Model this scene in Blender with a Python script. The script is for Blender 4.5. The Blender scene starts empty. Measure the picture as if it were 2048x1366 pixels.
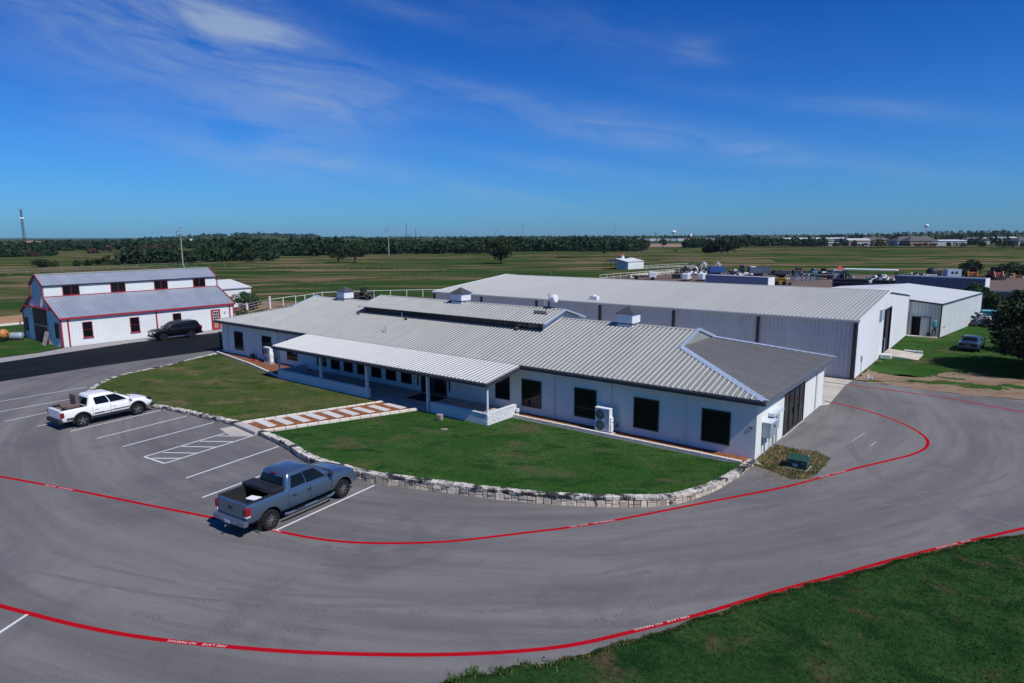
import bpy, bmesh, math, random
from mathutils import Vector, Matrix, noise
import numpy as np
R = math.radians
random.seed(7); rng = np.random.default_rng(11)
scene = bpy.context.scene
COL = scene.collection

# ------------------------------------------------------------------ camera, sky, sun, exposure
cam_d = bpy.data.cameras.new('camera'); cam = bpy.data.objects.new('camera', cam_d); COL.objects.link(cam)
cam_d.sensor_width = 36; cam_d.lens = 36 * 1300 / 2048
cam_d.clip_start = 0.3; cam_d.clip_end = 20000
CAMM = [[0.7874217, -0.0953765, 0.6089912, 9.29863], [0.6163949, 0.1297414, -0.7766753, -30.68957], [-0.0049348, 0.9869501, 0.1609508, 10.7], [0, 0, 0, 1]]
cam.matrix_world = Matrix(CAMM)
scene.camera = cam
YAW = 128.1            # heading of the view, degrees from +X
CAMX, CAMY = CAMM[0][3], CAMM[1][3]

SUN_AZ, SUN_EL = -4.5, 50.0
w = bpy.data.worlds.new('World'); scene.world = w; w.use_nodes = True
nt = w.node_tree; nt.nodes.clear(); N = nt.nodes.new; Lk = nt.links.new
out = N('ShaderNodeOutputWorld'); bg = N('ShaderNodeBackground'); bg.inputs[1].default_value = 0.052
sky = N('ShaderNodeTexSky'); sky.sky_type = 'NISHITA'; sky.sun_disc = False
sky.sun_elevation = R(SUN_EL); sky.sun_rotation = R(90 - SUN_AZ); sky.altitude = 200
sky.air_density = 1.25; sky.dust_density = 0.25; sky.ozone_density = 3.5
def wm(op, a, b=None):
    n = N('ShaderNodeMath'); n.operation = op
    for i, v in enumerate((a, b)):
        if v is None: continue
        if isinstance(v, (int, float)): n.inputs[i].default_value = v
        else: Lk(v, n.inputs[i])
    return n.outputs[0]
tc = N('ShaderNodeTexCoord'); sep = N('ShaderNodeSeparateXYZ'); Lk(tc.outputs['Generated'], sep.inputs[0])
az = wm('ARCTAN2', sep.outputs[1], sep.outputs[0]); el = wm('ARCSINE', sep.outputs[2])
def gauss(a0, e0, sa, se, k):
    # a soft patch of cirrus around one direction of the sky
    u = wm('DIVIDE', wm('SUBTRACT', az, R(a0)), R(sa)); v = wm('DIVIDE', wm('ADD', wm('SUBTRACT', el, R(e0)), wm('MULTIPLY', wm('SUBTRACT', az, R(a0)), -0.17)), R(se))
    q = wm('ADD', wm('MULTIPLY', u, u), wm('MULTIPLY', v, v))
    return wm('MULTIPLY', wm('EXPONENT', wm('MULTIPLY', q, -1.0)), k)
m = gauss(150.5, 15.6, 6.5, 1.9, 1.7)
for g in ((145, 11.2, 8, 1.7, .95), (160, 15.5, 8, 4.0, .55), (124, 16.5, 14, 2.0, .22), (148, 8.5, 9, 2.2, .5), (113, 14.2, 1.8, .8, .55), (128, 11.0, 18, 1.2, .40), (108, 6.5, 12, .8, .4), (135, 4.5, 14, 1.0, .35), (118, 8.0, 14, 1.0, .40), (100, 9.2, 12, .7, .35),
          (150, 6.0, 14, 1.6, .35), (122, 5.5, 10, .7, .28), (138, 17.6, 5, .7, .3), (60, 20, 30, 6, .4), (200, 24, 30, 6, .4)):
    m = wm('ADD', m, gauss(*g))
cx_ = N('ShaderNodeCombineXYZ'); Lk(wm('ADD', wm('MULTIPLY', az, 5.0), wm('MULTIPLY', el, 6.0)), cx_.inputs[0]); Lk(wm('ADD', wm('MULTIPLY', el, 26.0), wm('MULTIPLY', az, -5.0)), cx_.inputs[1])
nz = N('ShaderNodeTexNoise'); nz.inputs['Scale'].default_value = 1.0; nz.inputs['Detail'].default_value = 9; nz.inputs['Roughness'].default_value = .62; nz.inputs['Distortion'].default_value = .55
Lk(cx_.outputs[0], nz.inputs['Vector'])
rp = N('ShaderNodeMapRange'); rp.inputs['From Min'].default_value = .30; rp.inputs['From Max'].default_value = .80; Lk(nz.outputs[0], rp.inputs['Value'])
cl = wm('MINIMUM', wm('MULTIPLY', wm('MULTIPLY', m, rp.outputs[0]), 0.72), 0.66)
tint = N('ShaderNodeMix'); tint.data_type = 'RGBA'; tint.blend_type = 'MULTIPLY'; tint.inputs[0].default_value = 1.0
Lk(sky.outputs[0], tint.inputs[6])
hr_ = N('ShaderNodeMapRange'); hr_.interpolation_type = 'SMOOTHSTEP'; hr_.inputs['From Min'].default_value = R(0); hr_.inputs['From Max'].default_value = R(22); Lk(el, hr_.inputs['Value'])
hz_ = N('ShaderNodeMix'); hz_.data_type = 'RGBA'; Lk(hr_.outputs[0], hz_.inputs[0]); hz_.inputs[6].default_value = (.34, 1.0, 2.2, 1); hz_.inputs[7].default_value = (.05, .60, 1.75, 1); Lk(hz_.outputs[2], tint.inputs[7])
mixc = N('ShaderNodeMix'); mixc.data_type = 'RGBA'; Lk(cl, mixc.inputs[0]); Lk(tint.outputs[2], mixc.inputs[6]); mixc.inputs[7].default_value = (7.4, 9.2, 11.6, 1)
Lk(mixc.outputs[2], bg.inputs[0]); Lk(bg.outputs[0], out.inputs[0])

sd = bpy.data.lights.new('sun', 'SUN'); sd.energy = 4.5; sd.angle = R(0.5); sd.color = (1, .965, .90)
sun = bpy.data.objects.new('sun', sd); COL.objects.link(sun)
sv = Vector((math.cos(R(SUN_EL)) * math.cos(R(SUN_AZ)), math.cos(R(SUN_EL)) * math.sin(R(SUN_AZ)), math.sin(R(SUN_EL))))
sun.rotation_euler = sv.to_track_quat('Z', 'Y').to_euler(); sun.location = (30, 0, 60)
vs = scene.view_settings; vs.view_transform = 'Standard'; vs.look = 'None'; vs.gamma = 1; vs.use_curve_mapping = False; vs.exposure = 0.0

D = {'wall_base_r': [(-22.45, -12.49), (-21.13, -12.47), (-19.28, -12.75), (-17.5, -13.22), (-15.64, -13.44), (-14.51, -13.39), (-13.46, -13.29), (-12.6, -13.23), (-11.01, -12.68), (-9.87, -12.3), (-8.8, -11.89), (-7.39, -11.45), (-6.13, -10.9), (-4.91, -10.38), (-3.78, -9.72), (-2.73, -9.01), (-1.69, -8.25), (-0.98, -7.57), (-0.62, -6.87), (-0.15, -5.48), (0.04, -4.14), (0.19, -2.58), (0.2, -0.54)], 'wall_base_l': [(-48.76, -1.22), (-47.52, -4.5), (-46.44, -7.2), (-45.94, -9.43), (-45.43, -10.79), (-43.91, -12.46), (-42.46, -13.56), (-41.19, -14.29), (-39.82, -14.67), (-38.1, -14.56), (-36.18, -14.08), (-33.78, -13.37), (-32.3, -13.01), (-30.35, -12.69), (-28.4, -12.47), (-26.43, -12.29), (-25.06, -12.13)], 'red1': [(-28.27, -23.56), (-26.45, -22.88), (-24.55, -22.27), (-21.92, -21.43), (-20.19, -20.92), (-17.59, -20.16), (-14.38, -19.18), (-11.48, -18.35), (-10.51, -18.09), (-9.68, -17.85), (-8.79, -17.46), (-8.06, -16.97), (-7.1, -16.24), (-5.78, -15.08), (-4.34, -13.21), (-3.01, -11.5), (-2.02, -10.0), (-0.65, -7.56), (0.53, -5.48), (2.01, -2.91), (2.63, -1.62), (3.09, -0.52), (3.8, 1.06), (4.94, 3.49), (5.82, 5.24), (6.24, 6.59), (6.37, 7.88), (6.1, 9.04), (5.54, 10.2), (4.78, 11.19), (4.23, 11.79), (2.38, 13.25), (-0.09, 14.09)], 'red2': [(-1.45, 20.15), (0.31, 19.96), (2.18, 20.02), (4.57, 19.91), (6.83, 19.58), (8.43, 18.89), (10.15, 18.43), (11.8, 17.78)], 'red3': [(-14.75, -26.55), (-13.5, -26.12), (-12.43, -25.75), (-10.88, -25.22), (-9.21, -24.54), (-7.76, -23.83), (-6.33, -23.02), (-4.82, -22.13), (-3.51, -21.23), (-2.45, -20.46), (-1.43, -19.67), (-0.49, -18.84), (0.42, -17.96), (1.01, -17.31), (1.25, -16.9), (1.74, -16.02), (2.28, -15.16), (2.83, -14.25), (3.38, -13.22), (4.0, -11.98), (4.4, -11.29), (4.97, -10.23), (5.32, -9.73), (6.06, -8.38), (6.59, -7.39), (7.39, -6.05), (7.88, -5.2), (8.72, -3.87), (9.29, -2.95), (10.22, -1.47), (11.29, 0.18)], 'grass_edge': [(-0.9, -20.92), (-0.81, -20.33), (-0.58, -20.0), (-0.12, -19.61), (0.05, -19.18), (0.38, -18.75), (0.76, -18.46), (0.95, -17.99), (1.35, -17.48), (1.42, -17.19), (1.77, -16.54), (2.18, -15.93), (2.66, -14.96), (2.87, -14.35), (3.44, -13.37), (3.98, -12.22), (4.36, -11.49), (4.98, -10.48), (5.4, -9.78), (6.11, -8.5), (6.62, -7.57), (7.4, -6.17), (7.9, -5.39), (8.73, -4.06), (9.3, -3.15), (9.87, -2.61), (10.22, -2.14), (11.26, -0.64)], 'stalls': [((-43.3, -20.23), (-43.4, -13.49)), ((-40.15, -20.93), (-40.3, -14.51)), ((-37.26, -19.96), (-37.91, -15.07)), ((-34.52, -19.1), (-34.98, -13.65)), ((-31.85, -18.31), (-32.42, -13.17)), ((-29.21, -17.95), (-29.8, -12.84)), ((-26.58, -17.67), (-27.13, -12.52)), ((-19.47, -17.82), (-20.14, -12.73)), ((-16.7, -18.48), (-17.28, -13.68)), ((-11.51, -18.32), (-12.04, -13.23)), ((-11.61, -27.03), (-12.34, -25.78))], 'hatch_box': [(-24.01, -17.69), (-22.22, -17.52), (-22.93, -12.29), (-24.68, -12.33)], 'hatch': [((-23.48, -17.56), (-22.33, -16.69)), ((-23.91, -16.83), (-22.39, -15.78)), ((-24.14, -15.77), (-22.58, -14.76)), ((-24.24, -14.79), (-22.7, -13.73)), ((-24.34, -13.7), (-22.92, -12.66))], 'pavers': [(-25.16, -11.19), (-25.1, -10.57), (-23.4, -10.78), (-23.38, -11.3), (-24.78, -10.33), (-24.69, -9.72), (-22.98, -9.91), (-23.01, -10.41), (-24.49, -9.41), (-24.37, -8.84), (-22.64, -9.02), (-22.7, -9.52), (-24.05, -8.6), (-24.01, -8.0), (-22.25, -8.15), (-22.36, -8.66), (-23.65, -7.68), (-23.58, -7.09), (-21.85, -7.26), (-21.93, -7.79), (-23.27, -6.78), (-23.17, -6.19), (-21.58, -6.33), (-21.54, -6.91), (-22.87, -5.92), (-22.78, -5.36), (-21.18, -5.41), (-21.24, -5.99), (-22.48, -4.97), (-22.39, -4.45), (-20.8, -4.57), (-20.88, -5.09), (-22.13, -4.07), (-22.07, -3.57), (-20.35, -3.58), (-20.41, -4.19)], 'texts': [(-3.03, -11.53), (-2.64, -10.91), (-2.52, -10.71), (-2.02, -10.0), (-23.61, -22.0), (-22.94, -21.78), (-22.77, -21.72), (-21.97, -21.47), (-7.84, -23.87), (-7.11, -23.47), (-6.95, -23.38), (-6.37, -23.04), (1.83, -15.8), (2.3, -15.05), (2.38, -14.9), (2.75, -14.28), (3.07, -0.54), (3.33, 0.05), (3.39, 0.25), (3.79, 1.03), (7.86, -5.24), (8.37, -4.39), (8.49, -4.2), (8.73, -3.83), (-11.74, -18.41), (-11.24, -18.29)]}

# ------------------------------------------------------------------ materials
_m = {}
def mat(name, col, rough=.7, metal=0., spec=.5, coat=0., var=0., vscale=3., bump=0., bscale=20., stretch=(1,1,1), col2=None, c2scale=1., c2lo=.45, c2hi=.6, rand=0., col3=None, c3scale=.3, c3lo=.5, c3hi=.6, bdist=.02, c2stretch=None):
    if name in _m: return _m[name]
    M = bpy.data.materials.new(name); M.use_nodes = True; t = M.node_tree; n = t.nodes.new; L = t.links.new
    b = t.nodes['Principled BSDF']
    b.inputs['Roughness'].default_value = rough; b.inputs['Metallic'].default_value = metal
    b.inputs['Specular IOR Level'].default_value = spec; b.inputs['Coat Weight'].default_value = coat; b.inputs['Coat Roughness'].default_value = .06
    b.inputs['Base Color'].default_value = (*col, 1)
    geo = n('ShaderNodeNewGeometry'); pos = geo.outputs['Position']
    def nzv(scale, detail=5, st=(1,1,1), rough_=.6):
        mp = n('ShaderNodeMapping'); mp.inputs['Scale'].default_value = st; L(pos, mp.inputs[0])
        x = n('ShaderNodeTexNoise'); x.inputs['Scale'].default_value = scale; x.inputs['Detail'].default_value = detail; x.inputs['Roughness'].default_value = rough_
        L(mp.outputs[0], x.inputs['Vector']); return x.outputs[0]
    cur = None
    def mixin(cur, c, fac):
        mx = n('ShaderNodeMix'); mx.data_type = 'RGBA'; L(fac, mx.inputs[0])
        if cur is None: mx.inputs[6].default_value = (*col, 1)
        else: L(cur, mx.inputs[6])
        mx.inputs[7].default_value = (*c, 1); return mx.outputs[2]
    def ramp(v, lo, hi):
        r = n('ShaderNodeMapRange'); r.interpolation_type = 'SMOOTHSTEP'; r.inputs['From Min'].default_value = lo; r.inputs['From Max'].default_value = hi; L(v, r.inputs['Value']); return r.outputs[0]
    if col2: cur = mixin(cur, col2, ramp(nzv(c2scale, 7, c2stretch or stretch), c2lo, c2hi))
    if col3: cur = mixin(cur, col3, ramp(nzv(c3scale, 8, stretch, .65), c3lo, c3hi))
    if var or rand:
        hs = n('ShaderNodeHueSaturation')
        if cur: L(cur, hs.inputs['Color'])
        else: hs.inputs['Color'].default_value = (*col, 1)
        val = None
        if var:
            r = n('ShaderNodeMapRange'); r.inputs['From Min'].default_value = .3; r.inputs['From Max'].default_value = .7
            r.inputs['To Min'].default_value = 1 - var; r.inputs['To Max'].default_value = 1 + var; L(nzv(vscale, 8, stretch, .7), r.inputs['Value']); val = r.outputs[0]
        if rand:
            oi = n('ShaderNodeObjectInfo'); r2 = n('ShaderNodeMapRange'); r2.inputs['To Min'].default_value = 1 - rand; r2.inputs['To Max'].default_value = 1 + rand; L(oi.outputs['Random'], r2.inputs['Value'])
            if val:
                mm = n('ShaderNodeMath'); mm.operation = 'MULTIPLY'; L(val, mm.inputs[0]); L(r2.outputs[0], mm.inputs[1]); val = mm.outputs[0]
            else: val = r2.outputs[0]
        L(val, hs.inputs['Value']); cur = hs.outputs[0]
    if cur: L(cur, b.inputs['Base Color'])
    if bump:
        bp = n('ShaderNodeBump'); bp.inputs['Strength'].default_value = bump; bp.inputs['Distance'].default_value = bdist; L(nzv(bscale, 6, stretch, .65), bp.inputs['Height']); L(bp.outputs[0], b.inputs['Normal'])
    _m[name] = M; return M

STUCCO = mat('white_stucco', (.68,.70,.66), .85, var=.07, vscale=1.6, stretch=(1,1,.3), bump=.25, bscale=60, bdist=.01)
ROOF = mat('galvalume_roof', (.232,.237,.22), .6, 0, spec=.2, var=.15, vscale=1.2, stretch=(2.5,.22,1), col2=(.205,.21,.19), c2scale=.35, c2lo=.45, c2hi=.7, rand=.06)
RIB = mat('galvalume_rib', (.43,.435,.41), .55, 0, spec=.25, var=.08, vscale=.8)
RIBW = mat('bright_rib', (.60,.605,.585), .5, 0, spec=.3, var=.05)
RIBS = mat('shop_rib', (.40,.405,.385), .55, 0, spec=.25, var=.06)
RIBH = mat('shade_toned_rib', (.15,.148,.14), .5, .15, var=.08)  # dark hip ribs: shade on their flanks is put into the colour
ROOF_HIP = mat('sky_toned_hip_roof', (.235,.23,.218), .55, .25, var=.10, vscale=1.5, rand=.06)  # dim sky reflection of the hip faces put into their own base colour
ROOF_NEW = mat('bright_porch_roof', (.29,.295,.28), .5, 0, spec=.25, var=.08, vscale=.8, rand=.04)
ROOF_SHOP = mat('shop_roof', (.30,.307,.295), .6, 0, spec=.25, var=.10, vscale=.8, stretch=(2.,.15,1), col2=(.27,.275,.262), c2scale=.12, rand=.025)
ROOF_WHITE = mat('white_roof', (.57,.59,.58), .55, 0, spec=.3, var=.04, vscale=.3)
ROOF_BARN = mat('barn_roof', (.25,.285,.345), .5, .15, var=.10, vscale=.8, col2=(.27,.29,.34), c2scale=.6, rand=.05)
FLASH = mat('blue_grey_flashing', (.45,.55,.66), .45, .4, var=.05)
BLACKTRIM = mat('black_trim', (.022,.024,.028), .45, var=.1)
FASCIA = mat('charcoal_fascia', (.035,.038,.045), .5, var=.15)
SIDING = mat('white_siding', (.58,.61,.62), .6, var=.04, vscale=.8, rand=.03)
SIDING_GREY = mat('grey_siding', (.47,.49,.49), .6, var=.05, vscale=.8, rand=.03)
BARNWHITE = mat('barn_white_siding', (.66,.69,.68), .6, var=.04, vscale=.8, rand=.02)
RED = mat('barn_red_trim', (.30,.018,.03), .55, var=.12)
REDDOOR = mat('red_door_paint', (.33,.03,.035), .5, var=.1)
GLASS = mat('dark_window_glass', (.005,.007,.008), .08, 0, .28)
PLATE = mat('plain_plate', (.5,.5,.5), .5)
DULLGLASS = mat('dusty_barn_glass', (.012,.016,.013), .5, spec=.2)
DARKIN = mat('dark_interior', (.008,.008,.009), .9)
CONC = mat('concrete', (.42,.40,.37), .9, var=.10, vscale=1.5, bump=.2, bscale=30)
CONC_TAN = mat('tan_concrete', (.50,.45,.38), .9, var=.10, vscale=.8, col2=(.42,.38,.33), c2scale=.5)
PAVER = mat('pale_paver', (.55,.53,.50), .9, var=.05, vscale=4, rand=.04)
CURBW = mat('white_limestone_curb', (.66,.62,.54), .9, var=.12, vscale=5, bump=.4, bscale=25)
RUST = mat('rust_gravel', (.27,.105,.042), .95, spec=.1, var=.4, vscale=40, col2=(.20,.075,.03), c2scale=3, bump=.6, bscale=60)
CLUT = 0
MULCH = mat('red_brown_mulch', (.20,.075,.03), .95, var=.5, vscale=30, bump=.7, bscale=40)
STONE = mat('limestone_block', (.50,.43,.34), .9, var=.25, vscale=9, rand=.38, col2=(.30,.24,.16), c2scale=2.2, c2lo=.55, c2hi=.7, col3=(.045,.045,.045), c3scale=1.6, c3lo=.56, c3hi=.66, bump=.7, bscale=14, bdist=.03)
STONECAP = mat('limestone_cap', (.52,.485,.42), .9, var=.28, vscale=8, rand=.22, col3=(.022,.022,.024), c3scale=1.7, c3lo=.47, c3hi=.57, bump=.8, bscale=12, bdist=.03)
MORTAR = mat('dark_mortar', (.03,.027,.024), .95, var=.3, vscale=10)
WHITEPAINT = mat('white_road_paint', (.60,.60,.61), .85, spec=.2, var=.12, vscale=6, col3=(.22,.22,.23), c3scale=5, c3lo=.66, c3hi=.76)
REDPAINT = mat('red_road_paint', (.37,.006,.014), .95, spec=0, var=.10, vscale=5, col3=(.20,.03,.045), c3scale=3, c3lo=.64, c3hi=.8)
WHITEPIPE = mat('white_pipe', (.62,.62,.58), .6, var=.1)
DARKPIPE = mat('dark_pipe', (.05,.045,.05), .7)
TYRE = mat('tyre_rubber', (.012,.012,.013), .9, spec=.2)
CHROME = mat('chrome', (.62,.63,.65), .16, 1.)
ALLOY = mat('alloy', (.36,.37,.39), .3, .8)
ALLOYDK = mat('dark_alloy', (.05,.052,.056), .4, .6)
BLKPL = mat('black_plastic', (.016,.017,.019), .6)
REDL = mat('red_lamp', (.24,.008,.012), .18)
CLEARL = mat('clear_lamp', (.55,.56,.58), .12, .3)
WHITEPL = mat('white_enamel', (.76,.77,.78), .4, var=.03)
GREYMET = mat('grey_enclosure', (.34,.39,.45), .45, .3, var=.05)
TRANSF = mat('green_enamel', (.018,.058,.038), .45, var=.15, vscale=6)
WOOD = mat('timber', (.24,.16,.10), .85, var=.2)
BARK = mat('bark', (.07,.055,.042), .95, var=.3, vscale=5)
SKIN = mat('skin', (.42,.24,.16), .6)

# ------------------------------------------------------------------ object helpers
def link(name, me, m=None, parent=None, smooth=False):
    o = bpy.data.objects.new(name, me); COL.objects.link(o)
    if m is not None:
        for x in (m if isinstance(m, (list, tuple)) else [m]): me.materials.append(x)
    if parent is not None: o.parent = parent
    if smooth: me.shade_smooth()
    return o
def thing(name, label, cat, loc=(0,0,0), rz=0, group=None):
    o = bpy.data.objects.new(name, None); COL.objects.link(o); o.location = loc; o.rotation_euler = (0,0,rz)
    o.empty_display_size = .3; return tag(o, label, cat, group)
def tag(o, label, cat, group=None):
    o['label'] = label; o['category'] = cat
    if group: o['group'] = group
    return o
def kind(o, k='structure'): o['kind'] = k; return o
class MB:
    def __init__(s): s.v = []; s.f = []; s.mi = []
    def add(s, vs, fs, mi=0):
        b = len(s.v); s.v += [tuple(x) for x in vs]; s.f += [tuple(b + i for i in f) for f in fs]; s.mi += [mi] * len(fs); return s
    def box(s, x0, x1, y0, y1, z0, z1, mi=0):
        return s.add([(x0,y0,z0),(x1,y0,z0),(x1,y1,z0),(x0,y1,z0),(x0,y0,z1),(x1,y0,z1),(x1,y1,z1),(x0,y1,z1)],
                     [(0,3,2,1),(4,5,6,7),(0,1,5,4),(1,2,6,5),(2,3,7,6),(3,0,4,7)], mi)
    def obox(s, c, ax, ay, az_, mi=0):
        c = Vector(c); ax = Vector(ax); ay = Vector(ay); az_ = Vector(az_)
        return s.add([c + i*ax + j*ay + k*az_ for k in (-1,1) for (i,j) in ((-1,-1),(1,-1),(1,1),(-1,1))],
                     [(0,3,2,1),(4,5,6,7),(0,1,5,4),(1,2,6,5),(2,3,7,6),(3,0,4,7)], mi)
    def bar(s, a, b, w_, h, up=(0,0,1), mi=0):
        a = Vector(a); b = Vector(b); d = (b-a); u = Vector(up); x = d.cross(u)
        if x.length < 1e-6: x = d.cross(Vector((1,0,0)))
        x.normalize(); y = x.cross(d).normalized()
        return s.obox((a+b)/2, d/2, x*w_/2, y*h/2, mi)
    def tube(s, pts, r, n=8, mi=0, caps=True, r2=None):
        pts = [Vector(p) for p in pts]; rings = []; vs = []; fs = []
        for i, p in enumerate(pts):
            d = (pts[min(i+1, len(pts)-1)] - pts[max(i-1, 0)]).normalized()
            a = d.cross(Vector((0,0,1)));
            if a.length < 1e-3: a = d.cross(Vector((1,0,0)))
            a.normalize(); b = d.cross(a); rr = r if r2 is None else r + (r2-r)*i/(len(pts)-1)
            for k in range(n):
                t = 2*math.pi*k/n; vs.append(p + a*math.cos(t)*rr + b*math.sin(t)*rr)
        for i in range(len(pts)-1):
            for k in range(n): fs.append((i*n+k, i*n+(k+1)%n, (i+1)*n+(k+1)%n, (i+1)*n+k))
        if caps: fs += [tuple(range(n))[::-1], tuple((len(pts)-1)*n+k for k in range(n))]
        return s.add(vs, fs, mi)
    def lathe(s, prof, n=24, axis='z', c=(0,0,0), mi=0):
        vs = []; fs = []; c = Vector(c)
        for (r, h) in prof:
            for k in range(n):
                t = 2*math.pi*k/n; a, b = r*math.cos(t), r*math.sin(t)
                vs.append(c + Vector({'z': (a,b,h), 'y': (a,h,b), 'x': (h,a,b)}[axis]))
        for i in range(len(prof)-1):
            for k in range(n): fs.append((i*n+k, i*n+(k+1)%n, (i+1)*n+(k+1)%n, (i+1)*n+k))
        return s.add(vs, fs, mi)
    def prism(s, poly, z0, z1, mi=0):
        n = len(poly); vs = [(x,y,z0) for x,y in poly] + [(x,y,z1) for x,y in poly]
        return s.add(vs, [tuple(range(n))[::-1], tuple(range(n, 2*n))] + [(i,(i+1)%n,n+(i+1)%n,n+i) for i in range(n)], mi)
    def mesh(s, name):
        me = bpy.data.meshes.new(name); me.from_pydata([tuple(p) for p in s.v], [], s.f)
        if any(s.mi): me.polygons.foreach_set('material_index', s.mi)
        me.update(); return me
    def build(s, name, m, parent=None, smooth=False, fix=True):
        me = s.mesh(name)
        if fix:
            bm = bmesh.new(); bm.from_mesh(me); bmesh.ops.recalc_face_normals(bm, faces=bm.faces); bm.to_mesh(me); bm.free()
        return link(name, me, m, parent, smooth)
def box(name, x0, x1, y0, y1, z0, z1, m, parent=None):
    return MB().box(x0,x1,y0,y1,z0,z1).build(name, m, parent)
def bevel(o, wd, seg=2):
    md = o.modifiers.new('bevel', 'BEVEL'); md.width = wd; md.segments = seg; md.limit_method = 'ANGLE'; return o

def clip(poly, a, b, c):   # keep a*x+b*y<=c
    outp = []
    for i in range(len(poly)):
        p, q = poly[i], poly[(i+1) % len(poly)]; dp = a*p[0]+b*p[1]-c; dq = a*q[0]+b*q[1]-c
        if dp <= 0: outp.append(p)
        if (dp < 0 < dq) or (dq < 0 < dp):
            t = dp/(dp-dq); outp.append((p[0]+(q[0]-p[0])*t, p[1]+(q[1]-p[1])*t))
    return outp
def sheet(name, m, parent, O, s, t, poly, pw=.915, rs=.305, rh=.032, rw=.062, lip=.002, limit=300, ofs=0, rm=None):
    """ribbed metal sheets laid side by side on a plane: each sheet is a part of its own"""
    O = Vector(O); s = Vector(s).normalized(); t = Vector(t).normalized(); n = s.cross(t).normalized()
    P = lambda a, b, h=0: O + s*a + t*b + n*h
    smin = min(p[0] for p in poly); smax = max(p[0] for p in poly)
    k = 0; a0 = smin - ofs
    while a0 < smax - 1e-4:
        a1 = a0 + pw; q = clip(clip(poly, 1, 0, a1), -1, 0, -a0); mb = MB()
        if len(q) >= 3 and (max(p[0] for p in q)-min(p[0] for p in q)) > .01:
            h0 = lip * (k % 2)
            mb.add([P(x, y, h0) for x, y in q], [tuple(range(len(q)))])
            # turned down edges give the sheet a thickness
            mb.add([P(x, y, h0) for x, y in q] + [P(x, y, h0-.012) for x, y in q], [(i,(i+1)%len(q),len(q)+(i+1)%len(q),len(q)+i) for i in range(len(q))])
            r = a0 + rw*.55
            while r < a1 - rw*.4:
                ys = []
                for i in range(len(q)):
                    (x0,y0),(x1,y1) = q[i], q[(i+1)%len(q)]
                    if (x0-r)*(x1-r) < 0 or (x0 == r and x1 != r): ys.append(y0+(y1-y0)*(r-x0)/(x1-x0))
                if len(ys) >= 2 and max(ys)-min(ys) > .05:
                    y0, y1 = min(ys)+.004, max(ys)-.004; hw, tw = rw/2, rw*.24
                    vs = [P(r-hw,y0,h0+.0008),P(r-tw,y0,rh),P(r+tw,y0,rh),P(r+hw,y0,h0+.0008),P(r-hw,y1,h0+.0008),P(r-tw,y1,rh),P(r+tw,y1,rh),P(r+hw,y1,h0+.0008)]
                    mb.add(vs, [(0,4,5,1),(1,5,6,2),(2,6,7,3),(0,1,2,3),(7,6,5,4)], 1 if rm else 0)
                r += rs
            mb.build(name, [m, rm] if rm else m, parent, fix=False)
        a0 = a1; k += 1

def ribbon(pts, width, z, closed=False):
    mb = MB(); n = len(pts); L_, R_ = [], []
    for i in range(n):
        a = Vector(pts[max(i-1,0)]); b = Vector(pts[min(i+1,n-1)]); d = (b-a).normalized(); nn = Vector((-d.y, d.x)); p = Vector(pts[i])
        L_.append((*(p+nn*width/2), z)); R_.append((*(p-nn*width/2), z))
    mb.add(L_+R_, [(i, n+i, n+i+1, i+1) for i in range(n-1)]); return mb
def spline(pts, step=.3):
    P_ = [Vector(p) for p in pts]; o = []
    for i in range(len(P_)-1):
        a = P_[max(i-1,0)]; b = P_[i]; c = P_[i+1]; d = P_[min(i+2,len(P_)-1)]; k = max(1, int((c-b).length/step))
        for j in range(k):
            t = j/k; o.append(.5*((2*b)+(c-a)*t+(2*a-5*b+4*c-d)*t*t+(3*b-a-3*c+d)*t**3))
    o.append(P_[-1]); return o
def smooth_line(pts, step=.5, it=6):
    o = spline(pts, step)
    for _ in range(it): o = [o[0]] + [(o[i-1]+2*o[i]+o[i+1])/4 for i in range(1, len(o)-1)] + [o[-1]]
    return o
def text(name, body, size, m, parent, mw, extrude=.0, sx=1.):
    c = bpy.data.curves.new(name, 'FONT'); c.body = body; c.size = size; c.extrude = extrude; c.align_x = 'CENTER'; c.align_y = 'CENTER'; c.space_character = 1.08; c.resolution_u = 3
    o = bpy.data.objects.new(name, c); COL.objects.link(o); bpy.context.view_layer.update()
    me = bpy.data.meshes.new_from_object(o); bpy.data.objects.remove(o)
    for v in me.vertices: v.co.x *= sx
    o = link(name, me, m, None); o.matrix_world = mw
    if parent is not None: o.parent = parent
    return o
def fast_mesh(name, V, F, m, parent=None, k=4):
    V = np.asarray(V, np.float32).reshape(-1,3); F = np.asarray(F, np.int32).reshape(-1, k)
    me = bpy.data.meshes.new(name); me.vertices.add(len(V)); me.vertices.foreach_set('co', V.ravel())
    me.loops.add(F.size); me.loops.foreach_set('vertex_index', F.ravel()); me.polygons.add(len(F))
    me.polygons.foreach_set('loop_start', np.arange(0, F.size, k, dtype=np.int32)); me.update(calc_edges=True)
    return link(name, me, m, parent)
def polar(px, dist):
    """ground point at a bearing given by a picture column (2048 wide) and a distance"""
    a = R(YAW) - math.atan((px-1024)/1300.); return CAMX + math.cos(a)*dist, CAMY + math.sin(a)*dist
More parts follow.
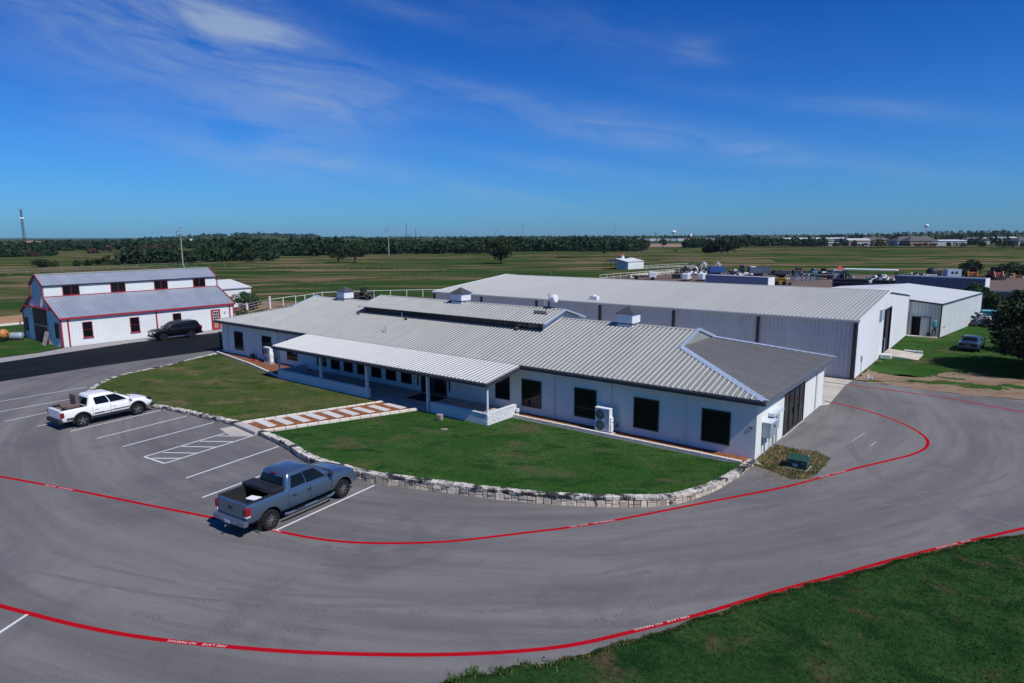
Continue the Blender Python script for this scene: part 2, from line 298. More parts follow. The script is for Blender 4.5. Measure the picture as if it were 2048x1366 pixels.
# ------------------------------------------------------------------ ground
def ground_material(name, cols, scales, tex=True, bump=.5, rotate=True, stretch=.22, fine=.35):
    M = bpy.data.materials.new(name); M.use_nodes = True; t = M.node_tree; n = t.nodes.new; L = t.links.new
    b = t.nodes['Principled BSDF']; b.inputs['Roughness'].default_value = 1.; b.inputs['Specular IOR Level'].default_value = 0
    geo = n('ShaderNodeNewGeometry'); mp = n('ShaderNodeMapping'); mp.vector_type = 'TEXTURE' if False else 'POINT'
    mp.inputs['Rotation'].default_value = (0,0,R(90-YAW)) if rotate else (0,0,0)
    L(geo.outputs['Position'], mp.inputs[0])
    ms = n('ShaderNodeMapping'); ms.inputs['Scale'].default_value = (stretch,1,1); L(mp.outputs[0], ms.inputs[0])
    cur = None
    for i, (c, (sc, lo, hi)) in enumerate(zip(cols[1:], scales)):
        x = n('ShaderNodeTexNoise'); x.inputs['Scale'].default_value = sc; x.inputs['Detail'].default_value = 9; x.inputs['Roughness'].default_value = .66; x.inputs['Distortion'].default_value = .3
        of = n('ShaderNodeVectorMath'); of.operation = 'ADD'; of.inputs[1].default_value = (17.3*i, 5.1*i, 0); L(ms.outputs[0], of.inputs[0]); L(of.outputs[0], x.inputs['Vector'])
        r = n('ShaderNodeMapRange'); r.interpolation_type = 'SMOOTHSTEP'; r.inputs['From Min'].default_value = lo; r.inputs['From Max'].default_value = hi; L(x.outputs[0], r.inputs['Value'])
        mx = n('ShaderNodeMix'); mx.data_type = 'RGBA'; L(r.outputs[0], mx.inputs[0])
        if cur is None: mx.inputs[6].default_value = (*cols[0],1)
        else: L(cur, mx.inputs[6])
        mx.inputs[7].default_value = (*c,1); cur = mx.outputs[2]
    f = n('ShaderNodeTexNoise'); f.inputs['Scale'].default_value = 6; f.inputs['Detail'].default_value = 8; f.inputs['Roughness'].default_value = .75; L(mp.outputs[0], f.inputs['Vector'])
    r = n('ShaderNodeMapRange'); r.inputs['From Min'].default_value = .3; r.inputs['From Max'].default_value = .7; r.inputs['To Min'].default_value = 1-fine; r.inputs['To Max'].default_value = 1+fine; L(f.outputs[0], r.inputs['Value'])
    hs = n('ShaderNodeHueSaturation'); L(cur, hs.inputs['Color']); L(r.outputs[0], hs.inputs['Value']); L(hs.outputs[0], b.inputs['Base Color'])
    bp = n('ShaderNodeBump'); bp.inputs['Strength'].default_value = bump; bp.inputs['Distance'].default_value = .05; L(f.outputs[0], bp.inputs['Height']); L(bp.outputs[0], b.inputs['Normal'])
    return M
G1, G2, G3 = (.032,.060,.016), (.048,.085,.022), (.020,.042,.012)
TAN, TAN2 = (.19,.135,.085), (.15,.115,.06)
FIELD = ground_material('field_grass', [(.028,.062,.016), (.020,.052,.013), (.082,.084,.034), (.175,.122,.075)], [(.07,.42,.6), (.10,.47,.62), (.06,.505,.61)], bump=.4, stretch=.26)
FARM = ground_material('far_field', [(.05,.08,.028), (.03,.055,.018), (.12,.11,.06)], [(.008,.4,.6), (.012,.56,.66)], bump=.2)
LAWN = ground_material('lawn_grass', [(.027,.073,.016), (.042,.090,.024), (.017,.052,.013), (.080,.080,.038)], [(.35,.42,.62), (.9,.50,.64), (.42,.535,.66)], stretch=.6, fine=.5)
LAWN_DRY = ground_material('dry_lawn_grass', [(.045,.078,.018), (.075,.085,.032), (.028,.058,.012), (.125,.105,.055)], [(.3,.40,.62), (.6,.50,.64), (.45,.50,.68)], stretch=.6, fine=.5)
LAWN2 = ground_material('verge_grass', [(.018,.050,.014), (.030,.064,.019), (.011,.036,.011), (.066,.058,.032)], [(.4,.40,.62), (.9,.47,.62), (.6,.54,.68)], stretch=.8, rotate=False, fine=.5)
DIRTM = ground_material('bare_dirt', [(.23,.17,.12), (.17,.115,.075), (.045,.075,.022)], [(.6,.45,.65), (.35,.55,.61)], stretch=.5, fine=.25)
GRAVELM = ground_material('yard_gravel', [(.15,.115,.10), (.11,.08,.07), (.18,.145,.125)], [(.06,.45,.65), (.15,.55,.7)], stretch=.4, fine=.2)
SANDM = ground_material('arena_sand', [(.36,.22,.13), (.30,.18,.10)], [(.2,.45,.65)], fine=.12)
DRYG = ground_material('dry_grass', [(.20,.145,.075), (.11,.105,.045), (.05,.08,.025)], [(1.5,.45,.6), (1.1,.55,.64)], stretch=1, rotate=False, fine=.4)

def flat(name, poly, z, m, parent=None):
    mb = MB(); mb.add([(x,y,z) for x,y in poly], [tuple(range(len(poly)))]); o = mb.build(name, m, parent, fix=False)
    bm = bmesh.new(); bm.from_mesh(o.data); bmesh.ops.triangulate(bm, faces=bm.faces, ngon_method='EAR_CLIP'); 
    for f in bm.faces:
        if f.normal.z < 0: f.normal_flip()
    bm.to_mesh(o.data); bm.free(); return o
def ragged(poly, amp, step, seed=1):
    o = []; n = len(poly)
    for i in range(n):
        a = Vector(poly[i]); b = Vector(poly[(i+1)%n]); k = max(1, int((b-a).length/step)); d = (b-a).normalized() if (b-a).length else Vector((1,0)); nn = Vector((-d.y,d.x))
        for j in range(k):
            p = a+(b-a)*j/k; o.append(tuple(p + nn*amp*noise.noise(Vector((p.x*.9/step*.5+seed*7, p.y*.9/step*.5, seed)))*2))
    return o

def rag2(poly):
    o = []; n = len(poly)
    for i in range(n):
        a = Vector(poly[i]); b = Vector(poly[(i+1)%n]); L_ = (b-a).length
        if L_ > 25: o.append(tuple(a)); continue
        k = max(1, int(L_/.10)); d = (b-a)/max(L_,1e-6); nn = Vector((-d.y,d.x))
        for j in range(k):
            p = a+(b-a)*j/k; o.append(tuple(p+nn*(.5*noise.noise(Vector((p.x*.8,p.y*.8,3)))+.35*noise.noise(Vector((p.x*2.5,p.y*2.5,5)))+.25*noise.noise(Vector((p.x*7,p.y*7,9))))))
    return o
# field: a very large sheet that dips under everything else
mb = MB(); rings = [0, 60, 150, 400, 900, 1800, 3200, 5200, 9000]; NA = 96; vs = []
def terrain(x, y):
    dx, dy = x-CAMX, y-CAMY; d = math.hypot(dx, dy)
    if d < 700: return 0
    a = math.degrees(math.atan2(dy, dx)); rel = YAW-a; t = min(1, (d-700)/2500.)
    h = 3.0*t*(.5+noise.noise(Vector((x*.0011, y*.0011, 2))))
    h += 17*t*math.exp(-((rel+21)/5.5)**2)*(1 if d > 1500 else .4) + 13*t*math.exp(-((rel-36)/7.)**2) - 9*t*math.exp(-((rel+37)/7.)**2)
    return h
rr = [0,60,150,400,700,900,1150,1500,1900,2400,3000,3700,4600,6000,9000]
for r_ in rr:
    for k in range(240):
        a = 2*math.pi*k/240; x, y = CAMX+math.cos(a)*r_, CAMY+math.sin(a)*r_
        vs.append((x, y, -.05 + terrain(x,y)*(1 if r_ < 5000 else (.5 if r_ < 7000 else -1))))
fs = [(i*240+k, i*240+(k+1)%240, (i+1)*240+(k+1)%240, (i+1)*240+k) for i in range(1,len(rr)-1) for k in range(240)]
fs += [tuple(240+k for k in range(240))]
vs = vs[:]; mb.add(vs, [tuple(reversed(f)) if False else f for f in fs])
mb.mi = [1 if i >= 240*3 and i < len(fs)-1 else 0 for i in range(len(fs))]
o = mb.build('field', [FIELD, FARM]); kind(o)
for f in o.data.polygons: pass
bm = bmesh.new(); bm.from_mesh(o.data)
for f in bm.faces:
    if f.normal.z < 0: f.normal_flip()
bm.to_mesh(o.data); bm.free()

# asphalt lot with sweeping wear
def asphalt_material():
    M = bpy.data.materials.new('asphalt'); M.use_nodes = True; t = M.node_tree; n = t.nodes.new; L = t.links.new
    b = t.nodes['Principled BSDF']; b.inputs['Roughness'].default_value = .88; b.inputs['Specular IOR Level'].default_value = .25
    geo = n('ShaderNodeNewGeometry'); sp = n('ShaderNodeSeparateXYZ'); L(geo.outputs['Position'], sp.inputs[0])
    def mth(op, a, b_=None):
        q = n('ShaderNodeMath'); q.operation = op
        for i, v in enumerate((a, b_)):
            if v is None: continue
            if isinstance(v, (int,float)): q.inputs[i].default_value = v
            else: L(v, q.inputs[i])
        return q.outputs[0]
    dx = mth('ADD', sp.outputs[0], 20.); dy = mth('SUBTRACT', sp.outputs[1], 9.)
    rad = mth('SQRT', mth('ADD', mth('MULTIPLY', dx, dx), mth('MULTIPLY', dy, dy))); ang = mth('ARCTAN2', dx, mth('MULTIPLY', dy, -1.))
    cb = n('ShaderNodeCombineXYZ'); L(rad, cb.inputs[0]); L(mth('MULTIPLY', ang, 2.2), cb.inputs[1])
    def nz(vec, sc, det=8, rg=.65, dist=.2):
        x = n('ShaderNodeTexNoise'); x.inputs['Scale'].default_value = sc; x.inputs['Detail'].default_value = det; x.inputs['Roughness'].default_value = rg; x.inputs['Distortion'].default_value = dist; L(vec, x.inputs['Vector']); return x.outputs[0]
    def rmp(v, lo, hi, a=0., c=1.):
        r = n('ShaderNodeMapRange'); r.interpolation_type = 'SMOOTHSTEP'; r.inputs['From Min'].default_value = lo; r.inputs['From Max'].default_value = hi; r.inputs['To Min'].default_value = a; r.inputs['To Max'].default_value = c; L(v, r.inputs['Value']); return r.outputs[0]
    def mix(f, A, B):
        mx = n('ShaderNodeMix'); mx.data_type = 'RGBA'; L(f, mx.inputs[0])
        for i, c in ((6,A),(7,B)):
            if isinstance(c, tuple): mx.inputs[i].default_value = (*c,1)
            else: L(c, mx.inputs[i])
        return mx.outputs[2]
    c = mix(rmp(nz(cb.outputs[0], .55), .36, .64), (.128,.122,.119), (.180,.172,.167))
    c = mix(rmp(nz(cb.outputs[0], 1.6, 5), .48, .72, 0, .42), c, (.088,.084,.091))
    c = mix(rmp(nz(geo.outputs['Position'], .16, 9, .7, .8), .48, .66, 0, .6), c, (.098,.094,.100))
    c = mix(rmp(nz(geo.outputs['Position'], .5, 9, .7, 1.2), .60, .72, 0, .5), c, (.19,.18,.175))
    c = mix(rmp(nz(geo.outputs['Position'], 1.1, 6, .7, .6), .66, .76, 0, .5), c, (.055,.052,.056))
    # cracks
    v = n('ShaderNodeTexVoronoi'); v.feature = 'DISTANCE_TO_EDGE'; v.inputs['Scale'].default_value = .16
    wp = n('ShaderNodeMix'); wp.data_type = 'VECTOR'; wp.inputs[0].default_value = .25; L(geo.outputs['Position'], wp.inputs[4])
    n2 = n('ShaderNodeTexNoise'); n2.inputs['Scale'].default_value = .6; n2.inputs['Detail'].default_value = 5; L(geo.outputs['Position'], n2.inputs['Vector'])
    va = n('ShaderNodeVectorMath'); va.operation = 'SCALE'; va.inputs['Scale'].default_value = 9.; L(n2.outputs[1], va.inputs[0])
    vb = n('ShaderNodeVectorMath'); vb.operation = 'ADD'; L(geo.outputs['Position'], vb.inputs[0]); L(va.outputs[0], vb.inputs[1]); L(vb.outputs[0], v.inputs['Vector'])
    gate = rmp(nz(geo.outputs['Position'], .12, 3), .56, .6, 0, .35)
    ck = mth('MULTIPLY', rmp(v.outputs['Distance'], .001, .0045, 1, 0), gate); c = mix(ck, c, (.04,.038,.04))
    f = nz(geo.outputs['Position'], 28, 6, .8)
    hs = n('ShaderNodeHueSaturation'); L(c, hs.inputs['Color']); L(rmp(f, .3, .7, .66, 1.32), hs.inputs['Value']); L(hs.outputs[0], b.inputs['Base Color'])
    bp = n('ShaderNodeBump'); bp.inputs['Strength'].default_value = .35; bp.inputs['Distance'].default_value = .012; L(f, bp.inputs['Height']); L(bp.outputs[0], b.inputs['Normal'])
    return M
ASPH = asphalt_material()
BLACKASPH = mat('fresh_asphalt', (.007,.010,.013), .9, spec=.12, var=.18, vscale=.5, stretch=(1,.15,1), col2=(.016,.019,.022), c2scale=.5, c2lo=.5, c2hi=.8, bump=.2, bscale=40)
ge = [tuple(p) for p in D['grass_edge']]
lot = [(-62.3,-75), (-12,-75), (-5,-40), (-2,-26)] + ge + [(20,10), (34,22.6)] + [(11.9,22.14),(10.1,22.0),(6.7,21.5),(3.8,21.6),(.08,21.9),(-49,21.9),(-49,15),(-64.2,15),(-64.2,-8.3),(-63.0,-10.7),(-62.6,-14)]
kind(flat('parking_lot', lot, 0, ASPH))
kind(flat('driveway', [(-51.0,-.3),(-51.25,-10.4),(-50.68,-16.8),(-50.6,-40),(-60.8,-40),(-60.05,-14.5),(-62.3,-2.7),(-61.93,6.7),(-61.9,14.9),(-50.6,14.9)], .004, BLACKASPH))
kind(flat('concrete_apron', [(-62.75,-14),(-63.0,-10.7),(-64.2,-8.3),(-64.35,11),(-61.95,11),(-61.93,6.7),(-62.3,-2.7),(-60.05,-14.5),(-60.3,-24),(-62.6,-24)], .003, mat('pale_apron', (.30,.28,.275), .9, var=.12, vscale=1.2)))
kind(flat('concrete_yard', [(.13,21.85),(.06,19.6),(.17,17.5),(.4,13.2),(.02,12.7),(-49,12.7),(-49,21.85)], .004, CONC_TAN))
# verge in the near right corner
vg = [(x, y) for x, y in ge]
verge = ragged(vg, .10, .12, 3)[:-8] ; verge = [p for p in verge]
verge_poly = []
for i in range(len(ge)-1):
    a = Vector(ge[i]); b = Vector(ge[i+1]); k = max(2, int((b-a).length/.08)); d = (b-a).normalized(); nn = Vector((-d.y, d.x))
    for j in range(k):
        p = a+(b-a)*j/k; q = p + nn*(-.09+.15*noise.noise(Vector((p.x*2.1,p.y*2.1,1)))+.10*noise.noise(Vector((p.x*8,p.y*8,4)))); verge_poly.append((q.x,q.y))
verge_full = verge_poly + [(22,12),(36,22.2),(70,22.2),(70,-80),(-9,-80),(-4.5,-40),(-1.4,-26)]
kind(flat('verge', verge_full, .03, LAWN2))
# side yard right of the shop
kind(flat('side_yard', ragged([(.2,21.9),(3.8,21.6),(6.7,21.5),(10.1,22.0),(12,22.15),(34,22.6),(60,26),(60,34),(22,33),(12,32.0),(9,31),(6.8,31),(5.0,30),(3.6,29),(2.2,28.0),(1.1,28),(.25,29.5)], .25, .5, 2), .004, DIRTM))
kind(flat('side_lawn', rag2([(.22,27.4),(1.2,25.9),(2.3,25.4),(3.0,26.4),(3.8,25.6),(4.6,27.6),(5.2,29.0),(6.8,30.2),(9,29.2),(12,31),(22,31.5),(60,33.5),(60,78),(5.7,78),(3.2,49.2),(.3,49.2)]), .008, LAWN))
for c_, r0 in (((7.6,25.2),1.3),((9.6,26.4),.9),((5.9,27.0),.7),((3.4,24.2),.6),((12.5,25),1.6)):
    kind(flat('grass_patch', rag2([(c_[0]+r0*1.3*math.cos(a*.42), c_[1]+r0*.6*math.sin(a*.42)) for a in range(15)]), .0085, LAWN))
kind(flat('gravel_yard', ragged([(-80,98),(-66,150),(-55,160),(-28,162),(12,178),(60,188),(60,97),(9,82),(-12,67.5),(-44,60)], 1.2, 1.2, 6), .0, GRAVELM))
kind(flat('sand_arena', ragged([(-101,-30),(-101,-1),(-95,8),(-88,8),(-89.5,-8),(-90,-30)], .3, 1.5, 3), .004, SANDM))
kind(flat('barn_lawn', ragged([(-62.9,-75),(-62.9,-14),(-63.1,-10.8),(-64.5,-8.35),(-64.6,-7),(-75.4,-7),(-88.5,-3),(-89,-75)], .06, .6, 4), .010, LAWN))
o = box('arena_kerb', -89.4, -89.0, -30, 6, 0, .25, CURBW); tag(o, 'long white kerb along the edge of the orange sand arena behind the red trimmed barn', 'kerb')
kind(flat('barn_yard', ragged([(-64.4,11),(-50,15),(-49,22),(-60,34),(-78,36),(-92,30),(-92,12)], .8, 2, 3), .002, DIRTM))
# irregular dry bands in the pasture
def band(px0, px1, d0, d1, m, seed, z=.0):
    n_ = 90; dm = (d0+d1)/2; th_ = lambda u: min(1, 6*u*(1-u)+.02)
    a = [polar(px0+(px1-px0)*i/n_, dm-(dm-d0)*th_(i/n_)) for i in range(n_+1)]; b = [polar(px1+(px0-px1)*i/n_, dm+(d1-dm)*th_(i/n_)) for i in range(n_+1)]
    def j(p, k): 
        q = (noise.noise(Vector((p[0]*.04, p[1]*.04, seed+(k>45))))*.8+noise.noise(Vector((p[0]*.2, p[1]*.2, seed+(k>45))))*.5+noise.noise(Vector((p[0]*.9, p[1]*.9, seed)))*.3)*(d1-d0)*.6; dx, dy = p[0]-CAMX, p[1]-CAMY; l = math.hypot(dx,dy); return (p[0]+dx/l*q, p[1]+dy/l*q)
    kind(flat('dry_pasture', [j(p,k) for k,p in enumerate(a)]+[j(p,k+50) for k,p in enumerate(b)], z, m))
PALE = ground_material('dry_pasture', [(.17,.12,.078), (.10,.092,.046), (.034,.062,.018)], [(.11,.42,.58), (.09,.48,.58)], stretch=.12, fine=.2)
for i, (p0,p1,d0,d1) in enumerate(((540,1110,318,350),(400,1250,335,348),(-60,420,192,225),(-60,330,240,285),(300,760,170,186),(560,900,205,218),(380,620,152,160),(960,1230,232,240),(1320,1560,262,300),(1100,1460,300,345),(1480,2100,560,640),(1700,2100,280,300),(250,560,300,330),(480,700,128,133))):
    band(p0,p1,d0,d1,PALE,i+.5, .0+.001*i)

# ------------------------------------------------------------------ markings
marks = [('red1', 'no_parking_line'), ('red2', 'no_parking_line'), ('red3', 'no_parking_line')]
for k, nm in marks: kind(ribbon(smooth_line(D[k], .35, 8), .155, .004).build(nm, REDPAINT, fix=False))
mb = MB()
for a, b in D['stalls']:
    q = ribbon([a, b], .10, .0045); mb.add(q.v, q.f)
kind(mb.build('stall_line', WHITEPAINT, fix=False))
mb = MB(); hb = D['hatch_box']
for a, b in list(zip(hb, hb[1:]+hb[:1]))+[tuple(x) for x in D['hatch']]:
    if (a, b) == (hb[2], hb[3]): continue
    q = ribbon([a, b], .10, .005+.0006*len(mb.f)); mb.add(q.v, q.f)
kind(mb.build('hatched_bay', WHITEPAINT, fix=False))
def ground_text(body, a, b, flip=False, size=.125):
    a = Vector(a); b = Vector(b); d = (b-a); L_ = d.length; c = (a+b)/2
    an = math.atan2(d.y, d.x) + (math.pi if flip else 0)
    o = text('lane_lettering', body, size, WHITEPAINT, None, Matrix.Translation((c.x, c.y, .012)) @ Matrix.Rotation(an, 4, 'Z'))
    wd = max(v.co.x for v in o.data.vertices)-min(v.co.x for v in o.data.vertices)
    for v in o.data.vertices: v.co.x *= L_/wd
    kind(o)
T = D['texts']
for i, fl in ((0,False),(4,False),(8,True),(12,True),(16,False),(20-0,True)):
    if i+3 < len(T):
        if fl: ground_text('NO PARKING', T[i], T[i+1], True); ground_text('FIRE LANE', T[i+2], T[i+3], True)
        else: ground_text('FIRE LANE', T[i], T[i+1]); ground_text('NO PARKING', T[i+2], T[i+3])
ground_text('PARKING', T[24], T[25])
# faint tyre tread prints that follow the drive
TREAD = mat('tyre_print', (.098,.093,.10), .9, var=.1)
def tread(pts, wd, name='tyre_print', keep=.75):
    mb = MB(); P_ = smooth_line(pts, .17, 4)
    for i in range(1, len(P_)-1):
        if noise.noise(Vector((P_[i].x*.8, P_[i].y*.8, 3))) < -.25+(.9-keep) or random.random() < .12: continue
        d = (P_[i+1]-P_[i-1]).normalized(); nn = Vector((-d.y,d.x))
        for s_ in (-1, 1):
            p = P_[i]+nn*s_*wd*.28; e = nn*wd*.2; f_ = d*.028; g = d*.07*1
            mb.add([(*(p-e-f_+g*(-s_)), .003),(*(p+e-f_+g*s_), .003),(*(p+e+f_+g*s_), .003),(*(p-e+f_+g*(-s_)), .003)], [(0,1,2,3)])
    kind(mb.build(name, TREAD, fix=False))
r1 = [Vector(p) for p in smooth_line(D['red1'], .6, 6)]; r3 = [Vector(p) for p in smooth_line(D['red3'], .6, 6)]
def off(P_, k, a, b): 
    o = []
    for i in range(max(1,a), min(len(P_)-1, b)):
        d = (P_[i+1]-P_[i-1]).normalized(); o.append(P_[i]+Vector((d.y,-d.x))*k)
    return o
tread(off(r1, .55, 22, 62), .22); tread(off(r3, -.75, 26, 50), .26); tread(off(r3, -1.9, 8, 46), .2, keep=.6); tread(off(r1, 1.7, 30, 66), .2, keep=.55); tread(off(r3, -.9, 6, 16), .24)
# long skid marks: thin dark curves
_sk = [0]
def skid(pts, wd):
    _sk[0] += 1; zsk = .0012+.00015*_sk[0]
    P_ = smooth_line(pts, .4, 6); mb = MB()
    for i in range(len(P_)-1):
        if noise.noise(Vector((P_[i].x*.35, P_[i].y*.35, 8))) < -.28: continue
        q = ribbon([P_[i], P_[i+1]], wd*(.5+.9*abs(noise.noise(Vector((i*.13,1,2))))), zsk); mb.add(q.v, q.f)
    kind(mb.build('skid_mark', mat('skid_rubber', (.132,.125,.122), .9, var=.12), fix=False))
skid([(-23.9,-25),(-22.8,-22),(-22.9,-19),(-24.5,-16.6)], .12); skid([(9.5,10),(9.8,6.5),(9.2,3.6),(7.6,1),(4.5,-2.2),(.5,-8.5),(-2,-13)], .28); skid([(10.3,10),(10.6,6.3),(9.9,3.2),(8.4,.6),(5.6,-2.4)], .25)
skid([(2.2,-9.5),(4.6,-5),(7.2,-.5),(9.0,5),(8.4,12)], .22); skid([(-14,-23.5),(-8.5,-21.3),(-3,-17.2),(1.0,-11.5)], .2); skid([(-15,-24.8),(-9.3,-22.4),(-3.4,-18.2),(.8,-12.6)], .2)
skid([(3.0,5.5),(4.5,2.0),(7.0,-.5),(10.8,-1.5)], .5); skid([(-27,-19.5),(-25,-18.8),(-23.5,-19.3),(-22,-22)], .1)
PEA = mat('white_scuff', (.34,.34,.35), .9, var=.3, vscale=14)
mb = MB()
for a, b, wd in (((3.1,6.0),(3.35,8.0),.05),((4.0,5.6),(4.1,6.6),.06),((2.9,5.2),(3.05,5.7),.03)):
    q = ribbon([a,b], wd, .0032); mb.add(q.v, q.f)
kind(mb.build('paint_scuff', PEA, fix=False))

# ------------------------------------------------------------------ lawn, retaining walls, walkway
wr = smooth_line([(-22.75,-12.35)]+[p for p in D['wall_base_r'][1:]], .30, 6)
wl = smooth_line(list(reversed(D['wall_base_l'])), .30, 8); wl[0] = Vector((-25.35,-12.15))
def hr(u): return .22+.20*min(1,u*3.2) - .26*max(0,(u-.72)/.28)
def hl(u): return .22-.10*min(1,u*1.6)
def arc(P_):
    s_ = [0]
    for a, b in zip(P_, P_[1:]): s_.append(s_[-1]+(b-a).length)
    return s_
def at(P_, S_, s_):
    s_ = max(0, min(S_[-1], s_))
    for i in range(len(S_)-1):
        if S_[i+1] >= s_: t = (s_-S_[i])/max(1e-6, S_[i+1]-S_[i]); return P_[i]+(P_[i+1]-P_[i])*t, (P_[i+1]-P_[i]).normalized()
    return P_[-1], (P_[-1]-P_[-2]).normalized()
def rough_block(seed):
    r = random.Random(seed); bm = bmesh.new(); bmesh.ops.create_cube(bm, size=1)
    bmesh.ops.bevel(bm, geom=bm.edges[:], offset=.06, segments=1, affect='EDGES')
    for v in bm.verts: v.co += Vector((r.uniform(-.025,.025), r.uniform(-.04,.04), r.uniform(-.03,.03)))
    me = bpy.data.meshes.new('stone'); bm.to_mesh(me); bm.free(); return me
STM = [rough_block(i) for i in range(8)]; CPM = [rough_block(50+i) for i in range(8)]
for me in STM: me.materials.append(STONE)
for me in CPM: me.materials.append(STONECAP)
rw_ = random.Random(5)
def stone_wall(P_, hf, label, side, capw=.36, small=False):
    S_ = arc(P_); L_ = S_[-1]; root = thing('retaining_wall', label, 'stone wall', (P_[0].x, P_[0].y, 0), group='dry stone walls round the lawn')
    ox, oy = P_[0].x, P_[0].y; core = MB(); cnt = 0
    def put(me, s_, ln, inw, depth, z0, z1, nm):
        c, d = at(P_, S_, s_); nn = Vector((-d.y, d.x))*side; c = c + nn*(inw+depth/2)
        o = bpy.data.objects.new(nm, me); COL.objects.link(o); o.parent = root
        o.location = (c.x-ox, c.y-oy, (z0+z1)/2); o.rotation_euler = (rw_.uniform(-.02,.02), rw_.uniform(-.02,.02), math.atan2(d.y,d.x)+rw_.uniform(-.025,.025)); o.scale = (ln*1.03, depth, (z1-z0)*1.03)
    s_ = 0.
    while s_ < L_-.1:                      # cap stones
        ln = rw_.uniform(.26,.46) if not small else rw_.uniform(.35,.6); h = hf((s_+ln/2)/L_)
        put(rw_.choice(CPM), s_+ln/2, ln-.035, rw_.uniform(-.02,.015), capw, h-.12, h+rw_.uniform(-.012,.014), 'cap_stone'); s_ += ln; cnt += 1
    s_ = 0.
    while s_ < L_-.1 and cnt < 292:        # face stones in random courses
        ln = rw_.uniform(.16,.42); h = hf((s_+ln/2)/L_)-.125
        if h > .2 and rw_.random() < .62:
            k = rw_.uniform(.35,.65)*h; put(rw_.choice(STM), s_+ln/2, ln-.035, rw_.uniform(0,.03), .2, -.01, k-.016, 'face_stone'); put(rw_.choice(STM), s_+ln/2, ln-.035, rw_.uniform(0,.03), .2, k+.016, h-.012, 'face_stone'); cnt += 2
        elif h > .03: put(rw_.choice(STM), s_+ln/2, ln-.035, rw_.uniform(0,.03), .2, -.01, h-.012, 'face_stone'); cnt += 1
        s_ += ln
    n = len(P_); vs = []; 
    for i, p in enumerate(P_):
        d = (P_[min(i+1,n-1)]-P_[max(i-1,0)]).normalized(); nn = Vector((-d.y,d.x))*side; h = hf(S_[i]/L_)-.05; a = p+nn*.07; b = p+nn*.3
        vs += [(a.x-ox,a.y-oy,-.02),(a.x-ox,a.y-oy,h),(b.x-ox,b.y-oy,h),(b.x-ox,b.y-oy,-.02)]
    core.add(vs, [(4*i+k, 4*i+(k+1)%4, 4*i+4+(k+1)%4, 4*i+4+k) for i in range(n-1) for k in range(4)]); core.build('mortar_core', MORTAR, root)
stone_wall(wr, hr, 'low retaining wall of pale rough stones curving round the front lawn, right of the walkway', 1)
stone_wall(wl, hl, 'low stone edging wall bending round the left lawn behind the white pickup', -1, small=True)
def lawn_sheet(name, outer, hf, inner, K=22):
    So = arc(outer); I = [Vector(p) for p in inner]; Si = arc(I); M_ = 90; vs = []; 
    nn_sign = 1
    for i in range(M_+1):
        a, d = at(outer, So, So[-1]*i/M_); b, _ = at(I, Si, Si[-1]*i/M_); h = hf(i/M_)-.03
        c0 = (b-a).normalized() if (b-a).length > .1 else Vector((0,1)); a2 = a + c0*.2
        for k in range(K+1):
            t = k/K; p = a2+(b-a2)*t; z = h*(1-t)**1.2+.02+.03*noise.noise(Vector((p.x*.5,p.y*.5,7)))*min(1,6*t)*(1 if t < .98 else 0)
            vs.append((p.x,p.y,max(.014,z)))
    fs = [(i*(K+1)+k, i*(K+1)+k+1, (i+1)*(K+1)+k+1, (i+1)*(K+1)+k) for i in range(M_) for k in range(K)]
    o = MB().add(vs, fs).build(name, LAWN, fix=False)
    bm = bmesh.new(); bm.from_mesh(o.data)
    for f in bm.faces:
        if f.normal.z < 0: f.normal_flip()
    bm.to_mesh(o.data); bm.free(); o.data.shade_smooth(); return kind(o)
l1 = lawn_sheet('lawn', wr, hr, [(-22.9,-11.9),(-19.6,-3.6),(-18.6,-3.4),(-13.9,-3.4),(-13.75,-1.3),(-.35,-1.12)])
LAWN_R = LAWN; LAWN = LAWN_DRY
l2 = lawn_sheet('lawn', wl, hl, [(-25.5,-11.7),(-22.7,-3.4),(-24.3,-3.3),(-34.8,-3.45),(-41.6,-2.0),(-48.9,-.75)])
LAWN = LAWN_R
# walkway
o = flat('walkway', [(-25.3,-12.0),(-22.9,-12.2),(-19.55,-3.42),(-22.6,-3.42)], .07, RUST); kind(o); wkw = o
pv = D['pavers']
for i in range(len(pv)//4):
    q = pv[4*i:4*i+4]; cxp = sum(p[0] for p in q)/4; cyp = sum(p[1] for p in q)/4; an = math.atan2(q[2][1]-q[1][1]+q[3][1]-q[0][1], q[2][0]-q[1][0]+q[3][0]-q[0][0])
    m_ = MB().box(-.86,.86,-.25,.25,0,.035); oo = m_.build('paver', PAVER, wkw); oo.location = (cxp,cyp,.071); oo.rotation_euler = (0,0,an); bevel(oo,.008,1)
mb = MB().prism([(-25.40,-12.25),(-22.85,-12.45),(-22.95,-11.95),(-25.35,-11.75)], 0, .19); oo = mb.build('kerb_slab', CONC, wkw)
mb = MB().prism([(-25.6,-13.0),(-24.0,-13.3),(-22.9,-12.5),(-25.40,-12.28)], 0, .02); mb.build('ramp_slab', CONC_TAN, wkw)
def stone_strip(nm, a, b, wd, h, m, parent, n):
    a = Vector(a); b = Vector(b); d = (b-a)/n
    for i in range(n):
        p = a+d*i; q = a+d*(i+1); r = random.uniform(-.006,.006)
        mb = MB().bar((p.x+d.x*.02,p.y+d.y*.02,h/2+r),(q.x-d.x*.02,q.y-d.y*.02,h/2+r), wd*random.uniform(.92,1.05), h); oo = mb.build(nm, m, parent); bevel(oo,.012,1)
stone_strip('edging_stone', (-25.5,-11.7),(-22.65,-3.46), .17, .15, CURBW, wkw, 14); stone_strip('edging_stone', (-22.95,-11.95),(-19.5,-3.46), .2, .17, CURBW, wkw, 15)
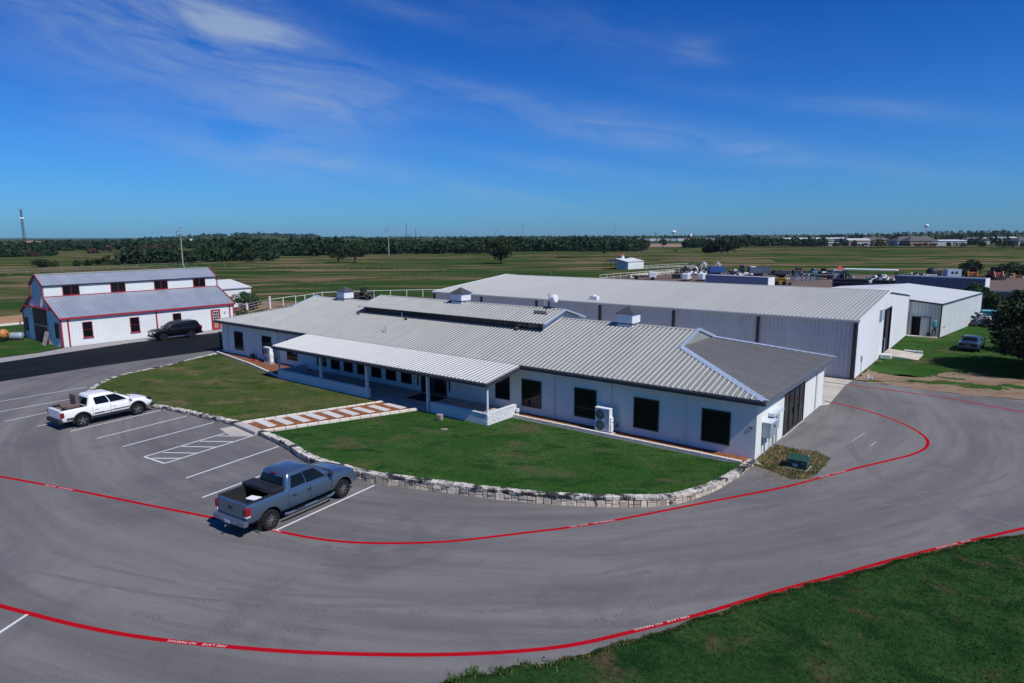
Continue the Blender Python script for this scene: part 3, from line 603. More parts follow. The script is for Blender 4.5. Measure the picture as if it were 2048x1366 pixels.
# mulch beds in front of the office
bed = flat('mulch_bed', [(-13.7,-.02),(-.15,-.02),(-.15,-.86),(-13.7,-.92)], .055, RUST); kind(bed); bl = flat('mulch_bed', [(-49.3,-.02),(-34.95,-.02),(-34.95,-3.2),(-41.6,-1.75),(-49.2,-.52)], .055, MULCH); kind(bl)
stone_strip('edging_stone', (-14.1,-1.02),(-.3,-.94), .16, .17, CURBW, bed, 22); stone_strip('edging_stone', (-49.4,-.58),(-41.6,-1.82), .15, .15, CURBW, bl, 12); stone_strip('edging_stone', (-41.6,-1.82),(-34.8,-3.3), .15, .15, CURBW, bl, 11)
kind(flat('gravel_patch', ragged([(.05,-.75),(.03,3.05),(1.3,2.84),(2.03,3.1),(2.75,2.5),(2.85,1.6),(2.7,.1),(2.7,-1.0),(2.1,-1.5),(1.5,-1.15),(.66,-.9)], .12, .2, 9), .008, DRYG))
kind(flat('concrete_pad', [(-.3,-.62),(.55,-.62),(.1,-.05),(-.3,-.05)], .05, CONC))

# grass tufts
def tufts(name, n, sampler, hmin, hmax, m, wd=.02):
    V = np.zeros((n, 3, 3), np.float32); k = 0
    P_ = sampler(n); a = rng.uniform(0, 2*np.pi, n); h = rng.uniform(hmin, hmax, n); w_ = wd*rng.uniform(.6,1.5,n)
    V[:,0] = P_ + np.stack([np.cos(a)*w_, np.sin(a)*w_, 0*a-.01], 1); V[:,1] = P_ - np.stack([np.cos(a)*w_, np.sin(a)*w_, 0*a+.01], 1)
    V[:,2] = P_ + np.stack([rng.normal(0,.5,n)*h, rng.normal(0,.5,n)*h, h], 1)
    o = fast_mesh(name, V, np.arange(3*n), m, None, 3); kind(o, 'stuff'); o['label'] = name.replace('_',' '); return o
def inside(px_, py_, poly):
    c = np.zeros(len(px_), bool); j = len(poly)-1
    for i in range(len(poly)):
        xi, yi = poly[i]; xj, yj = poly[j]; cond = ((yi > py_) != (yj > py_)) & (px_ < (xj-xi)*(py_-yi)/((yj-yi) if yj != yi else 1e-9)+xi); c ^= cond; j = i
    return c
GB1 = mat('grass_blade', (.027,.070,.018), .8, spec=.1, var=.5, vscale=2.5, col2=(.020,.050,.010), c2scale=1.2, col3=(.15,.11,.05), c3scale=.6, c3lo=.60, c3hi=.72)
GB2 = mat('dry_blade', (.32,.235,.12), .9, var=.4, vscale=5, col2=(.06,.09,.025), c2scale=1.3)
vpoly = verge_poly+[(18,3),(18,-30),(2,-34),(-1.5,-26)]
def samp_verge(n):
    o = np.zeros((0,3))
    while len(o) < n:
        x = rng.uniform(-2,18,n*3); y = rng.uniform(-30,1,n*3); ok = inside(x,y,vpoly); o = np.vstack([o, np.stack([x[ok],y[ok],0*x[ok]+.03],1)])
    return o[:n].astype(np.float32)
tufts('verge_grass_blades', 110000, samp_verge, .03, .085, GB1, .011)
def samp_edge(n):
    i = rng.integers(0, len(verge_poly)-1, n); q = np.array(verge_poly)[i]; q = q+rng.normal(0,.035,(n,2))+np.array([.02,-.02]); return np.hstack([q, np.full((n,1),.01)]).astype(np.float32)
tufts('verge_edge_blades', 22000, samp_edge, .03, .085, GB1, .012); tufts('dry_verge_edge', 5000, samp_edge, .03, .09, GB2, .012)
def samp_mesh(objs):
    def f(n):
        pts = []
        for o in objs:
            me = o.data; ar = np.array([p.area for p in me.polygons]); idx = rng.choice(len(ar), n//len(objs)+1, p=ar/ar.sum())
            co = np.array([v.co for v in me.vertices]); fv = np.array([list(p.vertices)[:4] for p in me.polygons])[idx]; u = rng.random((len(idx),1)); v = rng.random((len(idx),1))
            pts.append((co[fv[:,0]]*(1-u)+co[fv[:,1]]*u)*(1-v)+(co[fv[:,3]]*(1-u)+co[fv[:,2]]*u)*v)
        return np.vstack(pts)[:n].astype(np.float32)
    return f
tufts('lawn_grass_blades', 26000, samp_mesh([l1]), .015, .05, GB1, .013); tufts('dry_lawn_blades', 15000, samp_mesh([l2]), .02, .06, mat('mixed_blade', (.055,.085,.022), .8, var=.5, vscale=2.5, col2=(.10,.095,.04), c2scale=.6), .014)
def samp_side(n):
    x = rng.uniform(.3,15,n); y = rng.uniform(27.8,46,n)+np.maximum(0,x-5)*.4; return np.stack([x,y,0*x+.01],1).astype(np.float32)
tufts('side_yard_tufts', 9000, samp_side, .02, .07, GB1, .02)
def samp_weed(n):
    cs = np.array(verge_poly)[[8,14,22,30,36]]; i = rng.integers(0,len(cs),n); q = cs[i]+rng.normal(0,.10,(n,2)); return np.hstack([q, np.full((n,1),.01)]).astype(np.float32)
tufts('verge_weeds', 420, samp_weed, .06, .18, mat('weed_blade', (.05,.11,.025), .8), .02)
def samp_patch(n):
    x = rng.uniform(-.1,3,n*2); y = rng.uniform(-1.6,3.2,n*2); ok = inside(x,y,[(.05,-.7),(.03,3.05),(1.3,2.84),(2.03,3.1),(2.85,2.4),(2.85,0),(2.7,-1.1),(2.1,-1.6),(1.4,-1.2)]); q = np.stack([x[ok],y[ok],0*x[ok]+.01],1); return np.vstack([q,q])[:n].astype(np.float32)
tufts('dry_grass_tufts', 7000, samp_patch, .02, .10, GB2, .014); tufts('green_grass_tufts', 2500, samp_patch, .02, .13, GB1, .014)
def samp_scatter(n):
    x = 1.7+rng.normal(0,.9,n); y = -1.0+rng.normal(0,.65,n); return np.stack([x,y,0*x+.012],1).astype(np.float32)
tufts('scattered_straw', 4500, samp_scatter, .002, .006, mat('straw',(.34,.26,.15),.9), .022)
# ------------------------------------------------------------------ office
of = thing('office_building', 'long single storey white stucco office with ribbed metal hip roof, raised clerestory and front porch', 'building', (0,0,0))
XL, XR, YB = -49.3, 0., 13.1
mb = MB().box(XL, XR, 0, YB, 0, 2.80); mb.build('wall', STUCCO, of)
# pilasters / stucco seams and downspouts
for x in (-11.9+-.0, -7.75, -3.0, -48.1, -40.2):
    pass
EY, EZ, RY, RZ = -.45, 3.06, 6.58, 5.06; SL = (RZ-EZ)/(RY-EY)
zf = lambda y: EZ+SL*(y-EY)
GX = 5.72; HY = 4.06; HZ = zf(HY)              # dutch gable: where the hips stop
ex = .45; sE = (HZ-EZ)/(GX+ex)
ns = math.hypot(1, SL); ne = math.hypot(1, sE)
# front slope in plane coordinates (a along X from XL-.35, b up the slope)
X0 = XL-.35; X1 = XR+ex; LF = X1-X0; top = (RY-EY)*ns; hb_ = (HY-EY)*ns
poly = [(0,0),(LF,0),(LF-(GX+ex),hb_),(LF-(GX+ex)-.15+.3,top),(GX+.35-.15,top),(GX+.35,hb_)]
def convex_pieces_front():
    A = LF-(GX+ex); B = GX+.35
    return [(0,0),(LF,0),(A,hb_),(A,top),(B,top),(B,hb_)]
CY0, CY1 = 4.32, 2*RY-4.32                    # clerestory walls
CX0, CX1 = -33.9, -15.55
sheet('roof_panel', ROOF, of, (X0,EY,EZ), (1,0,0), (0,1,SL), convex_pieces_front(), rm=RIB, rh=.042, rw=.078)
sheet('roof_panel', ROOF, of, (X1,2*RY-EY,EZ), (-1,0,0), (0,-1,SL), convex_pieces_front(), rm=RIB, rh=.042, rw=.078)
# hip ends
WE = 2*(RY-EY); hw_ = HY-EY
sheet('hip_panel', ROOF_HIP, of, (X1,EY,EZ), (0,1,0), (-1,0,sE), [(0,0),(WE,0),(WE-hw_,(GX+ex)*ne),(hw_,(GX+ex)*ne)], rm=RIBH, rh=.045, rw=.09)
sheet('hip_panel', ROOF_HIP, of, (X0,2*RY-EY,EZ), (0,-1,0), (1,0,sE), [(0,0),(WE,0),(WE-hw_,(GX+ex)*ne),(hw_,(GX+ex)*ne)])
for sx, xg in ((1, -GX), (-1, X0+.35+GX-.0)):
    xg = -GX if sx > 0 else X0+GX+.35
    # little gable wall above the hip face
    sheet('gable_panel', ROOF_NEW, of, (xg+.012*sx, HY if sx > 0 else 2*RY-HY, HZ), (0,sx,0), (0,0,1), [(0,0),(2*(RY-HY),0),((RY-HY),RZ-HZ-.02)], rs=.2, rh=.02, rw=.05)
    for sg in (1,-1):
        y0 = RY-sg*(RY-HY); MB().bar((xg+.05*sx, y0-sg*.1, HZ-.0), (xg+.05*sx, RY, RZ+.05), .10, .16).build('gable_flashing', FLASH, of)
        # hip flashing
        ya = EY if sg > 0 else 2*RY-EY; yb = HY if sg > 0 else 2*RY-HY; xe = X1 if sx > 0 else X0
        a = Vector((xe-.02*sx, ya+.02*sg, EZ+.045)); b = Vector((xg+.0*sx, yb, HZ+.06)); d = b-a
        n1 = Vector((0,-SL*sg,1)).normalized(); n2 = Vector((sE*sx,0,1)).normalized(); u1 = d.cross(n1).normalized(); u2 = d.cross(n2).normalized()
        if u1.x*sx > 0: u1 = -u1
        if u2.y*(-sg)*1 > 0: u2 = -u2
        if u2.x*sx < 0 and abs(u2.x) > abs(u2.y): u2 = -u2
        wv = .30
        q1 = u1*.16; q2 = u2*wv
        MB().add([a-q1*0,b,b+q1-n1*.01,a+q1-n1*.01, a+q2-n2*.01,b+q2-n2*.01, a-n1*.04+q1, b-n1*.04+q1], [(0,1,2,3),(0,4,5,1),(3,2,7,6)]).build('hip_flashing', FLASH if sx > 0 else ROOF_NEW, of, fix=False)
# ridge caps
def ridge(x0, x1, z, parent=of, m=ROOF_NEW, y=RY, sl=SL, hwid=.17):
    MB().add([(x0,y-hwid,z-sl*hwid+.03),(x0,y,z+.045),(x0,y+hwid,z-sl*hwid+.03),(x1,y-hwid,z-sl*hwid+.03),(x1,y,z+.045),(x1,y+hwid,z-sl*hwid+.03)], [(0,3,4,1),(1,4,5,2)]).build('ridge_cap', m, parent, fix=False)
ridge(-GX-.0, CX1+.0, RZ); ridge(X0+GX+.35, CX0, RZ)
# eaves: fascia, gutter, soffit
for y, s_ in ((EY,1),(2*RY-EY,-1)):
    for a, b in (((X0-.02, -34.95), (-13.8, X1+.02)) if s_ > 0 else ((X0-.02, X1+.02),)):
        box('fascia', a, b, min(y-.05*s_, y+.03*s_), max(y-.05*s_, y+.03*s_), EZ-.24, EZ-.012, FASCIA, of)
        box('gutter', a, b, min(y-.16*s_, y-.052*s_), max(y-.16*s_, y-.052*s_), EZ-.15, EZ-.035, FASCIA, of)
for x, s_ in ((X1,1),(X0,-1)):
    box('fascia', min(x-.03*s_,x+.06*s_), max(x-.03*s_,x+.06*s_), EY+.035, 2*RY-EY-.035, EZ-.26, EZ-.012, mat('end_fascia',(.10,.12,.15),.5), of)
MB().box(X0+.05, X1-.05, EY+.05, 2*RY-EY-.05, 2.802, 2.83).build('soffit', mat('soffit_white',(.45,.47,.5),.8), of)
# windows
def window(x0, x1, z0, z1, parent, y=0., frame=BLACKTRIM, fw=.06, pr=.045, mull=0, rail=0, axis='y', sgn=-1, nm='window', glass=GLASS, sill=False):
    """a framed window proud of a wall; axis says which way the wall faces"""
    mb = MB()
    def bx(m_, a, b, c, d, e, f):
        if axis == 'y':
            ya, yb = y+sgn*c, y+sgn*d; m_.box(a,b,min(ya,yb),max(ya,yb),e,f)
        else:
            xa, xb = y+sgn*c, y+sgn*d; m_.box(min(xa,xb),max(xa,xb),a,b,e,f)
    bx(mb, x0,x1,-.02,pr,z0,z0+fw); bx(mb, x0,x1,-.02,pr,z1-fw,z1); bx(mb, x0,x0+fw,-.02,pr,z0+fw,z1-fw); bx(mb, x1-fw,x1,-.02,pr,z0+fw,z1-fw)
    for i in range(mull):
        c = x0+(x1-x0)*(i+1)/(mull+1); bx(mb, c-fw*.35,c+fw*.35,-.02,pr*.8,z0+fw,z1-fw)
    for i in range(rail):
        c = z0+(z1-z0)*(i+1)/(rail+1); bx(mb, x0+fw,x1-fw,-.02,pr*.7,c-fw*.3,c+fw*.3)
    fr = mb.build(nm, frame, parent); g = MB(); bx(g, x0+fw*.9,x1-fw*.9,.004,pr*.35,z0+fw*.9,z1-fw*.9); g.build('pane', glass, fr)
    if sill:
        q = MB(); bx(q, x0-.05,x1+.05,-.02,pr+.05,z0-.06,z0-.002); q.build('sill', frame, fr)
    return fr
for x in (-14.02, -10.24, -6.47, -2.69):
    fr_ = window(x, x+1.46, .46, 2.15, of, rail=0)
    if x == -10.24: box('sash_rail', x+.06, x+1.40, -.035, -.017, 1.02, 1.06, mat('sash_grey',(.05,.055,.06),.5), fr_)
    if x == -14.02: box('sash_rail', x+.06, x+1.40, -.035, -.017, .58, .60, mat('sash_grey',(.05,.055,.06),.5), fr_)
for x in (-47.12, -42.53, -38.82, -35.0+.35): window(x, x+1.45 if x < -36 else x+1.2, .50, 2.2, of)
for x in (-32.83, -31.23, -29.63, -27.98, -26.38, -24.76): window(x, x+1.07, .44, 2.3, of)
window(-16.1, -14.95, .62, 2.15, of, rail=0)
# entry doors
def door_leaf(x0, x1, z1, y, parent, m=BLACKTRIM, axis='y', sgn=-1, handle=True):
    mb = MB(); f = .09
    def bx(m_, a, b, c, d, e, g):
        if axis == 'y': m_.box(a,b,min(y+sgn*c,y+sgn*d),max(y+sgn*c,y+sgn*d),e,g)
        else: m_.box(min(y+sgn*c,y+sgn*d),max(y+sgn*c,y+sgn*d),a,b,e,g)
    bx(mb,x0,x1,-.02,.05,.02,.24); bx(mb,x0,x1,-.02,.05,z1-f,z1); bx(mb,x0,x0+f,-.02,.05,.24,z1-f); bx(mb,x1-f,x1,-.02,.05,.24,z1-f)
    d = mb.build('door', m, parent); g = MB(); bx(g,x0+f,x1-f,0,.02,.24,z1-f); g.build('pane', GLASS, d)
    if handle: h = MB(); bx(h,x1-f*1.6,x1-f*1.2,.05,.10,.85,1.25); h.build('handle', CHROME, d)
for i in range(2): door_leaf(-22.75+i*1.22, -22.75+i*1.22+1.2, 2.35, 0, of)
for i, y in enumerate((4.5, 5.5, 6.5, 7.5)):
    if i in (1,2): door_leaf(y+.01, y+.99, 2.34, 0, of, axis='x', sgn=1)
    else: window(y+.01, y+.99, .05, 2.34, of, y=0, axis='x', sgn=1, nm='side_light')
box('door_threshold', .0, .10, 4.4, 8.6, .01, .05, CONC, of)
# grooves: raised seam strips and downspouts on the stucco
for x in (-7.86, -11.62, -3.55): MB().tube([(x,-.30,2.84),(x+.03,-.12,2.62),(x+.03,-.05,2.45),(x+.03,-.05,.1)], .035, 8).build('downspout', STUCCO, of)
for x in (-48.2, -40.05): MB().tube([(x,-.30,2.84),(x,-.05,2.5),(x,-.05,.1)], .035, 8).build('downspout', STUCCO, of)
MB().tube([(.06,11.2,2.8),(.06,11.2,.08)], .05, 8).build('downspout', STUCCO, of)
# house numerals and wall lamps
for i, (c, z) in enumerate((('0', 1.23), ('2', .93), ('1', 1.98))):
    text('house_numeral', c, .30, BLACKTRIM, of, Matrix.Translation((-23.42,-.012,z)) @ Matrix.Rotation(R(90),4,'X'), extrude=.008)
for x in (-23.05, -20.05): box('wall_bar', x-.04, x+.04, -.08, -.0, .47, 1.95, BLACKTRIM, of)
# red wall number by the corner
MB().box(-.33,-.15,-.02,0,1.5,1.62).build('wall_plaque', mat('rust_plaque',(.35,.16,.12),.6), of)
# porch: slab, parapet walls, posts, roof
box('porch_slab', -34.85, -13.9, -3.35, 0, .012, .075, CONC, of)
PW = mat('painted_block', (.62,.64,.66), .85, var=.10, vscale=7, bump=.9, bscale=9, bdist=.04)
for a, b in ((-34.85,-24.25),(-18.45,-13.9)):
    L_ = b-a; nb = int(L_/.42); 
    mbp = MB().box(a, b, -3.40, -3.22, .0, .64); pw_ = mbp.build('porch_wall', PW, of)
    for c_ in range(3):
        x = a
        while x < b-.12:
            ln = min(random.uniform(.28,.55), b-x)
            if b-(x+ln) < .12: ln = b-x
            q = MB().box(x+.006, x+ln-.006, -3.425-random.uniform(0,.018), -3.39, c_*.205+.02, c_*.205+.212); q.build('stone', PW, pw_); x += ln
    c_ = 0; x = a
    while x < b-.2:
        ln = min(random.uniform(.5,.8), b-x)
        if b-(x+ln) < .2: ln = b-x
        MB().box(x+.004, x+ln-.004, -3.45, -3.19, .641, .70+random.uniform(-.008,.008)).build('cap_stone', PW, pw_); x += ln
pw2 = box('porch_wall', -14.08, -13.9, -3.215, -.75, 0, .64, PW, of)
for c_ in range(3):
    y = -3.42
    while y < -.8:
        ln = min(random.uniform(.3,.5), -.75-y)
        if -.75-(y+ln) < .12: ln = -.75-y
        MB().box(-13.91, -13.875+random.uniform(0,.015), y+.006, y+ln-.006, c_*.205+.02, c_*.205+.212).build('stone', PW, pw2); y += ln
MB().box(-14.12,-13.85,-3.185,-.72,.641,.70).build('cap_stone', PW, pw2)
pw3 = box('porch_wall', -34.85, -34.67, -3.215, -.9, 0, .64, PW, of); MB().box(-34.9,-34.62,-3.185,-.88,.641,.70).build('cap_stone', PW, pw3)
for x in (-29.45, -24.42, -18.68): 
    q = MB().box(x-.09,x+.06,-3.44,-3.36,.0 if x > -20 else .70, 2.36); q.box(x-.02,x+.02,-3.36,-3.22,.0 if x > -20 else .70,2.36); q.box(x+.061,x+.10,-3.42,-3.38,.0 if x > -20 else .70,2.36); q.build('post', mat('post_white', (.56,.58,.60), .6), of)
for x in (-34.78, -13.98): MB().box(x-.05,x+.05,-3.36,-3.26,.70,2.36).build('post', mat('post_white2', (.66,.67,.68), .6), of)
PX0, PX1, PY, PZ = -35.05, -13.72, -3.62, 2.52; psl = (EZ-.03-PZ)/(EY-PY)
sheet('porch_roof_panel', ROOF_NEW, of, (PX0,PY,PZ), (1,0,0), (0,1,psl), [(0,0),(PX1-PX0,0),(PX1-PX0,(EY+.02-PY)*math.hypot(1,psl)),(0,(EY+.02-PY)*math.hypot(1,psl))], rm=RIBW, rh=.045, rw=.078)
box('porch_fascia', PX0-.03, PX1+.03, PY-.05, PY+.02, PZ-.22, PZ-.012, FASCIA, of); box('porch_gutter', PX0-.02, PX1+.02, PY-.15, PY-.052, PZ-.14, PZ-.03, FASCIA, of)
for x in (PX0-.0, PX1): MB().bar((x,PY+.02,PZ-.12),(x,EY-.05,EZ-.15), .07, .2).build('porch_rake', FASCIA, of)
MB().bar((PX0+.1,-3.31,2.38),(PX1-.1,-3.31,2.38), .12, .12).build('porch_beam', mat('beam_grey', (.3,.32,.34), .7), of)
MB().add([(PX0+.08,-3.5,2.47),(PX1-.08,-3.5,2.47),(PX1-.08,-.3,2.98),(PX0+.08,-.3,2.98)], [(0,1,2,3)]).build('porch_ceiling', mat('soffit_white',(.45,.47,.5),.8), of)
MB().box(-22.3,-20.0,-1.9,-.35,.076,.088).build('door_mat', mat('black_mat', (.012,.012,.013), .95), of)
# clerestory
cz0 = zf(CY0)-.15; CE = 4.02; CEZ = 4.92; CRZ = 5.66; csl = (CRZ-CEZ)/(RY-CE)
MB().prism([(CX0,CY0),(CX1,CY0),(CX1,CY1),(CX0,CY1)], cz0, CEZ+.02).build('clerestory_wall', BLACKTRIM, of)
for x, sx in ((CX1,1),(CX0,-1)):
    sheet('clerestory_panel', mat('pale_metal_panel', (.60,.66,.72), .5, .2, var=.06, rand=.06), of, (x+.015*sx, CY0 if sx > 0 else CY1, 4.3), (0,sx,0), (0,0,1), [(0,.13),(CY1-CY0,.13),(CY1-CY0,CEZ-4.3),((CY1-CY0)/2,CRZ-4.3-.03),(0,CEZ-4.3)], rs=.3, rh=.02, rw=.05)
n_ = 17; wv = (CX1-CX0-.5)/n_
for i in range(n_): 
    x = CX0+.25+i*wv; window(x+.03, x+wv-.03, zf(CY0)+.10, CEZ-.06, of, y=CY0, fw=.04, pr=.03, nm='clerestory_window', glass=mat('clerestory_glass', (.03,.035,.04), .08, 0, .5))
lc = (RY-CE)*math.hypot(1,csl)
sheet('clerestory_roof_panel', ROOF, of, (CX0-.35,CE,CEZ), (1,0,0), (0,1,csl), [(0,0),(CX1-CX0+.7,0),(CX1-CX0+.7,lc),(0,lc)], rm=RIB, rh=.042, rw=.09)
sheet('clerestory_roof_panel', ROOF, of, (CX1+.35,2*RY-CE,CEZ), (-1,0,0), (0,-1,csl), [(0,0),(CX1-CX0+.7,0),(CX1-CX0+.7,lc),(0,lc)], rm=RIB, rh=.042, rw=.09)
ridge(CX0-.35, CX1+.35, CRZ, sl=csl)
for x in (CX0-.37, CX1+.37):
    for sg in (1,-1): MB().bar((x, RY-sg*(RY-CE), CEZ-.03), (x, RY, CRZ-.02), .04, .12).build('rake_trim', mat('rake_blue',(.30,.36,.44),.5), of)
box('flashing', CX0-.1, CX1+.1, CY0-.22, CY0-.002, zf(CY0)-.06, zf(CY0)+.06, mat('dark_flashing',(.08,.10,.13),.5), of)
# cupolas
for cx_, zb, zt, za, w_ in ((-39.25,4.75,5.80,6.24,1.05),(-24.95,5.35,6.33,6.76,1.08),(-10.38,4.75,5.78,6.24,1.08)):
    h = w_/2; c = MB().box(cx_-h+.02,cx_+h-.02,RY-h+.02,RY+h-.02,zb,zt).build('cupola', mat('cupola_white', (.74,.76,.79), .6), of)
    nb = 5; zs = zb+.42
    for i in range(nb):
        z0 = zs+(zt-zs)*i/nb; MB().box(cx_-h,cx_+h,RY-h,RY+h,z0+.012,z0+(zt-zs)/nb-.004).build('cupola_board', mat('cupola_white', (.74,.76,.79), .6), c)
    MB().box(cx_-h-.03,cx_+h+.03,RY-h-.03,RY+h+.03,zs-.09,zs-.03).build('cupola_band', BLACKTRIM, c)
    e = h+.10; v = [(cx_-e,RY-e,zt),(cx_+e,RY-e,zt),(cx_+e,RY+e,zt),(cx_-e,RY+e,zt),(cx_,RY,za),(cx_-e,RY-e,zt-.04),(cx_+e,RY-e,zt-.04),(cx_+e,RY+e,zt-.04),(cx_-e,RY+e,zt-.04)]
    MB().add(v, [(0,1,4),(1,2,4),(2,3,4),(3,0,4),(5,6,1,0),(6,7,2,1),(7,8,3,2),(8,5,0,3),(8,7,6,5)]).build('cupola_roof', mat('cupola_shingle', (.045,.05,.06), .8, var=.3, vscale=8), c)
# roof vents, pipes
for x, y in ((-28.2,3.75),(-17.5,4.0),(-34.0,3.8)):
    MB().lathe([(.11,0),(.11,.10),(.15,.12),(.13,.2),(0,.22)], 12, 'z', (x,y,zf(y)+.02)).build('roof_vent', mat('rusty_vent', (.10,.045,.03), .8, var=.3), of)
for x, y in ((-29.0,4.1),):
    MB().tube([(x,y,zf(y)),(x,y,zf(y)+.4)], .04, 8).build('vent_pipe', WHITEPL, of)
x, y = -28.0, 1.5
MB().tube([(x,y,zf(y)),(x,y,zf(y)+.42),(x-.05,y,zf(y)+.55)], .035, 8).build('vent_pipe', GREYMET, of); MB().box(x-.18,x+.18,y-.15,y+.15,zf(y)-.02,zf(y)+.05).build('pipe_flashing', FLASH, of)
for x in (-23.3,-21.2,-16.9): MB().tube([(x,PY+.1,PZ+.02),(x+.1,PY+.15,PZ+.12),(x+.2,PY+.12,PZ+.06)], .012, 5).build('gutter_strap', GREYMET, of)
# rooftop dish and ballast blocks
t = thing('satellite_dish', 'white drum shaped dish on a dark mast at the right end of the raised roof', 'antenna', (-16.62,RY,CRZ+.02))
MB().tube([(0,0,0),(0,0,1.02)], .03, 8).build('mast', DARKPIPE, t); MB().tube([(-.5,0,.06),(.5,0,.06)], .03, 6).tube([(0,-.35,-.02),(0,.35,-.02)], .03, 6).build('base_frame', DARKPIPE, t); MB().tube([(0,0,.06),(0,0,.36)], .07, 10).build('mast_clamp', DARKPIPE, t)
MB().tube([(0,0,.6),(.22,0,.66)], .08, 10, r2=.12).build('feed_mount', WHITEPL, t)
MB().lathe([(0,.20),(.1,.20),(.26,.36),(.275,.38),(.275,.58),(.25,.62),(0,.63)], 28, 'x', (0,0,.68)).build('dish_drum', WHITEPL, t, smooth=False)
MB().tube([(-.42,.1,.05),(-.42,.1,.52)], .012, 6).build('whip_aerial', WHITEPL, t)
zcl = lambda y: CEZ+csl*(y-CE)
for i in range(3):
    x = -16.93+i*.36; y = 5.62; t = MB(); z = zcl(y)+.02
    t.box(x-.17,x+.17,y-.19,y-.15,z,z+.19); t.box(x-.17,x+.17,y+.15,y+.19,z,z+.19)
    for j in (-.17,-.02,.13): t.box(x+j,x+j+.04,y-.15,y+.15,z+.001,z+.189)
    o = t.build('cinder_block', mat('cinder_grey', (.30,.28,.25), .95, var=.2, vscale=8), None); tag(o, ('left','middle','right')[i]+' one of the three hollow concrete blocks below the rooftop dish', 'block', 'ballast blocks on the roof')

# AC condensers on the front wall
def condenser(x, label):
    t = thing('air_conditioner', label, 'air conditioner', (x,-.62,.06), group='twin fan air conditioners on the front wall')
    b = MB().box(-.45,.45,-.17,.17,.10,1.34).build('cabinet', WHITEPL, t); bevel(b,.02)
    bt = MB().box(-.47,.47,-.19,.19,1.34,1.39).build('lid', WHITEPL, t); bevel(bt,.015)
    for z in (.42,1.02):
        MB().lathe([(.27,-.185),(.27,-.172),(0,-.172)], 28, 'y', (-.12,0,z)).build('fan_recess', mat('fan_dark', (.03,.035,.04), .6), t)
        g = MB()
        for r_ in (.07,.14,.21,.275): g.lathe([(r_,-.192),(r_+.01,-.192),(r_+.01,-.186),(r_,-.186)], 28, 'y', (-.12,0,z))
        for k in range(8): a = k*math.pi/4; g.bar((-.12,-.189,z),(-.12+.28*math.cos(a),-.189,z+.28*math.sin(a)), .008, .006, (0,1,0))
        g.build('fan_guard', GREYMET, t)
    MB().box(.19,.44,-.178,-.171,.14,1.30).build('side_panel', mat('panel_bluegrey',(.40,.45,.50),.4), t)
    MB().box(.452,.52,-.12,.14,.62,.9).box(.452,.54,-.14,.12,.12,.56).build('valve_cover', WHITEPL, t)
    for i in range(4): MB().tube([(.5,.05,.3+i*.06),(.62,.22,.3+i*.06),(.66,.52,.34+i*.06)], .014, 6).build('refrigerant_pipe', BLKPL, t)
    MB().box(-.5,.62,-.25,.25,-.03,.04).build('pad', CONC, t)
    for i in (-.35,.3): MB().box(i,i+.08,-.2,.2,.04,.10).build('foot', GREYMET, t)
condenser(-7.95, 'tall white twin fan condenser under the second window from the right corner of the office')
condenser(-40.62, 'tall white twin fan condenser beside the left end of the porch')
# electrical cabinets on the sunny end wall
t = thing('electrical_cabinet', 'grey blue meter cabinet on the sunlit end wall of the office, with conduits below', 'cabinet', (0,.85,0))
b = MB().box(.03,.42,0,.95,.92,1.66).build('cabinet_body', GREYMET, t); bevel(b,.01); MB().lathe([(0,.44),(.09,.44),(.09,.42)], 16, 'x', (0,.62,1.42)).build('meter_face', GLASS, t); MB().box(.03,.45,-.02,1.0,1.662,1.69).build('cabinet_lid', mat('lid_pale',(.55,.6,.66),.5), t)
for y in (1.15, 1.75): b = MB().box(.03,.2,y,y+.5,.9,1.72).build('breaker_box', GREYMET, t); bevel(b,.01); MB().box(.2,.207,y+.04,y+.46,.94,1.68).build('breaker_door', FLASH, t)
MB().box(.02,.30,.9,2.6,1.78,1.93).build('wire_trough', mat('lid_pale',(.55,.6,.66),.5), t)
for y, r_ in ((.12,.05),(.72,.018),(1.42,.045),(2.0,.045),(1.62,.02)): MB().tube([(.14,y,.02),(.14,y,.95)], r_, 8).build('conduit', GREYMET, t)
# transformer
t = thing('transformer', 'dark green pad mounted electrical transformer box on the dry grass by the office corner', 'transformer', (1.93,.24,.01))
b = MB().box(-.44,.44,-.38,.38,.02,.40).build('cabinet', TRANSF, t); bevel(b,.015)
b = MB().add([(-.46,-.40,.40),(.46,-.40,.40),(.46,.40,.40),(-.46,.40,.40),(-.46,-.40,.44),(.46,-.40,.44),(.44,.38,.49),(-.44,.38,.49)], [(0,3,2,1),(4,5,6,7),(0,1,5,4),(1,2,6,5),(2,3,7,6),(3,0,4,7)]).build('lid', TRANSF, t)
MB().box(-.16,.06,-.388,-.381,.13,.27).build('warning_label', mat('label_blue',(.25,.32,.48),.5), t); MB().box(.22,.36,-.388,-.381,.30,.335).build('number_label', PLATE, t); MB().box(-.42,-.24,-.388,-.381,.315,.332).build('text_strip', mat('label_blue',(.25,.32,.48),.5), t)
MB().box(-.03,.03,-.41,-.40,.40,.43).build('latch', CHROME, t); MB().tube([(.36,.30,.46),(.36,.30,.56)], .018, 6).build('lifting_lug', WHITEPL, t); MB().box(.441,.455,-.1,-.06,.28,.32).build('seal', WHITEPL, t)
MB().box(-.5,.5,-.44,.44,-.005,.02).build('pad', CONC, t)
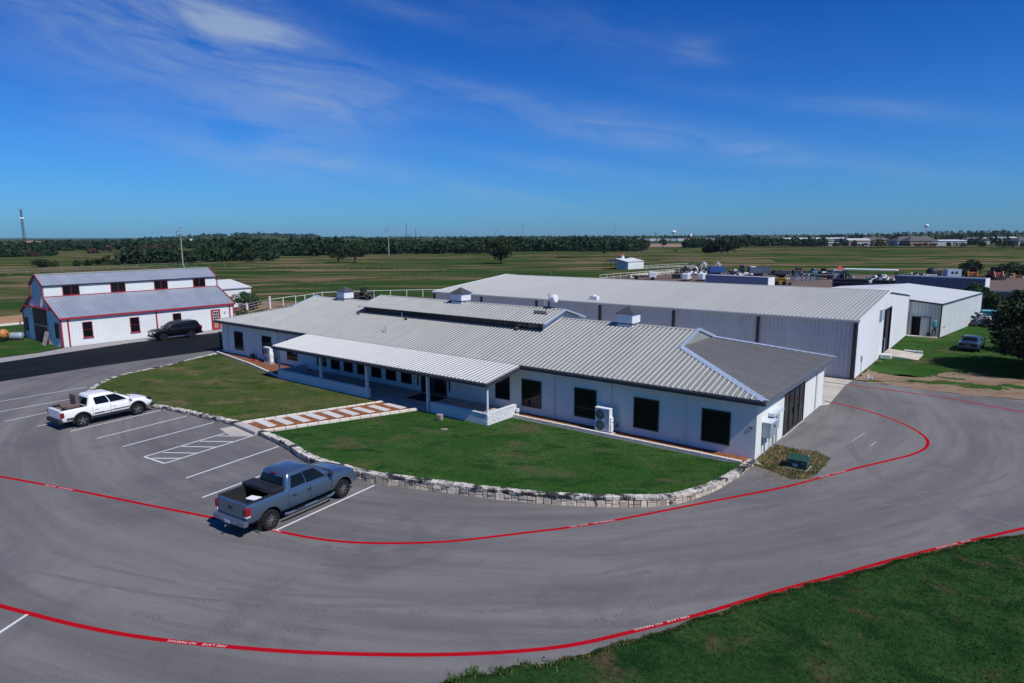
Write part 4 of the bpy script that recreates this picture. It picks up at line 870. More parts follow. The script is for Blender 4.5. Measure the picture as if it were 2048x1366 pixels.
# things on the lawn
t = MB().box(-.17,.17,-.13,.13,0,.36); o = t.build('stone_block', mat('tan_block',(.30,.25,.21),.9,var=.15,vscale=8,bump=.6), None); o.location = (-16.75,-4.35,.06); o.rotation_euler = (0,0,.25); bevel(o,.03); tag(o, 'tan rectangular stone standing on the lawn in front of the porch wall', 'stone block')
r_ = MB().box(-.05,.05,-.145,-.13,.10,.27).build('carving', mat('dark_tan',(.12,.10,.085),.9), o)
o = MB().lathe([(0,.03),(.2,.03),(.22,.02),(.23,0)], 24, 'z', (-15.2,-5.6,.07)).build('valve_cover', mat('cover_concrete',(.26,.22,.17),.9,var=.3,vscale=12), None); tag(o, 'round tan utility cover set flush in the front lawn', 'cover')
# hose reel and red hose by the left wall
t = thing('hose_reel', 'black hose reel standing against the left front wall of the office', 'hose reel', (-43.7,-.35,.05))
MB().lathe([(.0,-.1),(.22,-.1),(.22,-.08),(.12,-.08),(.12,.08),(.22,.08),(.22,.1),(0,.1)], 18, 'y', (0,0,.26)).build('drum', BLKPL, t); MB().box(-.2,.2,-.13,-.11,0,.3).box(-.2,.2,.11,.13,0,.3).build('frame', BLKPL, t)
pts = [(-43.3+1.9*i/40.+.12*math.sin(i*.9), -.75+.22*math.cos(i*1.1), .09+.01*(i%3)) for i in range(41)]
o = MB().tube(pts, .022, 6).build('garden_hose', mat('hose_red',(.30,.02,.03),.5), None); tag(o, 'red garden hose lying in coils on the mulch beside the reel', 'hose')
o = MB().tube([(-37.35,-.3,1.35),(-37.35,-.2,1.35)], .2, 16).tube([(-37.35,-.2,1.35),(-37.35,-.02,1.1)], .02, 6).build('wall_dish', GREYMET, None); tag(o, 'small grey dish on the front wall seen under the left end of the porch roof', 'antenna')
o = MB().box(-.07,.07,-.05,.05,0,.22).box(-.02,.02,-.09,-.05,.05,.2).build('wall_outlet', WHITEPL, None); o.location = (-13.68,-.85,.3); tag(o, 'small white utility box at the end of the porch side wall', 'outlet')

# ------------------------------------------------------------------ workshop
sh = thing('workshop_building', 'very long pale grey metal workshop with shallow ribbed roof and black downspouts behind the office', 'building', (0,0,0))
SX0, SX1, SY0, SY1, SE, SR = -43.4, .1, 22.15, 49.0, 4.42, 5.66; SYM = (SY0+SY1)/2; ssl = (SR-SE)/(SYM-SY0); nss = math.hypot(1,ssl)
mb = MB().box(SX0,SX1-.25,SY0+.02,SY0+.2,0,SE-.03).box(SX0,SX1-.25,SY1-.2,SY1-.02,0,SE-.03).box(SX0,SX0+.18,SY0+.2,SY1-.2,0,SE-.03)
mb.build('wall_frame', DARKIN, sh)
W_ = SX1-SX0
sheet('wall_panel', SIDING_GREY, sh, (SX0,SY0,0), (1,0,0), (0,0,1), [(0,0),(W_,0),(W_,SE),(0,SE)], rs=.305, rh=.03, rw=.06)
sheet('wall_panel', SIDING_GREY, sh, (SX1,SY1,0), (-1,0,0), (0,0,1), [(0,0),(W_,0),(W_,SE),(0,SE)], pw=1.83, rs=.61)
DP = SY1-SY0; dl, dr, dh = 34.0-SY0, 37.5-SY0, 4.05
g = lambda a: SE+ssl*min(a, DP-a)
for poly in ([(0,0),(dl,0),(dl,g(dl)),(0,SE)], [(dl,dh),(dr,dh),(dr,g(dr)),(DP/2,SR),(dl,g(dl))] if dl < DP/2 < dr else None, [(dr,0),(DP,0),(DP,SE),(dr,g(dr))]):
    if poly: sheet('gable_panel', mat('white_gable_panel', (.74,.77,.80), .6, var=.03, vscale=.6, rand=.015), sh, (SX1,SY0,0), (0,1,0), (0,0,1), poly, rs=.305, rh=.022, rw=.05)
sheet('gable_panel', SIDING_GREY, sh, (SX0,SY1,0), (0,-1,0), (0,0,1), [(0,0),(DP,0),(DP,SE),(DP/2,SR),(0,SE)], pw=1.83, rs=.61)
rl = (SYM-SY0+.12)*nss
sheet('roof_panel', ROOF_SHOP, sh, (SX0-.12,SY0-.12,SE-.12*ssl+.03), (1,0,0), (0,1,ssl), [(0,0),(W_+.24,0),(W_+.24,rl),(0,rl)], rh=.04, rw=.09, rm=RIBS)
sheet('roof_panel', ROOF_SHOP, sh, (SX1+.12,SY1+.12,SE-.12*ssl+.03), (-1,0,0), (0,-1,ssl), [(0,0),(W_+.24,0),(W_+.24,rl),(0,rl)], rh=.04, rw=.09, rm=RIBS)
MB().add([(SX0-.12,SYM-.2,SR+.03),(SX0-.12,SYM,SR+.07),(SX0-.12,SYM+.2,SR+.03),(SX1+.12,SYM-.2,SR+.03),(SX1+.12,SYM,SR+.07),(SX1+.12,SYM+.2,SR+.03)], [(0,3,4,1),(1,4,5,2)]).build('ridge_cap', ROOF_SHOP, sh, fix=False)
box('gutter', SX0-.1, SX1+.1, SY0-.26, SY0-.125, SE-.14, SE+.01, mat('grey_gutter',(.40,.42,.42),.5), sh)
for sg in (1,-1):
    MB().bar((SX1+.14, SYM-sg*(SYM-SY0+.12), SE-.02), (SX1+.14, SYM, SR+.02), .05, .2).build('rake_trim', WHITEPL, sh)
    MB().bar((SX0-.14, SYM-sg*(SYM-SY0+.12), SE-.02), (SX0-.14, SYM, SR+.02), .05, .2).build('rake_trim', WHITEPL, sh)
for x in (-43.3,-36.25,-28.95,-21.6,-14.25,-7.03,-.02): box('downspout', x-.11, x+.11, SY0-.14, SY0-.034, .02, SE-.15, BLACKTRIM, sh)
box('corner_trim', SX1+.026, SX1+.05, SY0-.03, SY0+.10, 0, SE-.1, BLACKTRIM, sh)
box('corner_trim', SX1+.026, SX1+.05, SY1-.10, SY1+.03, 0, SE-.05, mat('grey_gutter',(.40,.42,.42),.5), sh)
MB().box(SX1-.02,SX1+.06,34.0-.10,34.0,0,4.15).box(SX1-.02,SX1+.06,37.5,37.6,0,4.15).box(SX1-.02,SX1+.06,34.0,37.5,4.05,4.15).build('door_frame', BLACKTRIM, sh)
box('sliding_door', SX1-.16, SX1-.10, 35.9, 37.5, .02, 4.04, mat('dark_door',(.035,.03,.04),.6), sh)
box('wall_vent', SX1+.03, SX1+.16, 31.4, 32.7, 3.42, 4.35, mat('vent_grey',(.36,.42,.48),.5), sh)
for i in range(6): box('vent_blade', SX1+.16, SX1+.19, 31.45, 32.65, 3.47+i*.145, 3.53+i*.145, mat('vent_grey',(.36,.42,.48),.5), sh)
box('wall_lamp', SX1+.03, SX1+.12, 24.3, 24.55, 1.05, 1.45, GREYMET, sh); MB().tube([(SX1+.08,24.42,.02),(SX1+.08,24.42,1.05)], .025, 6).build('conduit', GREYMET, sh)
MB().tube([(SX1+.25,33.5,.3),(SX1+.25,33.5,1.5),(SX1+.05,34.0,1.6)], .025, 6).tube([(SX1+.9,33.2,.3),(SX1+.9,33.2,.32)], .02, 6).build('handrail', GREYMET, sh)
o = MB().add([(.18,33.65,0),(.18,37.4,0),(3.0,36.9,0),(2.95,33.45,0),(.18,33.65,.22),(.18,37.4,.22),(3.0,36.9,.05),(2.95,33.45,.05)], [(0,3,2,1),(4,5,6,7),(0,1,5,4),(1,2,6,5),(2,3,7,6),(3,0,4,7)]).build('loading_ramp', CONC_TAN, None); tag(o, 'pale concrete ramp sloping down from the tall dark doorway of the workshop', 'ramp')
o = box('concrete_step', .2, 1.0, 32.75, 33.6, 0, .34, mat('white_concrete',(.6,.6,.58),.8)); tag(o, 'white concrete step beside the ramp against the sunlit gable wall', 'step')
o = MB().tube([(1.4,37.7,.12),(2.6,37.55,.12)], .09, 8).box(2.45,2.85,37.4,37.7,0,.22).build('white_pipe_offcut', WHITEPL, None); tag(o, 'white plastic pipe lying along the far edge of the ramp', 'pipe')
# rooftop bits of the workshop
o = MB().lathe([(.16,0),(.16,.3),(.22,.34),(.2,.45),(0,.5)], 12, 'z', (-23.0,23.4,SE+ssl*1.3)).build('box_vent', WHITEPL, sh)
o = MB().box(-23.3,-22.5,23.0,23.5,SE+.1,SE+.5).build('curb_vent', WHITEPL, sh)

# ------------------------------------------------------------------ annex (white roof)
an = thing('annex_building', 'smaller metal building with smooth white roof and open door behind the workshop', 'building', (0,0,0))
F1, B1, B0, F0 = Vector((3.06,49.12)), Vector((5.62,67.0)), Vector((-10.6,69.3)), Vector((-13.1,51.4)); EAn, RAn = 3.5, 4.25
d1 = (B1-F1); fd = (F0-F1); 
sheet('wall_panel', SIDING, an, (*F1,0), (*d1,0), (0,0,1), [(0,0),(d1.length,0),(d1.length,EAn),(0,EAn)], rs=.305, rh=.022, rw=.05)
FX = 3.06-.1
# front wall with the door opening
gz = lambda a: EAn+.09*(FX-a)
wallm = SIDING_GREY
for poly in ([(0,0),(.40,0),(.40,gz(.4)),(0,gz(0))], [(.40,2.02),(2.02,2.02),(2.02,gz(2.02)),(.40,gz(.4))], [(2.02,0),(FX-.02,0),(FX-.02,EAn-.02),(2.02,gz(2.02))]):
    sheet('wall_panel', wallm, an, (.12,49.15,0), (1,0,0), (0,0,1), poly, rs=.305, rh=.022, rw=.05)
MB().box(.46,.50,49.08,49.2,0,2.04).box(2.10,2.16,49.08,49.2,0,2.04).box(.46,2.16,49.08,49.2,2.04,2.10).build('door_frame', mat('door_frame_dark',(.06,.08,.09),.6), an)
d = MB().box(1.32,2.09,49.10,49.15,.05,2.02).build('door', mat('door_grey',(.40,.42,.44),.5), an); MB().tube([(1.4,49.08,1.0),(1.46,49.08,1.0)], .03, 6).build('handle', CHROME, d)
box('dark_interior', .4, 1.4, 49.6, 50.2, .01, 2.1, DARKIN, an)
box('corner_trim', 3.0, 3.12, 49.02, 49.13, 0, EAn-.06, BLACKTRIM, an)
R1 = Vector((-4.9,50.3)); R2 = Vector((-2.5,68.2))
o_ = MB().add([(*F1,EAn),(*B1,EAn),(*R2,RAn),(*R1,RAn),(*B0,EAn),(*F0,EAn)], [(0,1,2,3),(3,2,4,5)])
sh_ = Vector(d1).normalized(); up_ = Vector((R1.x-F1.x, R1.y-F1.y, RAn-EAn)); 
sheet('roof_panel', ROOF_WHITE, an, (*(F1-sh_*.1),EAn+.04), (*sh_,0), (-sh_.y,sh_.x,.092), [(0,0),(d1.length+.2,0),(d1.length+.2,8.2),(0,8.2)], pw=1.22, rs=.61, rh=.012, rw=.04)
MB().add([(*R1,RAn),(*R2,RAn),(*B0,EAn),(*F0,EAn)], [(0,1,2,3)]).build('roof_panel', ROOF_WHITE, an, fix=False)
MB().add([(*B1,0),(*B0,0),(*B0,EAn),(*R2,RAn),(*B1,EAn)], [(0,1,2,3,4)]).add([(*B0,0),(*F0,0),(*F0,EAn),(*B0,EAn)], [(0,1,2,3)]).build('wall_panel', SIDING_GREY, an)
MB().bar((*(F1+Vector((.06,-.1))),EAn-.02),(*(B1+Vector((.06,.1))),EAn-.02), .08, .14).build('eave_trim', mat('trim_teal',(.05,.09,.10),.5), an); MB().bar((3.1,49.03,EAn-.03),(.12,49.03,EAn+.24), .06, .16).build('rake_trim', BLACKTRIM, an)
MB().bar((*B1,0),(*B1,EAn-.05), .1, .1, (1,0,0)).build('corner_trim', mat('pink_trim',(.45,.36,.38),.6), an)
box('wall_fitting', 3.28, 3.36, 50.5, 50.62, .95, 1.08, BLACKTRIM, an)
o = box('concrete_sill', .15, 2.95, 48.25, 49.0, 0, .09, CONC_TAN); tag(o, 'narrow concrete slab in front of the open annex door', 'slab')

# ------------------------------------------------------------------ barn with red trim
ba = thing('barn', 'white metal barn with red trim, raised centre aisle roof and upper windows', 'barn', (0,0,0))
BX0, BX1, BY0, BY1 = -75.5, -64.46, -8.28, 9.55; BM = (BX0+BX1)/2; MX0, MX1 = BM-1.75, BM+1.75; BE, BT, BW, BP = 2.92, 4.75, 5.95, 6.95
prof = [(BX0+.06,0),(BX1-.06,0),(BX1-.06,BE-.04),(MX1-.03,BT-.08),(MX1-.03,BW-.06),(BM,BP-.06),(MX0+.03,BW-.06),(MX0+.03,BT-.08),(BX0+.06,BE-.04)]
n = len(prof); vs = [(x,BY0+.04,z) for x,z in prof]+[(x,BY1-.04,z) for x,z in prof]
MB().add(vs, [tuple(range(n)), tuple(range(n,2*n))]+[(i,(i+1)%n,n+(i+1)%n,n+i) for i in range(n)]).build('wall_frame', BARNWHITE, ba)
LB = BY1-BY0
sheet('wall_panel', BARNWHITE, ba, (BX1,BY0,0), (0,1,0), (0,0,1), [(0,0),(LB,0),(LB,BE),(0,BE)], rs=.305, rh=.025, rw=.05)
sheet('upper_wall_panel', BARNWHITE, ba, (MX1+.01,BY0,BT), (0,1,0), (0,0,1), [(0,0),(LB,0),(LB,BW-BT),(0,BW-BT)], rs=.305, rh=.025, rw=.05)
for y0, sy in ((BY0,1),(BY1,-1)):
    O_ = (BX0 if sy > 0 else BX1, y0, 0); Wb = BX1-BX0
    P2 = [(0,0),(Wb,0),(Wb,BE),(MX1-BX0,BT),(MX1-BX0,BW),(Wb/2,BP),(MX0-BX0,BW),(MX0-BX0,BT),(0,BE)]
    sheet('end_panel', BARNWHITE, ba, O_, (sy,0,0), (0,0,1), [(0,0),(MX0-BX0,0),(MX0-BX0,BT),(0,BE)], rs=.305, rh=.02, rw=.05)
    sheet('end_panel', BARNWHITE, ba, O_, (sy,0,0), (0,0,1), [(MX0-BX0,0),(MX1-BX0,0),(MX1-BX0,BW),(Wb/2,BP),(MX0-BX0,BW)], rs=.305, rh=.02, rw=.05)
    sheet('end_panel', BARNWHITE, ba, O_, (sy,0,0), (0,0,1), [(MX1-BX0,0),(Wb,0),(Wb,BE),(MX1-BX0,BT)], rs=.305, rh=.02, rw=.05)
sl1 = (BT-BE)/(BX1-MX1); sl2 = (BP-BW)/(BM-MX0); oh = .12
for sx, xe, xm in ((1,BX1,MX1),(-1,BX0,MX0)):
    L1 = (abs(xe-xm)+oh)*math.hypot(1,sl1); y0 = BY0-.15 if sx > 0 else BY1+.15
    sheet('roof_panel', ROOF_BARN, ba, (xe+sx*oh,y0,BE-oh*sl1+.04), (0,sx,0), (-sx,0,sl1), [(0,0),(LB+.3,0),(LB+.3,L1),(0,L1)], rh=.045, rw=.08)
    L2 = (abs(xm-BM)+oh)*math.hypot(1,sl2)
    sheet('upper_roof_panel', ROOF_BARN, ba, (xm+sx*oh,y0,BW-oh*sl2+.04), (0,sx,0), (-sx,0,sl2), [(0,0),(LB+.3,0),(LB+.3,L2),(0,L2)])
    MB().box(min(xe+sx*.12,xe+sx*.24),max(xe+sx*.12,xe+sx*.24),BY0-.18,BY1+.18,BE-.16,BE+.02).build('eave_trim', RED, ba)
    MB().box(min(xm+sx*.03,xm+sx*.09),max(xm+sx*.03,xm+sx*.09),BY0-.1,BY1+.1,BT-.0,BT+.09).build('wall_trim', RED, ba)
    MB().box(min(xm+sx*.12,xm+sx*.17),max(xm+sx*.12,xm+sx*.17),BY0-.1,BY1+.1,BW-.10,BW+.01).build('eave_trim', BLACKTRIM, ba)
MB().add([(BM-.14,BY0-.15,BP+.02),(BM,BY0-.15,BP+.10),(BM+.14,BY0-.15,BP+.02),(BM-.14,BY1+.15,BP+.02),(BM,BY1+.15,BP+.10),(BM+.14,BY1+.15,BP+.02)], [(0,3,4,1),(1,4,5,2)]).build('ridge_cap', ROOF_NEW, ba, fix=False)
for y in (BY0-.17, BY1+.17):
    q = [(BX1+.2,BE-.02),(MX1+.06,BT+.03),(MX1+.06,BW-.03)]; q2 = [(MX1+.2,BW-.02),(BM,BP+.05)]
    for sg in (1,-1):
        f_ = lambda p: (BM+sg*(p[0]-BM), y, p[1])
        MB().bar(f_(q[0]),f_(q[1]),.07,.2).build('rake_trim', RED, ba); MB().bar(f_(q[1]),f_(q[2]),.07,.14,(1,0,0)).build('rake_trim', RED, ba); MB().bar(f_(q2[0]),f_(q2[1]),.07,.2).build('rake_trim', RED, ba)
for x in (BX1+.02, ): 
    for y in (BY0+.02, BY0+.62, BY0+9.0, BY1-.5, BY1-.02): MB().box(x,x+.05,y-.07,y+.07,0,BE-.14).build('post_trim', RED, ba)
MB().box(BX1-.12,BX1+.05,BY0-.06,BY0-.0,0,BE-.1).box(BX0-.05,BX0+.12,BY0-.06,BY0-.0,0,BE-.1).build('post_trim', RED, ba)
for y0, y1 in ((-6.44,-5.55),(-2.0,-1.07),(2.43,3.35)): window(y0, y1, .80, 2.35, ba, y=BX1+.02, axis='x', sgn=1, frame=RED, fw=.045, pr=.06, rail=1, sill=True)
for y0, y1 in ((-6.64,-5.1),(-2.12,-.64),(2.38,3.87),(6.81,8.27)): window(y0, y1, BT+.10, BW-.14, ba, y=MX1+.03, axis='x', sgn=1, frame=RED, fw=.045, pr=.06, mull=1, nm='upper_window')
window(-75.0, -74.0, .82, 2.32, ba, y=BY0-.02, frame=BLACKTRIM, rail=1, glass=DULLGLASS); window(-66.0, -65.0, .82, 2.35, ba, y=BY0-.02, frame=BLACKTRIM, rail=1, glass=DULLGLASS)
# barn doors
dd = MB().box(-72.0,-70.03,BY0-.10,BY0-.05,.05,3.5).build('barn_door', mat('dark_red_door',(.16,.014,.02),.7), ba); MB().box(-71.9,-70.13,BY0-.11,BY0-.101,1.95,3.4).build('pane', DULLGLASS, dd); MB().box(-71.95,-70.1,BY0-.125,BY0-.102,1.78,1.86).build('rail', PLATE, dd)
dd = MB().box(-69.99,-68.15,BY0-.10,BY0-.05,.05,3.5).build('barn_door', mat('dark_red_door',(.16,.014,.02),.7), ba); MB().box(-69.89,-68.25,BY0-.11,BY0-.101,1.95,3.4).build('pane', DULLGLASS, dd); MB().box(-69.95,-68.2,BY0-.125,BY0-.102,1.78,1.86).build('rail', PLATE, dd)
MB().box(-74.2,-66.8,BY0-.36,BY0-.03,3.58,3.70).build('door_canopy', RED, ba)
# side door with nine panes and a pet flap
fr = MB().box(BX1+.02,BX1+.07,6.76,6.86,0,2.26).box(BX1+.02,BX1+.07,7.76,7.86,0,2.26).box(BX1+.02,BX1+.07,6.76,7.86,2.26,2.36).build('door_frame', RED, ba)
dr_ = MB().box(BX1+.02,BX1+.055,6.86,7.76,.02,2.26).build('side_door', REDDOOR, ba); MB().box(BX1+.056,BX1+.066,6.98,7.64,1.15,2.16).build('light_frame', WHITEPL, dr_)
for i in range(3):
    for j in range(3): MB().box(BX1+.067,BX1+.072,7.01+i*.21,7.19+i*.21,1.18+j*.325,1.46+j*.325).build('pane', GLASS, dr_)
MB().box(BX1+.056,BX1+.066,7.12,7.5,.25,.85).build('pet_flap', mat('yellow_flap',(.45,.38,.2),.6), dr_); MB().box(BX1+.067,BX1+.072,7.2,7.42,.33,.75).build('flap_panel', WOOD, dr_)
box('wall_lamp', BX1+.03, BX1+.12, 8.35, 8.45, 1.85, 2.05, GREYMET, ba)
MB().tube([(BM,6.8,BP),(BM,6.8,BP+.45)], .04, 6).build('vent_pipe', GREYMET, ba)
# small white shed behind the barn
sx_ = thing('storage_shed', 'small white metal shed with plain white roof just behind the red trimmed barn', 'shed', (-86,19,0))
MB().box(-12,0,0,5.4,0,2.9).build('wall', BARNWHITE, sx_)
sheet('wall_panel', BARNWHITE, sx_, (.02,0,0), (0,1,0), (0,0,1), [(0,0),(5.4,0),(5.4,2.95),(0,2.95)], rs=.305, rh=.02, rw=.05); sheet('wall_panel', BARNWHITE, sx_, (-12,-.02,0), (1,0,0), (0,0,1), [(0,0),(12,0),(12,2.95),(6,3.9),(0,2.95)], rs=.305, rh=.02, rw=.05)
for sg, x0 in ((1,0.15),(-1,-12.15)): sheet('roof_panel', ROOF_WHITE, sx_, (x0,-.1 if sg > 0 else 5.5,2.95), (0,sg,0), (-sg,0,.158), [(0,0),(5.6,0),(5.6,6.25),(0,6.25)], rs=.61, rh=.015, rw=.05)
MB().bar((.2,-.1,2.9),(.2,5.5,2.9),.06,.12).build('eave_trim', mat('grey_gutter',(.40,.42,.42),.5), sx_); MB().bar((.05,5.44,0),(.05,5.44,2.9),.1,.1,(1,0,0)).build('corner_trim', RED, sx_); MB().add([(0,5.4,0),(-12,5.4,0),(-12,5.4,2.9),(-6,5.4,3.85),(0,5.4,2.9)], [(0,1,2,3,4)]).build('wall', BARNWHITE, sx_)
ORD = ['first','second','third','fourth','fifth','sixth','seventh','eighth','ninth','tenth','eleventh','twelfth','thirteenth','fourteenth']
# ------------------------------------------------------------------ vehicles
def bool_cut(o, cutters):
    for c in cutters:
        md = o.modifiers.new('cut', 'BOOLEAN'); md.operation = 'DIFFERENCE'; md.solver = 'EXACT'; md.object = c
    bpy.context.view_layer.update(); dg = bpy.context.evaluated_depsgraph_get()
    me = bpy.data.meshes.new_from_object(o.evaluated_get(dg)); o.modifiers.clear(); old = o.data; o.data = me
    for c in cutters: bpy.data.objects.remove(c)
    return o
def autosmooth(me, ang=32):
    me.shade_smooth(); bm = bmesh.new(); bm.from_mesh(me); c = R(ang)
    for e in bm.edges:
        if len(e.link_faces) != 2 or e.calc_face_angle(3.) > c: e.smooth = False
    bm.to_mesh(me); bm.free()
def interp(tab, x):
    if x <= tab[0][0]: return tab[0][1:]
    for a, b in zip(tab, tab[1:]):
        if x <= b[0]:
            t = (x-a[0])/(b[0]-a[0]); return tuple(p+(q-p)*t for p, q in zip(a[1:], b[1:]))
    return tab[-1][1:]
def wheel(root, x, y, r, wd, side, spokes, rimm, spm):
    t = MB().lathe([(r*.64,-wd/2+.01),(r*.70,-wd/2),(r*.93,-wd/2),(r,-wd/2+.035),(r,wd/2-.035),(r*.93,wd/2),(r*.70,wd/2),(r*.64,wd/2-.01)], 32, 'y').build('wheel', TYRE, root); autosmooth(t.data, 40)
    t.location = (x,y,r)
    yo = side*(wd/2-.02)
    rm = MB().lathe([(r*.66,side*(wd/2-.005)),(r*.63,side*(wd/2-.03)),(r*.58,side*(wd/2-.10)),(0,side*(wd/2-.10))], 32, 'y').lathe([(r*.665,side*(wd/2+.0)),(r*.665,side*(wd/2-.02)),(r*.60,side*(wd/2-.02)),(r*.60,side*(wd/2+.0)),(r*.665,side*(wd/2+.0))], 32, 'y')
    o = rm.build('rim', spm, t); m2 = MB().lathe([(0,side*(wd/2-.0)),(r*.13,side*(wd/2-.005)),(r*.15,side*(wd/2-.06))], 16, 'y')
    for k in range(spokes):
        a = 2*math.pi*k/spokes+.3; c, s_ = math.cos(a), math.sin(a); 
        for da in ((-.16,.16) if spokes <= 6 else (0,)):
            c2, s2 = math.cos(a+da), math.sin(a+da); m2.bar((c*r*.1,yo,s_*r*.1),(c2*r*.62,yo-side*.004,s2*r*.62), .035 if spokes <= 6 else .030, .03, (0,1,0))
    m2.build('spoke', rimm, t); return t
def vehicle(name, label, cat, loc, head, S, group=None):
    """S holds the sections and proportions; x forward, y left"""
    root = thing(name, label, cat, (loc[0],loc[1],loc[2] if len(loc) > 2 else 0), head, group); root.scale = (S.get('scale',.955),)*3
    P_ = S['paint']; r = S['r']; fa, ra = S['wb']/2, -S['wb']/2; hw = S['w']/2; zb = S['zb']
    # body shell: stations front to back  (x, half width, z under, z shoulder, z centre top)
    st = []; T_ = S['body']; xs = sorted(set([t[0] for t in T_] + list(np.linspace(T_[0][0], T_[-1][0], 34))))
    for x in xs: st.append((x,)+interp(T_, x))
    prof = lambda w_, z0, zs, zt: [(0,z0),(.80*w_,z0),(.93*w_,z0+.05),(.985*w_,z0+.16),(1.0*w_,z0+(zs-z0)*.45),(.992*w_,z0+(zs-z0)*.62),(.975*w_,zs-.07),(.945*w_,zs-.015),(.88*w_,zs+(zt-zs)*.35+.005),(.5*w_,zs+(zt-zs)*.85),(0,zt)]
    vs = []; fs = []; m = None
    for (x,w_,z0,zs,zt) in st:
        h = prof(w_,z0,zs,zt); ring = [(x,y,z) for y,z in h] + [(x,-y,z) for y,z in reversed(h[1:-1])]; m = len(ring); vs += ring
    for i in range(len(st)-1): fs += [(i*m+k, i*m+(k+1)%m, (i+1)*m+(k+1)%m, (i+1)*m+k) for k in range(m)]
    fs += [tuple(range(m)), tuple(range((len(st)-1)*m, len(st)*m))]
    body = MB().add(vs, fs).build('body', P_, root)
    cut = []
    for ax in (fa, ra):
        c = MB().tube([(ax,-hw-.2,r+.02),(ax,hw+.2,r+.02)], r+S.get('arch',.09), 36).build('tmp', P_); cut.append(c)
    if 'bed' in S:
        x0, x1, by, zf_ = S['bed']; cut.append(MB().box(x0,x1,-by,by,zf_,3).build('tmp', P_))
    for c in cut: c.data.update()
    M0 = root.matrix_world.copy(); body.parent = None; bool_cut(body, cut); body.parent = root; autosmooth(body.data, 34)
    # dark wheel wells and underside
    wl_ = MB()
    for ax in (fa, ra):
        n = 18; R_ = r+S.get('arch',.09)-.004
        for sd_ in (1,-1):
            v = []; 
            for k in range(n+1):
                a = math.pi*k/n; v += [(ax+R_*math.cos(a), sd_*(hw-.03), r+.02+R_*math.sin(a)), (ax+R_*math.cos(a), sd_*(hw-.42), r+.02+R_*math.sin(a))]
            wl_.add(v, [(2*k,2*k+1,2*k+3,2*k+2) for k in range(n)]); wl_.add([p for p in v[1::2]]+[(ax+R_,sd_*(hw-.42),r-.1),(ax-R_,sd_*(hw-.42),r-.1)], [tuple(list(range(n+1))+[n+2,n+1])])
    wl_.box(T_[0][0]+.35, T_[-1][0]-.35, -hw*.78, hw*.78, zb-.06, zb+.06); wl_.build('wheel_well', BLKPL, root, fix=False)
    if S.get('flare'):
        fl = MB()
        for ax in (fa, ra):
            for sd_ in (1,-1):
                v = []; n = 20; R0 = r+S.get('arch',.09)-.005; R1_ = R0+.085
                for k in range(n+1):
                    a = R(-8)+R(196)*k/n; v += [(ax+q*math.cos(a), sd_*yy, r+.02+q*math.sin(a)) for q, yy in ((R0,hw+.012),(R1_,hw+.012),(R1_,hw-.04),(R0,hw-.06))]
                fl.add(v, [(4*k+j,4*k+(j+1)%4,4*k+4+(j+1)%4,4*k+4+j) for k in range(n) for j in range(4)])
        fl.box(ra+r+.06, fa-r-.06, -hw-.008, hw+.008, zb-.02, zb+.13); fl.build('cladding', BLKPL, root)
    # greenhouse
    x0, x1, w0, z0, X0_, X1_, w1, z1, zc = S['cab']     # belt rear/front/halfwidth/z, eave rear/front/halfwidth/z, crown
    def outline(xa, xb, w_, z, ra_=.16, bow=.06):
        o = []; n = 5
        for (cx_, cy_, a0) in ((xb-ra_,w_-ra_,90),(xb-ra_,-w_+ra_,0)):
            for k in range(n+1):
                a = R(a0-90*k/n); o.append((cx_+ra_*math.cos(a)+bow*(1-((cy_+ra_*math.sin(a))/w_)**2), cy_+ra_*math.sin(a), z))
        for (cx_, cy_, a0) in ((xa+ra_,-w_+ra_,-90),(xa+ra_,w_-ra_,-180)):
            for k in range(n+1):
                a = R(a0-90*k/n); o.append((cx_+ra_*math.cos(a)-bow*.4*(1-((cy_+ra_*math.sin(a))/w_)**2), cy_+ra_*math.sin(a), z))
        return o
    lv = []
    for t in (0,.25,.5,.75,1.0):
        s_ = t; b_ = .012*math.sin(math.pi*t); lv.append(outline(x0+(X0_-x0)*s_-b_, x1+(X1_-x1)*s_+b_, w0+(w1-w0)*s_+b_, z0+(z1-z0)*t, .13, .10))
    lv.append(outline(X0_+.035,X1_-.05,w1-.04,z1+(zc-z1)*.55,.15,.09)); lv.append(outline(X0_+.16,X1_-.22,w1-.20,zc-.006,.2,.07)); lv.append(outline(X0_+.5,X1_-.5,w1*.35,zc,.1,.02))
    vs = [p for l in lv for p in l]; m = len(lv[0]); fs = [(i*m+k, i*m+(k+1)%m, (i+1)*m+(k+1)%m, (i+1)*m+k) for i in range(len(lv)-1) for k in range(m)]+[tuple(range((len(lv)-1)*m, len(lv)*m))]
    cabo = MB().add(vs, fs).build('cab', P_, root); autosmooth(cabo.data, 38)
    def side_pt(s_, t, sd_, off_=.012):
        b_ = .012*math.sin(math.pi*t); xa = x0+(X0_-x0)*t; xb = x1+(X1_-x1)*t; y = w0+(w1-w0)*t+b_; return (xa+(xb-xa)*s_, sd_*(y+off_), z0+(z1-z0)*t)
    for poly in S['side_glass']:
        for sd_ in (1,-1):
            P4 = poly; K = 4; v = []; a, b, c, d = P4   # a,b bottom; c,d top
            for i in range(K+1):
                u = i/K; p = (a[0]+(d[0]-a[0])*u, a[1]+(d[1]-a[1])*u); q = (b[0]+(c[0]-b[0])*u, b[1]+(c[1]-b[1])*u)
                v += [side_pt(*p, sd_), side_pt(*q, sd_)]
            MB().add(v, [(2*i,2*i+1,2*i+3,2*i+2) for i in range(K)]).build('side_window', GLASS, root)
